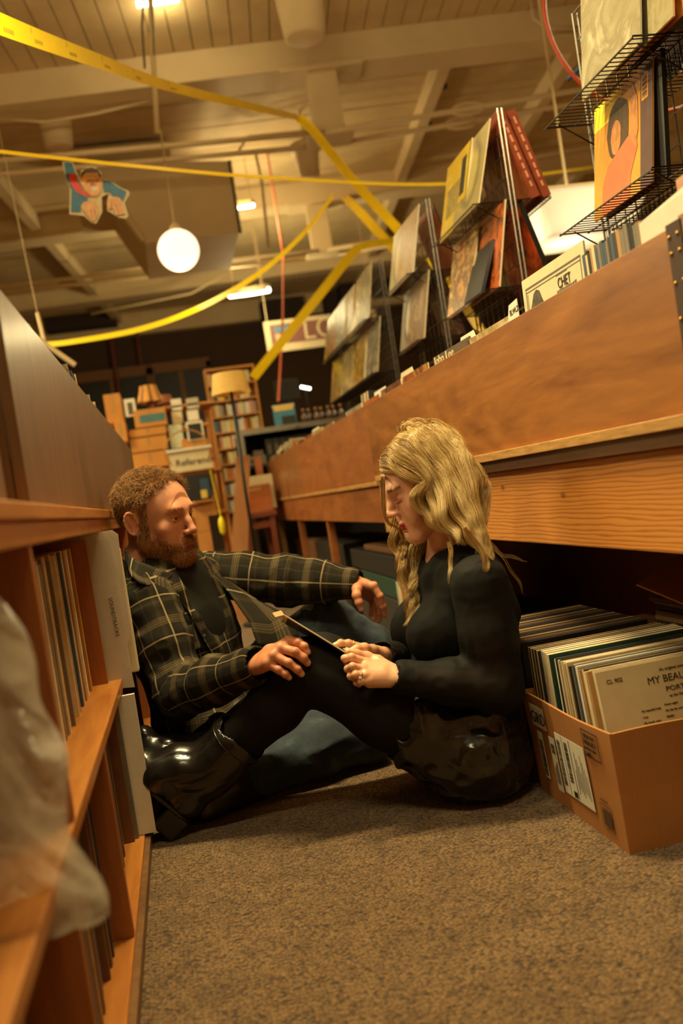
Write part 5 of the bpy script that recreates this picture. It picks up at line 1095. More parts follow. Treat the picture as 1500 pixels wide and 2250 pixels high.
# ------------------------------------------------------------------ skin, hair and cloth
def m_skin(name, rough=.48):
    t = NT(name); a = t.n('ShaderNodeAttribute', attribute_name='tone'); n_ = t.noise(t.coord(), 160, 3); n2 = t.noise(t.coord(), 30, 3)
    c = t.mix(1.0, a.outputs[0], t.ramp(n2, [(.3, (.86, .80, .78)), (.7, (1, 1, 1))]), 'MULTIPLY'); t.col(c)
    t.set(Roughness=rough, Subsurface_Weight=.12, Subsurface_Scale=.01); t.b.inputs['Subsurface Radius'].default_value = (1, .35, .2)
    t.bump(n_, .10, .0008); return t.m
def m_hair(name, stops, rough=.38, scale=26):
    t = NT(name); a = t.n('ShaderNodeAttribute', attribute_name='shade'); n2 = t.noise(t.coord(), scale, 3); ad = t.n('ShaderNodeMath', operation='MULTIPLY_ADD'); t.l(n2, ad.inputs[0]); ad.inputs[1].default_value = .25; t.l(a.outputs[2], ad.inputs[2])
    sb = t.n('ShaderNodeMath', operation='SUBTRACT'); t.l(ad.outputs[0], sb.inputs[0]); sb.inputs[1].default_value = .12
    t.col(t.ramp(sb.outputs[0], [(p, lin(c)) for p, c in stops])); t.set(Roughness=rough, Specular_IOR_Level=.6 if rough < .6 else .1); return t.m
def m_cloth(name, rgb, var=.2, sc=700, rough=.9, bump=.25):
    t = NT(name); c = lin(rgb); n_ = t.noise(t.coord(), sc, 2); n2 = t.noise(t.coord(), 9, 4); t.col(t.mix(.5, t.ramp(n_, [(.3, tuple(x * (1 - var) for x in c)), (.7, tuple(x * (1 + var) for x in c))]), t.ramp(n2, [(.3, tuple(x * (1 - var) for x in c)), (.7, tuple(x * (1 + var) for x in c))])))
    t.set(Roughness=rough, Specular_IOR_Level=.2); t.bump(n_, bump, .0006); return t.m
def m_plaid():
    t = NT('dark_plaid_flannel'); a = t.n('ShaderNodeAttribute', attribute_name='weave'); sp = t.n('ShaderNodeSeparateXYZ'); t.l(a.outputs[1], sp.inputs[0]); wob = t.noise(t.coord(), 18, 2)
    def lines(out, period, off):
        m = t.n('ShaderNodeMath', operation='MULTIPLY_ADD'); t.l(out, m.inputs[0]); m.inputs[1].default_value = 1 / period; m.inputs[2].default_value = off
        w2 = t.n('ShaderNodeMath', operation='MULTIPLY_ADD'); t.l(wob, w2.inputs[0]); w2.inputs[1].default_value = .03; t.l(m.outputs[0], w2.inputs[2])
        fr = t.n('ShaderNodeMath', operation='FRACT'); t.l(w2.outputs[0], fr.inputs[0])
        K = (0, 0, 0); g = lambda x: (x, x, x)
        return t.ramp(fr.outputs[0], [(0, g(.02)), (.16, g(.03)), (.17, g(.34)), (.20, g(.08)), (.22, g(.36)), (.25, g(.10)), (.27, g(.38)), (.31, g(.10)), (.33, g(.32)), (.36, g(.03)), (.625, K), (.635, g(.8)), (.66, g(.8)), (.67, K), (.80, g(.10)), (.84, g(.02))])
    A, B = lines(sp.outputs[0], .112, .18), lines(sp.outputs[1], .112, .45); ad = t.mix(1.0, A, B, 'SCREEN')
    bw = t.n('ShaderNodeSeparateColor'); t.l(ad, bw.inputs[0])
    c = t.ramp(bw.outputs[0], [(0, lin((24, 22, 16))), (.12, lin((52, 46, 34))), (.4, lin((96, 82, 58))), (1, lin((158, 138, 104)))])
    tw = t.n('ShaderNodeTexWave', wave_type='BANDS', bands_direction='DIAGONAL'); tw.inputs['Scale'].default_value = 320; t.l(t.coord(), tw.inputs['Vector'])
    t.col(t.mix(.28, c, t.mix(1.0, c, tw.outputs[0], 'MULTIPLY'))); t.set(Roughness=.95, Specular_IOR_Level=.2); t.bump(t.noise(t.coord(), 500, 2), .3, .0008); return t.m
def m_denim():
    t = NT('worn_dark_denim'); n1 = t.noise(t.coord(), 10, 5, .6); n2 = t.noise(t.coord(scale=(1, 1, .2)), 600, 2)
    c = t.mix(.3, t.ramp(n1, [(.34, lin((24, 31, 42))), (.55, lin((50, 64, 76))), (.74, lin((108, 122, 126)))]), t.ramp(n2, [(.3, lin((20, 26, 36))), (.7, lin((76, 88, 98)))])); t.col(c); t.set(Roughness=.9); t.bump(n2, .3, .0006); return t.m
def m_sheer(name, rgb, clear):
    t = NT(name); tr = t.n('ShaderNodeBsdfTransparent'); tr.inputs[0].default_value = (.75, .62, .5, 1); m = t.n('ShaderNodeMixShader'); n_ = t.noise(t.coord(), 900, 2)
    t.col(lin(rgb)); t.set(Roughness=.75, Specular_IOR_Level=.25); t.bump(n_, .2, .0004); m.inputs[0].default_value = clear; t.l(t.b.outputs[0], m.inputs[1]); t.l(tr.outputs[0], m.inputs[2]); t.l(m.outputs[0], t.out.inputs[0]); return t.m
def m_leather(name, rgb, rough=.28):
    t = NT(name); n_ = t.noise(t.coord(), 260, 3); n2 = t.noise(t.coord(), 24, 3); c = lin(rgb); t.col(t.ramp(n2, [(.3, tuple(x * .8 for x in c)), (.7, tuple(x * 1.3 for x in c))])); t.set(Roughness=rough, Coat_Weight=.3, Coat_Roughness=.2); t.bump(n_, .08, .0006); return t.m
# ------------------------------------------------------------------ a head, modelled facing +y with its centre between the ears
def head_field(h, sex, lips=True):
    F = Field((-.10, -.125, -.15), (.10, .14, .135), h); m = sex == 'm'
    jw = .050 if m else .040; ch = .006 if m else .008
    F.ell((0, -.018, .034), (.0755, .096, .088), 0); F.ell((0, .035, .03), (.062, .055, .066), .03)
    F.ell((0, .036, -.030), (.058, .056, .078), .03)
    for s in (-1, 1):
        F.cap((s * jw, .002, -.058), (s * .016, .076, -.103 + ch), .020, .019, .03)
        F.cap((s * jw * 1.05, -.006, -.02), (s * jw, .004, -.06), .021, .019, .03)
        F.ell((s * .043, .062, -.022), (.021, .021, .018), .02)         # cheek
        F.ell((s * .036, .072, -.05), (.020, .018, .022), .02)
    F.cap((-.028, .083, .026), (.028, .083, .026), .014 if m else .011, .014 if m else .011, .02)   # brow
    F.cap((-.012, .078, -.104 + ch), (.012, .078, -.104 + ch), .016, .016, .02)   # chin
    F.ell((0, .078, -.066), (.028, .020, .022), .02)                      # muzzle
    for s in (-1, 1): F.ell((s * .031, .098, .004), (.017, .017, .0115), .012, 's')   # sockets
    F.chain([(0, .090, .020), (0, .101, -.006), (0, .113 if m else .1155, -.028 if m else -.0215)], [.0085 if m else .0075, .0085 if m else .0072, .0105 if m else .0070], .010)
    F.ell((0, .113 if m else .114, -.031 if m else -.0235), (.0105, .0095, .009) if m else (.0078, .0080, .0068), .006)
    for s in (-1, 1): F.ell((s * .0115, .103, -.034), (.0072, .0095, .0068), .006) if m else F.ell((s * .0088, .103, -.0275), (.0055, .0090, .0055), .012)
    for s in (-1, 1): F.ell((s * .0062, .107, -.0415 if m else -.0345), (.0034, .0055, .003), .003, 's')
    F.ell((0, .098, -.046), (.0035, .004, .007), .004, 's')
    # lips
    F.cap((-.020, .0895, -.0605), (0, .0985, -.0575), .0042, .0052, .006); F.cap((.020, .0895, -.0605), (0, .0985, -.0575), .0042, .0052, .006)
    F.cap((-.016, .091, -.0685), (.016, .091, -.0685), .0048, .0048, .006); F.ell((0, .096, -.0685), (.011, .006, .0058), .005)
    for s in (-1, 1): F.cap((0, .1035, -.0632), (s * .024, .0905, -.0618 + (.002 if m else .0015)), .0014, .0012, .002, 's')
    F.ell((0, .096 if m else .099, -.079), (.014, .006, .005), .008, 's')
    # ears
    for s in (-1, 1):
        n_ = np.array([s * .80, .60, 0]); t_ = np.array([s * .58, -.78, -.22]); t_ = t_ - n_ * n_.dot(t_); t_ /= np.linalg.norm(t_); R = np.stack([n_, t_, np.cross(n_, t_)], 1); c = np.array([s * (.0835 if m else .0775), -.014, -.002])
        F.ell(c, (.0058, .0185, .033), .005, 'u', R); F.ell((s * .0765, -.001, -.027), (.0065, .009, .011), .006)
        F.ell(c + n_ * .0065 + t_ * -.001, (.0078, .0120, .0215), .003, 's', R)
        rim = [c + n_ * .0035 + t_ * (.0155 * math.cos(q)) + R[:, 2] * (.029 * math.sin(q)) for q in np.linspace(-2.2, 2.6, 12)]; F.chain(rim, [.0036] * 12, .0025)
        F.chain([c + n_ * .003 + t_ * .004 + R[:, 2] * .016 * q for q in (1, 0, -1)], [.0024, .003, .0026], .003); F.ell((s * .0755, .0035, -.004), (.004, .005, .006), .003)
    # eyelids over the eyeballs
    return F
def lids(F, open_, look=0):
    for s in (-1, 1):
        c = (s * .031, .0745, .0035); F.ell(c, (.0150, .0145, .0140), .004)
        if open_ > 0: F.ell((s * .031 + .001 * s, .0905, .0035), (.0128, .012, .0042 * open_), .002, 's')
        if open_ > 0: F.cap((s * .019, .0900, .0120), (s * .044, .0845, .0105), .0022, .0020, .004)       # fold of the lid
    return F
def head_tone(V, base, lip, cheek, extra=None):
    T = np.tile(np.array(lin(base)), (len(V), 1)); g = lambda c, r: np.exp(-(((V - np.array(c)) / np.array(r)) ** 2).sum(1))
    def mix(w, c): nonlocal T; w = np.clip(w, 0, 1)[:, None]; T = T * (1 - w) + np.array(lin(c)) * w
    for s in (-1, 1): mix(.55 * g((s * .042, .072, -.026), (.024, .03, .022)), cheek); mix(.5 * g((s * .078, -.01, 0), (.016, .03, .04)), cheek)
    mix(.45 * g((0, .112, -.032), (.016, .014, .014)), cheek)
    lw = np.clip((1 - (np.abs(V[:, 0]) / .024) ** 2) * 1.6, 0, 1) * np.clip(1.6 - (np.abs(V[:, 2] + .0635) / .0085) ** 2, 0, 1) * (V[:, 1] > .086); mix(lw, lip)
    return T, mix, g
# ------------------------------------------------------------------ the man on the left
T0 = (214, 152, 118)
M_SKIN_M = m_skin('man_skin')
M_GINGER = m_hair('ginger_brown_hair', [(.08, (56, 34, 18)), (.4, (118, 78, 40)), (.8, (214, 164, 98))])
M_BEARD = m_hair('red_brown_beard', [(.08, (86, 44, 20)), (.4, (158, 92, 48)), (.8, (224, 158, 92))])
man = thing('person', 'bearded man in dark plaid overshirt and jeans sitting against the left shelf', 'person', (-.02, 2.52, 0))
ear = at(293, 1150, Y=2.41); th = R(38); fx = np.array([math.cos(th), -math.sin(th), 0]); rx = np.array([-math.sin(th), -math.cos(th), 0])
MS = 1.01
HC = A3(ear) - rx * .078 * MS + fx * .008 + np.array([.004, 0, .006])
pit = R(8); fw_ = fx * math.cos(pit) + np.array([0, 0, -math.sin(pit)]); HR_M = basis(fw_, (-.10, -.02, 1))
F = head_field(.0017, 'm'); lids(F, .55)
HV, HF = F.mesh(); HV = relax(HV, HF, 1)
HT, mixm, gm = head_tone(HV, T0, (168, 92, 76), (206, 118, 88))
bw = np.clip(1.4 - (np.abs(HV[:, 2] + .075) / .045) ** 2, 0, 1) * np.clip((.094 - np.abs(HV[:, 1] - .04)) / .03, 0, 1) * (HV[:, 2] < -.034)   # beard ground
jaw = np.clip((-.030 - HV[:, 2] - .45 * np.clip(HV[:, 1] - .045, 0, .06)) / .02, 0, 1) * (HV[:, 1] > -.005)
jaw *= 1 - np.clip(1.5 - (np.abs(HV[:, 0]) / .021) ** 2, 0, 1) * np.clip(1.5 - (np.abs(HV[:, 2] + .0635) / .008) ** 2, 0, 1)
mixm(.5 * jaw, (150, 88, 54))
scalp_m = (HV[:, 2] > .082 - .9 * np.clip(.055 - HV[:, 1], 0, .06) - .5 * np.clip(0 - HV[:, 1], 0, .2)) & ((HV[:, 1] < .058) | (HV[:, 2] > .098)) & (HV[:, 2] > -.07) | ((np.abs(HV[:, 0]) > .058) & (HV[:, 1] > .004) & (HV[:, 1] < .030) & (HV[:, 2] > -.045) & (HV[:, 2] < .06))
scalp_m &= ~((np.abs(HV[:, 0]) > .066) & (HV[:, 2] < .035) & (HV[:, 1] > -.042) & (HV[:, 1] < .004))
mixm(.75 * scalp_m, (96, 58, 30))
for s in (-1, 1): mixm(.55 * gm((s * .031, .09, .0275), (.018, .02, .0045)), (110, 66, 38)); mixm(.35 * gm((s * .03, .088, -.008), (.016, .02, .006)), (176, 104, 82))
to_m = lambda P: HC + (np.asarray(P) * MS) @ HR_M.T
# joints
NB = A3(at(318, 1262, Y=2.50)); NB[0] = max(NB[0], -.105)
Jm = dict(shR=A3(at(326, 1318, Y=2.35)), elR=A3(at(402, 1520, Y=2.25)), wrR=A3(at(566, 1460, Y=2.0)),
          shL=A3(at(455, 1262, Y=2.69)), elL=A3(at(628, 1275, Y=2.64)), wrL=A3(at(783, 1282, Y=2.545)),
          hipR=np.array([.00, 2.45, .115]), knR=A3(at(800, 1640, Y=2.36)), anR=A3(at(575, 1668, Y=2.27)),
          hipL=np.array([.02, 2.65, .115]), knL=A3(at(716, 1368, Y=2.70)), anL=np.array([.64, 2.70, .10]))
Jm['knR'][2] = .075; Jm['anR'][2] = .06
PEL = np.array([.00, 2.545, .125]); CH = np.array([-.030, 2.525, .42]); TW = (.42, .91, 0); TF = np.array([.91, -.42, 0])
body_parts = []
def put(V, Fq, T): body_parts.append((V, Fq, T))
put(to_m(HV), HF, HT)
tone = lambda n, c=T0: np.tile(np.array(lin(c)), (n, 1))
# neck, trunk and limbs under the clothes
F = Field((-.20, 2.22, .0), (.72, 2.90, .70), .009)
F.chain([to_m((0, -.02, -.06)), NB + np.array([.005, 0, .02]), CH + np.array([-.01, 0, .09])], [.056, .060, .08], .03)
F.chain([CH + np.array([-.01, 0, .10]), CH, PEL], [.08, .088, .09], .04, 'u', (TW, 1.4))
for a in ('R', 'L'):
    F.cap(CH + np.array([0, 0, .10]), Jm['sh' + a], .06, .052, .04); F.chain([Jm['sh' + a], Jm['el' + a], Jm['wr' + a]], [.046, .036, .026], .02)
    F.chain([Jm['hip' + a], Jm['kn' + a], Jm['an' + a]], [.075, .052, .036], .03)
V, Q = F.mesh(); V = relax(V, Q, 2); put(V, Q, tone(len(V)))
F = Field(to_m((0, 0, -.1)) - .14, to_m((0, 0, -.1)) + .14, .003)      # the neck again, fine, where it shows
F.chain([to_m((0, -.02, -.04)), to_m((0, -.018, -.08)), NB + np.array([.008, -.005, .015]), CH + np.array([.0, 0, .10])], [.054, .056, .059, .075], .02)
F.cap(to_m((.055, -.012, -.055)), NB + np.array([.045, -.02, -.005]), .012, .010, .02)
V, Q = F.mesh(); T = tone(len(V)); put(V, Q, T)
def hand(wr, mcp, fingers, thumb, back, sc=1.0, h=.0013, knuck=True, rad=(.0098, .0100, .0094, .0082), pth=.012):
    """palm and five separate fingers; every finger is given by its own joints"""
    pts = [A3(wr)] + [A3(p) for p in mcp] + [A3(p) for f in fingers for p in f] + [A3(p) for p in thumb]; P = np.array(pts)
    F = Field(P.min(0) - .03, P.max(0) + .03, h); back = A3(back); back /= np.linalg.norm(back); wr = A3(wr); mcp = [A3(p) for p in mcp]
    side = mcp[0] - mcp[3]; side /= np.linalg.norm(side)
    for i, p in enumerate(mcp): F.cap(wr + side * (.012 - .008 * i) * sc, p - back * .003, .0155 * sc, (.0125 - .0008 * i) * sc, .012)
    for i in range(3): F.cap((wr + mcp[i]) / 2, (mcp[i] + mcp[i + 1]) / 2, .015 * sc, .0105 * sc, .010)
    F.cap(wr + side * .012 * sc - back * .004, A3(thumb[0]), .016 * sc, .0145 * sc, .012); F.cap(mcp[3] * .4 + wr * .6 - back * .006, mcp[3] - back * .006, .014 * sc, .011 * sc, .012)
    for i, f in enumerate(fingers):
        r0 = rad[i] * sc; ch = [mcp[i]] + [A3(p) for p in f]
        F.chain(ch, [r0 * 1.14, r0 * 1.04, r0 * .95, r0 * .78][:len(ch)], .0035)
        if knuck:
            F.ell(mcp[i] + back * r0 * .55, (r0 * .75,) * 3, .008)
            for j, q in ((1, .42), (2, .30)): F.ell(ch[j] + back * r0 * q, (r0 * .66,) * 3, .006)
    F.chain([A3(p) for p in thumb], [.0140 * sc, .0118 * sc, .0112 * sc, .0086 * sc][:len(thumb)], .005)
    if knuck: F.ell(A3(thumb[1]), (.0125 * sc,) * 3, .006)
    V, Q = F.mesh(); return relax(V, Q, 1), Q
def nail(tip, prev, back, r, T, V, col):
    d = A3(tip) - A3(prev); d /= np.linalg.norm(d); b = A3(back) - d * A3(back).dot(d); b /= np.linalg.norm(b); s = np.cross(d, b); c = A3(tip) + b * r * .62 - d * .0005
    q = V - c; w_ = (np.abs(q @ s) < r * .62) & (np.abs(q @ d) < r * .78) & (q @ b > -r * .12); T[w_] = T[w_] * .35 + np.array(lin(col)) * .65
# right hand lies over her knee
YH = 1.925
wr = Jm['wrR']; P = lambda x, y, Y: A3(at(x, y, Y=Y))
mR = [P(634, 1409, YH + .030), P(616, 1424, YH + .014), P(600, 1441, YH + .006), P(586, 1458, YH + .006)]
fR = [[P(655, 1412, YH + .016), P(668, 1421, YH + .008), P(675, 1433, YH + .006)], [P(648, 1433, YH - .006), P(666, 1446, YH - .008), P(675, 1457, YH - .004)], [P(634, 1457, YH - .010), P(653, 1471, YH - .013), P(662, 1481, YH - .010)], [P(612, 1472, YH - .006), P(627, 1482, YH - .010), P(635, 1489, YH - .008)]]
tR = [P(592, 1432, YH + .055), P(618, 1432, YH + .065), P(640, 1432, YH + .062), P(652, 1436, YH + .055)]
bR = np.array([-.15, -.80, .58]); V, Q = hand(wr, mR, fR, tR, bR, 1.0); T = tone(len(V), (210, 142, 106))
for m_ in mR + [f[0] for f in fR]: w_ = np.exp(-(((V - m_) / .012) ** 2).sum(1))[:, None] * .3; T = T * (1 - w_) + np.array(lin((196, 108, 80))) * w_
for i, f in enumerate(fR): nail(f[2], f[1], bR, .008, T, V, (228, 178, 150))
put(V, Q, T)
# left hand hangs off his raised knee
YL = 2.53
mL = [P(820, 1287, YL - .02), P(822, 1296, YL + .004), P(818, 1304, YL + .026), P(812, 1310, YL + .044)]
fL = [[P(834, 1310, YL - .026), P(841, 1333, YL - .02), P(845, 1352, YL - .012)], [P(832, 1328, YL + .0), P(834, 1348, YL + .006), P(833, 1363, YL + .012)], [P(826, 1330, YL + .024), P(826, 1348, YL + .03), P(822, 1359, YL + .034)], [P(817, 1328, YL + .044), P(816, 1342, YL + .05), P(814, 1351, YL + .054)]]
tL = [P(784, 1295, YL - .03), P(783, 1308, YL - .045), P(788, 1324, YL - .05), P(793, 1339, YL - .05)]
bL = np.array([.72, -.45, .53]); V, Q = hand(Jm['wrL'], mL, fL, tL, bL, .98); T = tone(len(V), (204, 136, 102))
for i, f in enumerate(fL): nail(f[2], f[1], bL, .008, T, V, (224, 172, 144))
nail(tL[3], tL[2], (.2, -1, .2), .0095, T, V, (226, 176, 148)); put(V, Q, T)
def join_body(parts, name, mat, parent):
    o = 0; Vs, Fs, Ts = [], [], []
    for V, Fq, T in parts: Vs.append(V); Fs.append(Fq + o); Ts.append(np.concatenate([T, np.ones((len(T), 1))], 1)); o += len(V)
    return np_mesh(name, np.concatenate(Vs), np.concatenate(Fs), mat, parent, True, {'tone': ('FLOAT_COLOR', np.concatenate(Ts))})
join_body(body_parts, 'body', M_SKIN_M, man)
M_EYE = plain('eye_white', (226, 214, 200), .12, var=.02); M_IRIS = plain('grey_blue_iris', (58, 66, 70), .1); 
def eyes(to, R_, sc, parent, gaze):
    for s in (-1, 1):
        c = to(np.array([[s * .031, .0745, .0035]]))[0]; g = R_ @ np.array(gaze); g /= np.linalg.norm(g)
        mb = MB(); Mz = Vector((0, 0, 1)).rotation_difference(Vector(g)).to_matrix().to_4x4(); pr = [(.0126 * sc * math.sin(a), -.0126 * sc * math.cos(a)) for a in np.linspace(.02, math.pi - .02, 16)]
        mb.lathe(pr, c, 20, Mz); e_ = mb.build('eyeball', M_EYE, parent, True)
        mb = MB(); mb.lathe([(.0058 * sc, .0114 * sc), (.0058 * sc, .0118 * sc), (.003 * sc, .0130 * sc), (.0001, .0131 * sc)], c, 18, Mz); mb.build('iris', M_IRIS, e_, True)
        mb = MB(); mb.lathe([(.0026 * sc, .0129 * sc), (.0024 * sc, .0132 * sc), (.0001, .0133 * sc)], c, 14, Mz); mb.build('pupil', M_BLACK, e_, True)
eyes(to_m, HR_M, MS, man, (-.12, 1, -.06))
def tufts(V, N, mask, n, length, dirs, seed, curl, k=5, jit=.35):
    r = np.random.RandomState(seed); I = np.where(mask)[0]; I = r.choice(I, n); P = V[I] + N[I] * .0004; D = N[I] * dirs[0] + np.asarray(dirs[1])[None] * dirs[2] + r.normal(0, jit, (n, 3)); D /= np.linalg.norm(D, axis=1, keepdims=True)
    L = length * r.uniform(.6, 1.15, n); t = np.linspace(0, 1, k); C = P[:, None] + D[:, None] * (t[None, :, None] * L[:, None, None]); ph = r.uniform(0, 6.3, (n, 1)); ax = np.cross(D, N[I] + .01); ax /= np.linalg.norm(ax, axis=1, keepdims=True) + 1e-9
    bend = np.asarray(dirs[3])[None, None] * (t[None, :, None] ** 2) * L[:, None, None]; C = C + bend + ax[:, None] * (curl * np.sin(ph + t[None] * 5.5) * t[None])[:, :, None] * L[:, None, None]; return C, I
def normals(V, Fq):
    n = np.cross(V[Fq[:, 2]] - V[Fq[:, 0]], V[Fq[:, 3]] - V[Fq[:, 1]]); N = np.zeros_like(V)
    for c in range(4):
        for ax in range(3): N[:, ax] += np.bincount(Fq[:, c], n[:, ax], len(V))
    return N / (np.linalg.norm(N, axis=1, keepdims=True) + 1e-12)
HN = normals(HV, HF)
if (HN * (HV - HV.mean(0))).sum() < 0: HN = -HN
top = scalp_m & (HV[:, 2] > .045); sidez = scalp_m & (HV[:, 2] <= .055)
c1_, _ = tufts(HV, HN, top, 6500, .024, (.85, (.05, .30, .10), .6, (0, .15, -.25)), 1, .55, 6)
c2_, _ = tufts(HV, HN, sidez, 4200, .013, (.35, (0, -.35, -.85), .8, (0, 0, -.2)), 2, .2, 4)
C = to_m(np.concatenate([c1_.reshape(-1, 3), np.repeat(c2_, 1, 0).reshape(-1, 3)])); n1 = c1_.shape[0] * 6
strands('hair', C[:n1].reshape(-1, 6, 3), np.full(len(c1_), .00062), M_GINGER, man); strands('hair', C[n1:].reshape(-1, 4, 3), np.full(len(c2_), .0005), M_GINGER, man)
bm_k = np.random.RandomState(9).rand(len(HV)) < np.clip((jaw - .12) * 1.2, 0, 1) ** 1.6
c3_, _ = tufts(HV, HN, bm_k, 7000, .0085, (.5, (0, .15, -1), .75, (0, 0, -.3)), 3, .25, 4)
bm_2 = (np.abs(HV[:, 0]) < .024) & (HV[:, 2] < -.044) & (HV[:, 2] > -.057) & (HV[:, 1] > .085)
c4_, _ = tufts(HV, HN, bm_2, 900, .010, (.45, (0, .1, -.9), .8, (0, 0, -.2)), 4, .2, 4)
strands('beard', to_m(np.concatenate([c3_, c4_]).reshape(-1, 3)).reshape(-1, 4, 3), np.full(len(c3_) + len(c4_), .00048), M_BEARD, man)
bm_3 = (np.abs(np.abs(HV[:, 0]) - .031) < .019) & (np.abs(HV[:, 2] - .0275) < .0042) & (HV[:, 1] > .07)
sg = np.sign(HV[:, 0])
c5_, I5 = tufts(HV, HN, bm_3, 700, .008, (.25, (0, 0, .25), .5, (0, 0, 0)), 6, .1, 4, .14); 
strands('eyebrows', to_m((c5_ + np.sign(c5_[:, :1, :1]) * np.linspace(0, .006, 4)[None, :, None] * np.array([1, 0, 0])).reshape(-1, 3)).reshape(-1, 4, 3), np.full(len(c5_), .00034), M_BEARD, man)
# black T-shirt
M_TEE = m_cloth('black_tee', (34, 32, 28))
F = Field((-.20, 2.30, .02), (.18, 2.78, .66), .005)
F.chain([CH + np.array([.0, 0, .115]), CH, PEL + np.array([.01, 0, .03])], [.098, .118, .115], .05, 'u', (TW, 1.35)); F.cap(NB + np.array([0, 0, -.015]), CH + np.array([0, 0, .1]), .066, .09, .03)
F.cap(NB + np.array([.012, -.004, .06]), NB + np.array([.012, -.004, -.012]), .062, .064, .004, 's')
F.band(lambda P: -.004 * np.clip(ridged(P * [1, 1, .7], 14), -1, 1)); V, Q = F.mesh(); np_mesh('tee_shirt', V, Q, M_TEE, man, it=2)
def pc(x, y, Y): return A3(at(x, y, Y=Y))
# plaid overshirt: body, sleeves, collar, pocket
M_PLAID = m_plaid()
def folds(P): return -.0045 * np.clip(ridged(P * [1.0, 1.0, 1.3], 11), -1, 1) - .0018 * np.clip(ridged(P + 7, 27), -1, 1)
tors = [CH + np.array([-.005, 0, .125]), CH + np.array([0, 0, .0]), PEL + np.array([.01, 0, .05]), PEL + np.array([.02, 0, -.02])]; trs = [.104, .130, .132, .135]
F = Field((-.22, 2.22, .012), (.24, 2.84, .66), .0042)
F.chain(tors, trs, .05, 'u', (TW, 1.36)); F.cap(NB + np.array([-.01, 0, -.01]), CH + np.array([-.01, 0, .1]), .074, .1, .03)
for a in ('R', 'L'): F.cap(CH + np.array([-.005, 0, .09]), Jm['sh' + a], .075, .064, .04)
for y in (2.40, 2.69): F.cap((.02, y, .11), (.16, y, .10), .10, .088, .04)
# open front: a wedge cut from the throat to the waist, towards +x
OP = [pc(396, 1250, 2.46), pc(440, 1305, 2.43), pc(505, 1385, 2.40), pc(560, 1450, 2.40)]
F.chain([p + TF * .035 for p in OP], [.058, .066, .070, .075], .012, 's')
F.cap(NB + np.array([.012, -.004, .10]), NB + np.array([.012, -.004, -.006]), .066, .068, .006, 's')
F.plane((-.171, 0, 0), (-1, 0, 0)); F.plane((0, 0, .012), (0, 0, -1)); F.band(folds)
V, Q = F.mesh(); V = relax(V, Q, 1); V[:, 0] = np.maximum(V[:, 0], -.1705)
ax_ = A3(tors[0]) - A3(tors[2]); UV = seg_coords(V, [PEL, CH + np.array([0, 0, .12])], [.16, .16], (-1, 0, 0)); UV[:, 0] = UV[:, 0]
np_mesh('shirt_body', V, Q, M_PLAID, man, attrs={'weave': ('FLOAT_VECTOR', np.concatenate([UV, np.zeros((len(V), 1))], 1))})
def sleeve(a, rs, cut, hint, name='shirt_sleeve', extra=None, lo=.1):
    sh, el, wr_ = Jm['sh' + a], Jm['el' + a], Jm['wr' + a]; end = wr_ + (el - wr_) * cut; P = np.array([sh, el, end]); F = Field(P.min(0) - lo, P.max(0) + lo, .0034)
    mid = (el + end) / 2; ctrl = [sh, (sh + el) / 2, el, mid, end]; F.chain(ctrl, rs, .03)
    d = (end - el) / np.linalg.norm(end - el); F.cap(end - d * .055, end + d * .004, rs[4] + .003, rs[4] + .002, .006); F.cap(end - d * .012, end + d * .03, rs[4] - .004, rs[4] - .003, .003, 's')
    def fo(P):
        t = (P - el) @ d; g = np.exp(-(t / .10) ** 2); return -(.0055 * np.clip(ridged(P * [1.2, 1, 1.2], 13), -1, 1)) * (.45 + .75 * g) - .0028 * np.clip(ridged(P + 3, 26), -1, 1) * (.4 + g)
    F.band(fo); V, Q = F.mesh(); V = relax(V, Q, 1); UV = seg_coords(V, [sh, el, end], [rs[0], rs[2], rs[4]], hint)
    o = np_mesh(name, V, Q, M_PLAID, man, attrs={'weave': ('FLOAT_VECTOR', np.concatenate([UV, np.zeros((len(V), 1))], 1))}); return end, d
eR, dR = sleeve('R', [.066, .063, .060, .052, .040], .06, (.3, 1, -.2)); eL, dL = sleeve('L', [.066, .066, .066, .058, .041], .08, (0, .9, -.5))
# collar leaf
def leaf(pts, mat, name, th=.004, sub=2, w=None):
    """a thin bent cloth panel from a grid of points"""
    G = np.array(pts, float); nu, nv, _ = G.shape; fu, fv = (nu - 1) * 5 + 1, (nv - 1) * 5 + 1
    def interp(G, n, ax):
        x = np.linspace(0, G.shape[ax] - 1, n); i = np.clip(np.floor(x).astype(int), 0, G.shape[ax] - 2); f = x - i; f = f * f * (3 - 2 * f) * .35 + f * .65
        a, b = np.take(G, i, ax), np.take(G, i + 1, ax); sh = [1, 1, 1]; sh[ax] = n; f = f.reshape(sh); return a * (1 - f) + b * f
    G = interp(interp(G, fu, 0), fv, 1); V = G.reshape(-1, 3); k = np.arange((fu - 1) * (fv - 1)); i, j = k // (fv - 1), k % (fv - 1); b = i * fv + j; Q = np.stack([b, b + fv, b + fv + 1, b + 1], 1)
    W = np.stack([np.tile(np.linspace(0, .16, fv), fu), np.repeat(np.linspace(.03, .11, fu), fv), np.zeros(fu * fv)], 1)
    o = np_mesh(name, V, Q, mat, man, attrs={'weave': ('FLOAT_VECTOR', W)}); m = o.modifiers.new('thick', 'SOLIDIFY'); m.thickness = th; return o
nb = NB
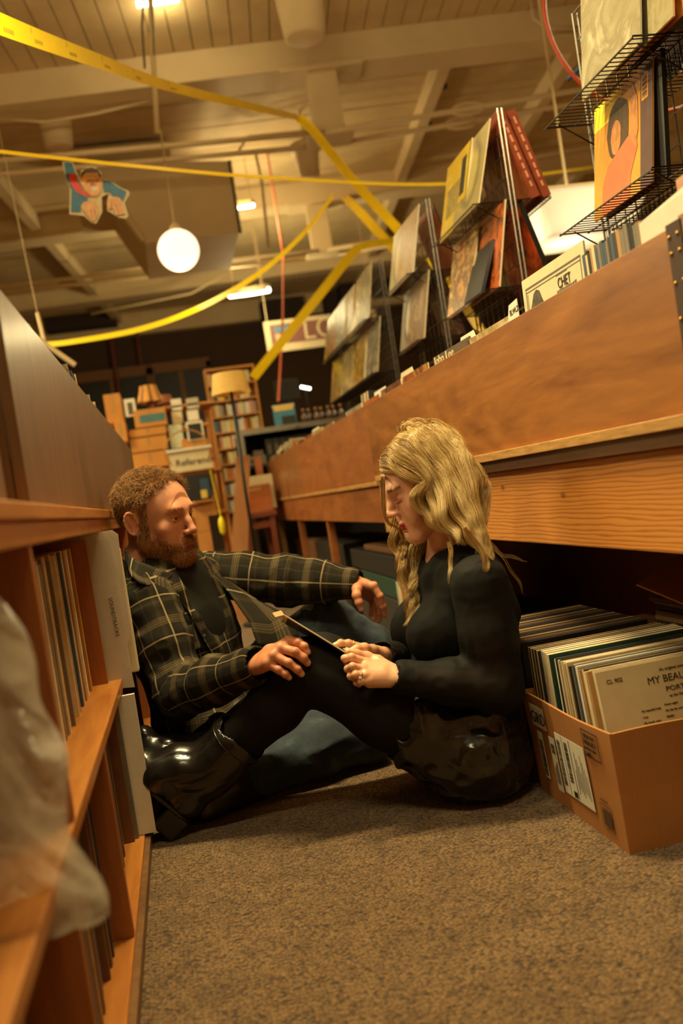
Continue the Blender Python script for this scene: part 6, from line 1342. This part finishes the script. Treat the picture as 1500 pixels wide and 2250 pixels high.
leaf([[pc(274, 1203, 2.45), pc(284, 1222, 2.385), pc(314, 1236, 2.355), pc(354, 1252, 2.355), pc(384, 1262, 2.39)],
      [pc(274, 1218, 2.44), pc(281, 1243, 2.345), pc(304, 1262, 2.315), pc(338, 1274, 2.32), pc(374, 1268, 2.365)],
      [pc(275, 1234, 2.42), pc(285, 1262, 2.315), pc(306, 1280, 2.285), pc(326, 1285, 2.285), pc(358, 1274, 2.335)]], M_PLAID, 'collar')
leaf([[pc(404, 1212, 2.47), pc(420, 1216, 2.52), pc(440, 1222, 2.57)], [pc(412, 1226, 2.465), pc(432, 1232, 2.52), pc(450, 1236, 2.57)], [pc(418, 1250, 2.46), pc(436, 1252, 2.53), pc(448, 1254, 2.58)]], M_PLAID, 'collar')
# front placket edges with buttons
def strip(pts, wv, name, th=.004):
    G = []
    for p, w_ in zip(pts, wv): G.append([A3(p), A3(p) + np.array(w_)])
    return leaf(G, M_PLAID, name, th)
strip([pc(352, 1262, 2.385), pc(400, 1330, 2.385), pc(440, 1400, 2.375), pc(478, 1462, 2.37)], [(.012, -.028, -.018)] * 4, 'placket')
leaf([[pc(405, 1376, 2.345), pc(430, 1370, 2.365)], [pc(416, 1412, 2.335), pc(438, 1404, 2.355)], [pc(424, 1432, 2.335), pc(444, 1424, 2.355)]], M_PLAID, 'chest_pocket')
for x, y, Y in ((405, 1318, 2.372), (449, 1398, 2.36)): MB().lathe([(.005, 0), (.005, .0015), (.003, .0022)], pc(x, y, Y), 12, Matrix.Rotation(R(75), 4, 'X')).build('button', M_BLACK, man)
# jeans
M_DENIM = m_denim()
F = Field((-.16, 2.10, .008), (.78, 2.84, .56), .0048)
F.cap(Jm['hipR'], Jm['hipL'], .115, .115, .03)
F.chain([Jm['hipR'], Jm['hipR'] * .5 + Jm['knR'] * .5 + np.array([0, 0, .015]), Jm['knR']], [.105, .092, .072], .03)
F.chain([Jm['knR'], Jm['knR'] * .5 + Jm['anR'] * .5 + np.array([0, -.01, .01]), Jm['anR']], [.074, .066, .058], .03)
F.chain([Jm['hipL'], Jm['hipL'] * .45 + Jm['knL'] * .55, Jm['knL']], [.105, .094, .074], .03); F.chain([Jm['knL'], Jm['knL'] * .55 + Jm['anL'] * .45 + np.array([.01, 0, 0]), Jm['anL']], [.076, .070, .058], .025)
d = Jm['anR'] - Jm['knR']; d /= np.linalg.norm(d); F.cap(Jm['anR'] + d * .045, Jm['anR'] + d * .12, .052, .052, .004, 's'); F.cap(Jm['anR'] - d * .03 + np.array([0, 0, 0]), Jm['anR'] + d * .02, .06, .06, .006)
for q in (((698, 1318), (702, 1352), (700, 1392)), ((732, 1322), (738, 1362), (742, 1402)), ((668, 1344), (664, 1376), (672, 1404))): F.chain([P(x, y, 2.632 + .0006 * (y - 1318)) for x, y in q], [.009, .012, .007], .02)
F.plane((0, 0, .012), (0, 0, -1))
F.band(lambda P: -.005 * np.clip(ridged(P * [1, 1, 1.2], 12), -1, 1) - .003 * np.clip(ridged(P + 5, 26), -1, 1) * (np.exp(-((P - Jm['knL'] - np.array([.03, -.05, -.04])) ** 2).sum(1) / .012) * .9 + .5))
V, Q = F.mesh(); np_mesh('jeans', V, Q, M_DENIM, man, it=1)
# his shoe shows behind her boots, the other is tucked behind her
M_SHOE = m_leather('black_shoe', (24, 22, 20), .4)
for q, (p0, p1, up) in enumerate((((Jm['anR'] + d * .035), (Jm['anR'] + d * .16 + np.array([0, -.03, -.005])), None), (Jm['anL'] + np.array([.005, 0, -.03]), Jm['anL'] + np.array([.14, -.05, -.045]), None))):
    F = Field(np.minimum(p0, p1) - .09, np.maximum(p0, p1) + .09, .004); p0 = p0.copy(); p1 = p1.copy(); p0[2] = max(p0[2], .055); p1[2] = .045; F.chain([p0, (p0 + p1) / 2, p1], [.05, .046, .038], .02); F.cap(p0 * [1, 1, 0] + [0, 0, .022], p1 * [1, 1, 0] + [0, 0, .020], .046, .044, .01); F.plane((0, 0, .003), (0, 0, -1)); V, Q = F.mesh(); np_mesh('shoe', V, Q, M_SHOE, man, it=2)
leaf([[pc(446, 1246, 2.60), pc(500, 1300, 2.50), pc(548, 1368, 2.43), pc(566, 1420, 2.41)], [pc(462, 1250, 2.64), pc(536, 1308, 2.54), pc(590, 1372, 2.46), pc(604, 1424, 2.44)], [pc(490, 1262, 2.68), pc(566, 1322, 2.58), pc(628, 1352, 2.50), pc(656, 1400, 2.47)]], M_PLAID, 'shirt_front')
# ------------------------------------------------------------------ the woman on the right
T1 = (226, 172, 142)
M_SKIN_W = m_skin('woman_skin', .42)
M_BLONDE = m_hair('honey_blonde_hair', [(.05, (88, 60, 30)), (.28, (164, 122, 66)), (.5, (226, 190, 120)), (.75, (248, 228, 176))], .34)
wo = thing('person', 'blonde woman in black top, leather shorts and boots sitting against the right bin', 'person', (.55, 2.0, 0))
WS = .94; pitw = R(19); fxw = np.array([-.995, -.10, 0]); fww = fxw * math.cos(pitw) + np.array([0, 0, -math.sin(pitw)]); HR_W = basis(fww, (-.1, .04, 1))
nose = A3(at(853, 1141, Y=1.99)); HCW = nose - WS * (HR_W @ np.array([0, .122, -.031]))
to_w = lambda P: HCW + (np.asarray(P) * WS) @ HR_W.T
F = head_field(.0016, 'f'); lids(F, 0); WV, WF = F.mesh(); WV = relax(WV, WF, 1)
WT, mixw, gw = head_tone(WV, T1, (176, 40, 44), (220, 138, 112))
for s in (-1, 1):
    mixw(.8 * gm((0, 9, 9), (1, 1, 1)) if False else .75 * np.exp(-(((WV - np.array([s * .031, .09, .0275])) / np.array([.017, .02, .0038])) ** 2).sum(1)), (128, 86, 54))
    mixw(.35 * gw((s * .031, .088, .006), (.016, .02, .007)), (176, 120, 92)); mixw(.75 * np.exp(-(((WV - np.array([s * .032, .087, -.0045])) / np.array([.014, .02, .0011])) ** 2).sum(1)), (52, 34, 24))
P = pc
NBW = P(990, 1222, 2.02); SHL = P(1052, 1282, 1.855); ELL = P(1092, 1508, 1.83); WRL = P(878, 1488, 1.865)
SHR = np.array([.585, 2.155, .485]); ELR = np.array([.56, 2.21, .26]); WRR = P(838, 1440, 1.985)
CHW = np.array([.605, 2.005, .40]); WSTW = np.array([.600, 2.0, .235]); PELW = np.array([.575, 2.0, .115])
HIPL = np.array([.55, 1.935, .112]); HIPR = np.array([.55, 2.085, .112]); KNL = P(674, 1466, 1.995); KNR = P(704, 1452, 2.125)
ANL = P(462, 1690, 2.10); ANR = P(436, 1675, 2.21)
wparts = [(to_w(WV), WF, np.array(WT))]; tw = lambda n, c=T1: np.tile(np.array(lin(c)), (n, 1))
F = Field((-.12, 1.74, .0), (.80, 2.32, .68), .0085)
F.chain([to_w((0, -.02, -.06)), NBW], [.045, .047], .02); F.cap(NBW, CHW + np.array([0, 0, .08]), .05, .07, .03)
F.chain([CHW + np.array([0, 0, .07]), CHW, WSTW, PELW], [.072, .085, .078, .10], .04, 'u', ((0, 1, 0), 1.35))
for sh, el, w_ in ((SHL, ELL, WRL), (SHR, ELR, WRR)): F.cap(CHW + np.array([0, 0, .08]), sh, .05, .042, .03); F.chain([sh, el, w_], [.040, .031, .022], .02)
for hp, kn, an in ((HIPL, KNL, ANL), (HIPR, KNR, ANR)): F.chain([hp, hp * .5 + kn * .5, kn], [.086, .074, .054], .03); F.chain([kn, kn * .68 + an * .32 + np.array([0, 0, -.010]), an], [.052, .052, .034], .02)
F.plane((0, 0, .014), (0, 0, -1)); V, Q = F.mesh(); wparts.append((relax(V, Q, 2), Q, tw(len(V), (206, 150, 120))))
F = Field(NBW - .15, NBW + .16, .0028)          # throat and collar bones, fine
F.chain([to_w((0, -.018, -.03)), to_w((0, -.014, -.085)), NBW + np.array([0, 0, .0])], [.045, .0455, .049], .02); F.chain([NBW, CHW + np.array([.0, 0, .085])], [.047, .055], .03, 'u', ((0, 1, 0), 1.1))
F.cap(to_w((-.045, -.02, -.05)), NBW + np.array([-.035, -.012, -.02]), .010, .008, .015); pass
V, Q = F.mesh(); wparts.append((relax(V, Q, 1), Q, tw(len(V))))
# her left hand, nearest, holds the sleeve in a loose fist
Y = 1.885
mW = [P(806, 1456, Y + .012), P(799, 1470, Y - .010), P(803, 1484, Y - .022), P(812, 1497, Y - .026)]
fW = [[P(772, 1444, Y + .006), P(757, 1447, Y + .012), P(762, 1459, Y + .028)], [P(774, 1465, Y - .014), P(764, 1470, Y + .004), P(772, 1478, Y + .026)], [P(781, 1483, Y - .024), P(770, 1486, Y - .006), P(778, 1492, Y + .018)], [P(793, 1498, Y - .026), P(783, 1500, Y - .010), P(789, 1505, Y + .012)]]
tW = [P(830, 1452, Y + .026), P(806, 1443, Y + .036), P(783, 1437, Y + .032), P(764, 1432, Y + .026)]
bW = np.array([-.05, -.80, .6]); V, Q = hand(WRL, mW, fW, tW, bW, .86, rad=(.0094, .0096, .0092, .0082)); T = tw(len(V), (228, 176, 142))
for m_ in mW + [f[0] for f in fW]: w_ = np.exp(-(((V - m_) / .010) ** 2).sum(1))[:, None] * .35; T = T * (1 - w_) + np.array(lin((212, 134, 104))) * w_
nail(tW[3], tW[2], (.1, -.4, .9), .0085, T, V, (236, 196, 176)); wparts.append((V, Q, T))
Y = 1.99; mW2 = [P(800, 1424, Y - .02), P(795, 1432, Y + .0), P(794, 1440, Y + .02), P(796, 1448, Y + .036)]
fW2 = [[P(766, 1414, Y - .024), P(748, 1413, Y - .026), P(735, 1418, Y - .030)], [P(768, 1428, Y - .004), P(754, 1434, Y - .012), P(752, 1444, Y - .03)], [P(772, 1440, Y + .016), P(760, 1448, Y + .004), P(760, 1455, Y - .016)], [P(776, 1450, Y + .032), P(768, 1456, Y + .022), P(770, 1462, Y + .004)]]
tW2 = [P(818, 1428, Y - .036), P(800, 1424, Y - .05), P(784, 1426, Y - .058), P(768, 1432, Y - .062)]
bW2 = np.array([-.1, -.25, .95]); V, Q = hand(WRR, mW2, fW2, tW2, bW2, .84, rad=(.0092, .0094, .009, .008)); T = tw(len(V), (222, 168, 134)); nail(fW2[0][2], fW2[0][1], (.1, -.4, .9), .0078, T, V, (232, 190, 168)); wparts.append((V, Q, T))
join_body(wparts, 'body', M_SKIN_W, wo)
M_GOLD = plain('gold_ring', (214, 170, 90), .2, 1.0); M_GEM = plain('diamond', (240, 240, 240), .05, .3, coat=1)
def ring(a, b, r, name, gem=None):
    a, b = A3(a), A3(b); c = (a + b) / 2; d = (b - a) / np.linalg.norm(b - a); B = basis(d, (0, 0, 1)); mb = MB()
    mb.tube([Vector(c + (B[:, 0] * math.cos(q) + B[:, 2] * math.sin(q)) * r) for q in np.linspace(0, 2 * math.pi, 25)], .0011, 6, False); o = mb.build(name, M_GOLD, wo, True)
    if gem is not None:
        g = A3(gem); g /= np.linalg.norm(g); Mz = Vector((0, 0, 1)).rotation_difference(Vector(g)).to_matrix().to_4x4(); MB().lathe([(.0008, 0), (.0036, .0026), (.0026, .004), (.0001, .0041)], c + g * r, 8, Mz).build('diamond', M_GEM, o)
ring(mW[2], fW[2][0], .0098, 'ring', (-.25, -.8, -.3)); ring(mW2[0] * .45 + fW2[0][0] * .55, fW2[0][0], .0095, 'ring')
# what she holds: a small sleeve seen almost edge-on
e0, e1 = P(623, 1351, 1.955), P(778, 1446, 1.925); mb = MB(); dv_ = Vector(e1 - e0); nn = Vector((0, 1, 0)); wv_ = (nn - dv_.normalized() * nn.dot(dv_.normalized())).normalized() * .155; tl_n = Vector((.33, 0, .5)).normalized()
hs = thing('paper_sleeve', 'thin pale square record sleeve held edge-on in her hands', 'record', Vector(e0)); q = [Vector(e0) - wv_ * .10, Vector(e1) - wv_ * .10, Vector(e1) + wv_ * .85 - tl_n * .012, Vector(e0) + wv_ * .85 - tl_n * .020]
nrm = (q[1] - q[0]).cross(q[3] - q[0]).normalized(); mb.prism(q, nrm * .0028); mb.build('sleeve', M_CREAM, hs)
mb = MB(); mb.prism([p - nrm * .0006 for p in (q[0].lerp(q[2], .06), q[1].lerp(q[3], .06), q[2].lerp(q[0], .06), q[3].lerp(q[1], .06))], nrm * -.0004); mb.build('printed_back', plain('print_dark_brown', (70, 56, 44), .5, var=.4, scale=30), hs)
mb = MB(); t0 = Vector(e0); mb.prism([t0 + Vector((-.020, -.012, -.002)), t0 + Vector((.0, -.014, .0)), t0 + Vector((.0, .04, .004)), t0 + Vector((-.020, .04, .002))], (0, 0, .0018)); mb.build('open_flap', spine('tan'), hs)
# sheer black top
M_SHEER = m_sheer('sheer_black_mesh', (15, 13, 11), .13); M_TOP = m_cloth('black_jersey', (15, 14, 12), .25, 900, .85, .2)
def wf(P): return -.0032 * np.clip(ridged(P * [1, 1, .8], 15), -1, 1) - .0016 * np.clip(ridged(P + 9, 34), -1, 1)
F = Field((.40, 1.76, .06), (.80, 2.28, .58), .0036)
F.cap(NBW + np.array([.004, 0, -.012]), CHW + np.array([0, 0, .085]), .056, .086, .03)
F.chain([CHW + np.array([.012, 0, .075]), CHW + np.array([.015, 0, 0]), WSTW, PELW + np.array([.01, 0, .03])], [.082, .096, .090, .112], .05, 'u', ((0, 1, 0), 1.36))
for sh in (SHL, SHR): F.cap(CHW + np.array([0, 0, .075]), sh, .060, .0555, .045)
for y in (1.935, 2.075): F.ell(CHW + np.array([-.088, y - 2.005, -.025]), (.068, .064, .068), .04)
F.ell((.515, 2.0, .25), (.06, .11, .07), .05)
F.chain([to_w((0, -.014, -.06)), NBW + np.array([-.012, -.004, .018])], [.054, .056], .004, 's')
F.band(wf); V, Q = F.mesh(); np_mesh('top_body', V, Q, M_TOP, wo, it=2)
def sleeve_w(sh, el, w_, rs, cut):
    end = w_ + (el - w_) * cut; A = np.array([sh, el, end]); F = Field(A.min(0) - .09, A.max(0) + .09, .003); F.chain([sh, (sh + el) / 2, el, (el + end) / 2, end], rs, .025); d = (end - el) / np.linalg.norm(end - el)
    F.cap(end - d * .012, end + d * .003, rs[4] + .0016, rs[4] + .0012, .004); F.cap(end - d * .004, end + d * .03, rs[4] - .003, rs[4] - .002, .002, 's')
    F.band(lambda P: -(.0034 * np.clip(ridged(P * [1.1, 1, 1.1], 17), -1, 1)) * (.35 + np.exp(-((P - el) ** 2).sum(1) / .007)) - .0013 * np.clip(ridged(P + 2, 40), -1, 1)); V, Q = F.mesh(); np_mesh('sheer_sleeve', V, Q, M_SHEER, wo, it=1)
sleeve_w(SHL, ELL, WRL, [.0615, .058, .052, .044, .034], .03); sleeve_w(SHR, ELR, WRR, [.055, .052, .049, .042, .032], .05)
# leather shorts
M_LTHR = m_leather('black_leather_shorts', (26, 23, 20), .2)
F = Field((.36, 1.78, .006), (.78, 2.26, .30), .0036)
F.chain([WSTW + np.array([.004, 0, -.02]), PELW, PELW + np.array([.01, 0, -.03])], [.100, .122, .118], .03, 'u', ((0, 1, 0), 1.30))
for hp, kn in ((HIPL, KNL), (HIPR, KNR)):
    d = (kn - hp) / np.linalg.norm(kn - hp); F.chain([hp, hp + d * .12], [.106, .100], .03)
for hp, kn in ((HIPL, KNL), (HIPR, KNR)):
    d = (kn - hp) / np.linalg.norm(kn - hp); F.cap(hp + d * .112, hp + d * .2, .092, .09, .004, 's')
F.plane((0, 0, .010), (0, 0, -1)); F.band(lambda P: -.006 * np.clip(ridged(P * [1.3, .8, 1.0], 17), -1, 1) - .003 * np.clip(ridged(P + 4, 38), -1, 1)); V, Q = F.mesh(); np_mesh('leather_shorts', V, Q, M_LTHR, wo, it=1)
# tights
M_TIGHT = m_sheer('black_tights', (15, 13, 10), .07)
F = Field((-.10, 1.80, .0), (.66, 2.30, .48), .0048)
for hp, kn, an in ((HIPL, KNL, ANL), (HIPR, KNR, ANR)):
    F.chain([hp, hp * .5 + kn * .5, kn * .9 + hp * .1, kn], [.096, .084, .066, .063], .03); F.chain([kn, kn * .68 + an * .32 + np.array([.0, 0, -.010]), an], [.063, .062, .044], .02)
F.plane((0, 0, .010), (0, 0, -1)); V, Q = F.mesh(); np_mesh('tights', V, Q, M_TIGHT, wo, it=2)
# ankle boots standing on their block heels, toes up against the shelf
M_BOOT = m_leather('black_boot_leather', (26, 23, 20), .26); M_SOLE = plain('boot_sole', (30, 27, 24), .5)
def boot(kn, an, heel_px, toe_px, ball_px, Y, name, label=None):
    d = (kn - an) / np.linalg.norm(kn - an); top = an + d * .095; heel = P(*heel_px, Y); toe = P(*toe_px, Y + .01); ball = P(*ball_px, Y)
    A = np.array([top, an, heel, toe, ball]); F = Field(A.min(0) - .08, A.max(0) + .08, .003)
    F.chain([top + d * .0, an + d * .04, an], [.066, .056, .050], .02); F.chain([an, heel], [.050, .040], .03)
    F.chain([an, an * .42 + ball * .58 + np.array([0, 0, .012]), ball, toe], [.050, .043, .040, .026], .03, 'u', ((0, 1, 0), 1.05)); F.chain([heel, ball], [.036, .032], .02)
    F.cap(top - d * .004, top + d * .05, .060, .062, .004, 's')
    ft = (toe - heel); ft /= np.linalg.norm(ft)
    def cr(P_): t = (P_ - an) @ d; s = (P_ - an) @ ft; return -.0062 * np.abs(np.sin((s * .85 + t * .55) * 78 + 2.4 * vnoise(P_, 20))) ** .6 * np.exp(-((s - .045) / .06) ** 2) * np.exp(-((t - .0) / .06) ** 2) - .0015 * np.clip(ridged(P_, 30), -1, 1)
    F.band(cr); up = np.cross(ft, [0, 1, 0]); up = up if up @ d > 0 else -up
    sl = heel - up * .030; F.plane(sl, -up) ; V, Q = F.mesh(); np_mesh('boot', V, Q, M_BOOT, wo, it=1)
    B = np.stack([ft, np.array([0, 1, 0]), up]); F = Field(np.minimum(heel, toe) - .12, np.maximum(heel, toe) + .12, .0028); L = np.linalg.norm(toe - heel)
    F.cap(heel + ft * .0 - up * .033, heel + ft * (L * .55) - up * .034, .036, .040, .0, 'u', ((0, 1, 0), 1.0)); F.cap(heel + ft * (L * .5) - up * .034, toe - ft * .0 - up * .026, .040, .026, .01)
    F.plane(heel - up * .028, up); F.plane(heel - up * .037, -up); V, Q = F.mesh(); np_mesh('boot_sole', V, Q, M_SOLE, wo, it=1)
    F = Field(heel - .11, heel + .11, .0026); F.boxr(heel + ft * -.004 - up * .062, (.030, .031, .028), B, .006, 0); V, Q = F.mesh(); np_mesh('block_heel', V, Q, M_SOLE, wo)
    mb = MB(); sd = np.cross(d, [0, 1, 0]); sd /= np.linalg.norm(sd); y_ = np.cross(d, sd); mb.tube([Vector(top - d * .002 + (sd * math.cos(q) + y_ * math.sin(q)) * .0672) for q in np.linspace(0, 2 * math.pi, 33)], .0016, 5, False); mb.build('boot_rim', M_BOOT, wo, True)
boot(KNR, ANR, (392, 1742), (318, 1618), (330, 1672), 2.23, 'boot')
boot(KNL, ANL, (412, 1756), (316, 1672), (345, 1700), 2.11, 'boot')
# ------------------------------------------------------------------ her hair: a cap of fine strands and long waved locks
WN = normals(WV, WF)
if (WN * (WV - WV.mean(0))).sum() < 0: WN = -WN
F = Field((-.11, -.145, -.13), (.11, .12, .15), .003); F.ell((0, -.018, .036), (.081, .102, .094), 0); F.ell((0, -.035, -.02), (.074, .085, .09), .03)
F.ell((0, .115, -.02), (.068, .085, .098), .02, 's'); F.cap((0, .03, -.12), (0, -.01, -.13), .055, .06, .02, 's')
V, Q = F.mesh(); np_mesh('hair_cap', to_w(relax(V, Q, 2)), Q, M_BLONDE, wo)
HAIR = []; HRAD = []; HSH = []
def spline(P, n):
    P = np.asarray(P, float); m = len(P); x = np.linspace(0, m - 1, n); i = np.clip(np.floor(x).astype(int), 0, m - 2); u = (x - i)[:, None]; a, b = P[i], P[i + 1]; p0 = P[np.maximum(i - 1, 0)]; p3 = P[np.minimum(i + 2, m - 1)]
    return .5 * (2 * a + (b - p0) * u + (2 * p0 - 5 * a + 4 * b - p3) * u**2 + (3 * a - 3 * b + p3 - p0) * u**3)
_hr = np.random.RandomState(12)
def lock(pts, n, width, wave=.008, freq=1.4, seed=0, flat=.45, taper=.25, hair_r=.00048, grow=None, k=23, ph=None):
    """a bundle of strands following a guide, flattened across the view, with a shared wave"""
    G = spline(pts, k); T = np.gradient(G, axis=0); T /= np.linalg.norm(T, axis=1, keepdims=True); nrm_ = np.array([.15, -1, .25]); S = np.cross(T, nrm_); S /= np.linalg.norm(S, axis=1, keepdims=True); D = np.cross(S, T)
    t = np.linspace(0, 1, k); L = np.linalg.norm(np.diff(G, axis=0), axis=1).sum(); prof = (grow if grow is not None else 1) * np.interp(t, [0, .12, .5, .8, 1], [.75, 1, 1, .75, taper]); ph = _hr.uniform(0, 6.3) if ph is None else ph
    w0 = wave * np.clip(t * 2.2, 0, 1); cen = G + S * (np.sin(ph + t * L * 2 * math.pi * freq * 10)[:, None] * w0[:, None]) + D * (np.cos(ph + t * L * 2 * math.pi * freq * 10)[:, None] * w0[:, None] * 1.1)
    a = _hr.uniform(-1, 1, n); b = _hr.normal(0, .5, n); jt = _hr.uniform(-.05, .05, n); p2 = _hr.uniform(0, 6.3, n)
    off = S[None] * (a[:, None] * prof[None] * width)[:, :, None] + D[None] * (b[:, None] * prof[None] * width * flat)[:, :, None]
    tw_ = np.sin(p2[:, None] + t[None] * 9)[:, :, None] * .0011; c = cen[None] + off + tw_ * S[None]
    # strands of unequal length
    e = _hr.uniform(.86, 1.0, n); out = np.stack([np.stack([np.interp(t * e[i], t, c[i, :, ax]) for ax in range(3)], 1) for i in range(n)]) ; HAIR.append(out); HRAD.append(np.full(n, hair_r)); HSH.append(np.clip(_hr.uniform(.34, .72) + _hr.normal(0, .13, n) + .10 * np.cos(a * 3), .05, 1))
H = lambda x, y, z: to_w((x, y, z))
def crown(x, y): # a point on the hair cap, x across, y fore and aft
    q = 1 - (x / .082) ** 2 - ((y + .018) / .104) ** 2; return (x, y, .036 + .097 * math.sqrt(max(q, .02)))
# near side (her left, local -x): from the parting over the ear, back and down behind the shoulder
part = lambda y: H(*crown(.012, y))
near = [
 (.076, [(866, 1032), (892, 1058), (912, 1092), (934, 1126), (956, 1152)], .0),
 (.066, [(880, 1020), (908, 1058), (928, 1104), (948, 1148), (978, 1172)], .1),
 (.052, [(893, 1008), (930, 1058), (950, 1112), (972, 1158), (1000, 1186)], .2),
 (.036, [(908, 1002), (955, 1058), (975, 1122), (1000, 1168), (1024, 1198)], .3),
 (.016, [(927, 998), (978, 1058), (1002, 1126), (1030, 1178), (1050, 1216)], .4),
 (.0, [(947, 992), (1000, 1048), (1024, 1118), (1050, 1178), (1066, 1232)], .5),
 (-.02, [(967, 992), (1016, 1056), (1036, 1120), (1058, 1180), (1076, 1240)], .6),
 (-.045, [(985, 998), (1028, 1058), (1046, 1125), (1066, 1190), (1082, 1250)], .7),
 (-.07, [(1000, 1010), (1034, 1075), (1050, 1140), (1070, 1200), (1080, 1245)], .8)]
for i, (y, px, q) in enumerate(near):
    dep = [0, 0, max(1.885, 1.925 - .012 * i), max(1.868, 1.912 - .013 * i), max(1.850, 1.895 - .012 * i)]
    for j in range(3):
        jx = _hr.uniform(-6, 6); yy0 = y - .006 * j
        pts = [part(yy0), H(*[c * 1.03 for c in crown(-.03, yy0 - .006)]), H(*[c * 1.05 for c in crown(-.060, min(yy0 - .012, .052))]), H(-.080 - .002 * min(i, 6), yy0 * .72 - .026, .018 - .012 * j)] + [P(x + jx * (k_ + 1) / 3 + (j - 1) * 4, yy + (j - 1) * 3, dp + .008 * j) for k_, ((x, yy), dp) in enumerate(zip(px[2:], dep[2:]))]
        lock(pts, 112, .0120, .0042 if i > 4 else .0055, 2.3 if i > 4 else 1.25, hair_r=.00046, taper=.35, ph=.5 * i + .7 * j)
# face-framing tress and fringe edge in front of the far cheek
lock([part(.082), P(842, 1045, 1.955), P(843, 1085, 1.965), P(845, 1130, 1.985), P(853, 1152, 2.0), P(872, 1162, 2.01), P(884, 1190, 2.03)], 60, .0035, .002, .5, taper=.5)
# far side: falls forward of the chest
for i, (x0, x1, x2, x3, x4, dy) in enumerate([(868, 872, 888, 898, 905, 0), (880, 888, 905, 918, 898, .02), (895, 905, 925, 930, 912, .01), (915, 925, 938, 935, 922, .03), (935, 945, 950, 948, 938, .04), (905, 915, 915, 905, 893, -.02), (925, 935, 945, 925, 905, 0), (950, 960, 962, 958, 945, .045)]):
    dp = 2.065 + dy * .5
    for j in range(2): lock([H(*crown(.035, .06 - .02 * (i % 4))), H(.083, .03 - .02 * (i % 4), .02), P(x0 + 6 * j, 1165, dp + .02), P(x1 + 6 * j, 1215, dp), P(x2 + 4 * j, 1270, dp - .035), P(x3, 1320, 1.985 + dy * .4), P(x4, 1378, 1.975 + dy * .4)], 92, .0115, .010, .85, hair_r=.0005, taper=.3)
# back of the head
for i, y in enumerate((-.03, -.05, -.07, -.085, -.1)):
    for x in (-.03, .0, .03, .055): lock([H(*crown(x * .3, y * .6)), H(*[c * 1.04 for c in crown(x, y)]), H(x * 1.3 - .02, -.106, -.02), H(x * 1.1 - .03, -.100, -.085), P(1052, 1212, 1.95 + x)], 78, .014, .006, .9, hair_r=.00055)
# loose ends over the shoulder
for px, dp in (([(1020, 1160), (1048, 1200), (1065, 1235), (1064, 1265), (1078, 1300), (1090, 1312)], 1.80), ([(1030, 1170), (1060, 1210), (1070, 1240), (1072, 1262), (1079, 1285)], 1.80), ([(1035, 1165), (1062, 1205), (1082, 1232)], 1.815), ([(985, 1190), (992, 1215), (990, 1240), (986, 1262), (988, 1284)], 1.868), ([(1050, 1150), (1075, 1190), (1100, 1215), (1128, 1226), (1160, 1232)], 1.93), ([(1055, 1170), (1085, 1205), (1115, 1240), (1140, 1280), (1152, 1310)], 1.97)):
    lock([P(x, y, dp + .012 * (1 - k_ / 3) if k_ < 3 else dp) for k_, (x, y) in enumerate(px)], 34 if dp < 1.9 else 9, .0048, .0022, 1.6, taper=.15, hair_r=.00045 if dp < 1.9 else .0003)
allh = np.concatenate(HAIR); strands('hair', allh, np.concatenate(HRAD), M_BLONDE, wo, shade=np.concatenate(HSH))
lash = []
for s in (-1, 1):
    for q in np.linspace(0, 1, 13):
        b = np.array([s * (.019 + .025 * q), .0895 - .0055 * q, -.0045]); lash.append(np.stack([b + np.array([0, .0012, 0]) + np.array([s * .0035 * q, .0105 * t, -.0060 * t + .005 * t * t]) for t in np.linspace(0, 1, 4)]))
strands('eyelashes', to_w(np.array(lash).reshape(-1, 3)).reshape(-1, 4, 3), np.full(len(lash), .00022), m_hair('dark_lash', [(.2, (20, 14, 10)), (.8, (38, 26, 18))], .7), wo)
brow = (np.abs(np.abs(WV[:, 0]) - .031) < .019) & (np.abs(WV[:, 2] - .0272) < .0030) & (WV[:, 1] > .068)
c6_, _ = tufts(WV, WN, brow, 300, .0048, (.2, (0, -.3, .1), .5, (0, 0, 0)), 8, .1, 4, .10); strands('eyebrows', to_w((c6_ + np.sign(c6_[:, :1, :1]) * np.linspace(0, .006, 4)[None, :, None] * np.array([1, 0, 0])).reshape(-1, 3)).reshape(-1, 4, 3), np.full(len(c6_), .0003), m_hair('brown_brow', [(.3, (70, 42, 22)), (.7, (120, 78, 44))]), wo)
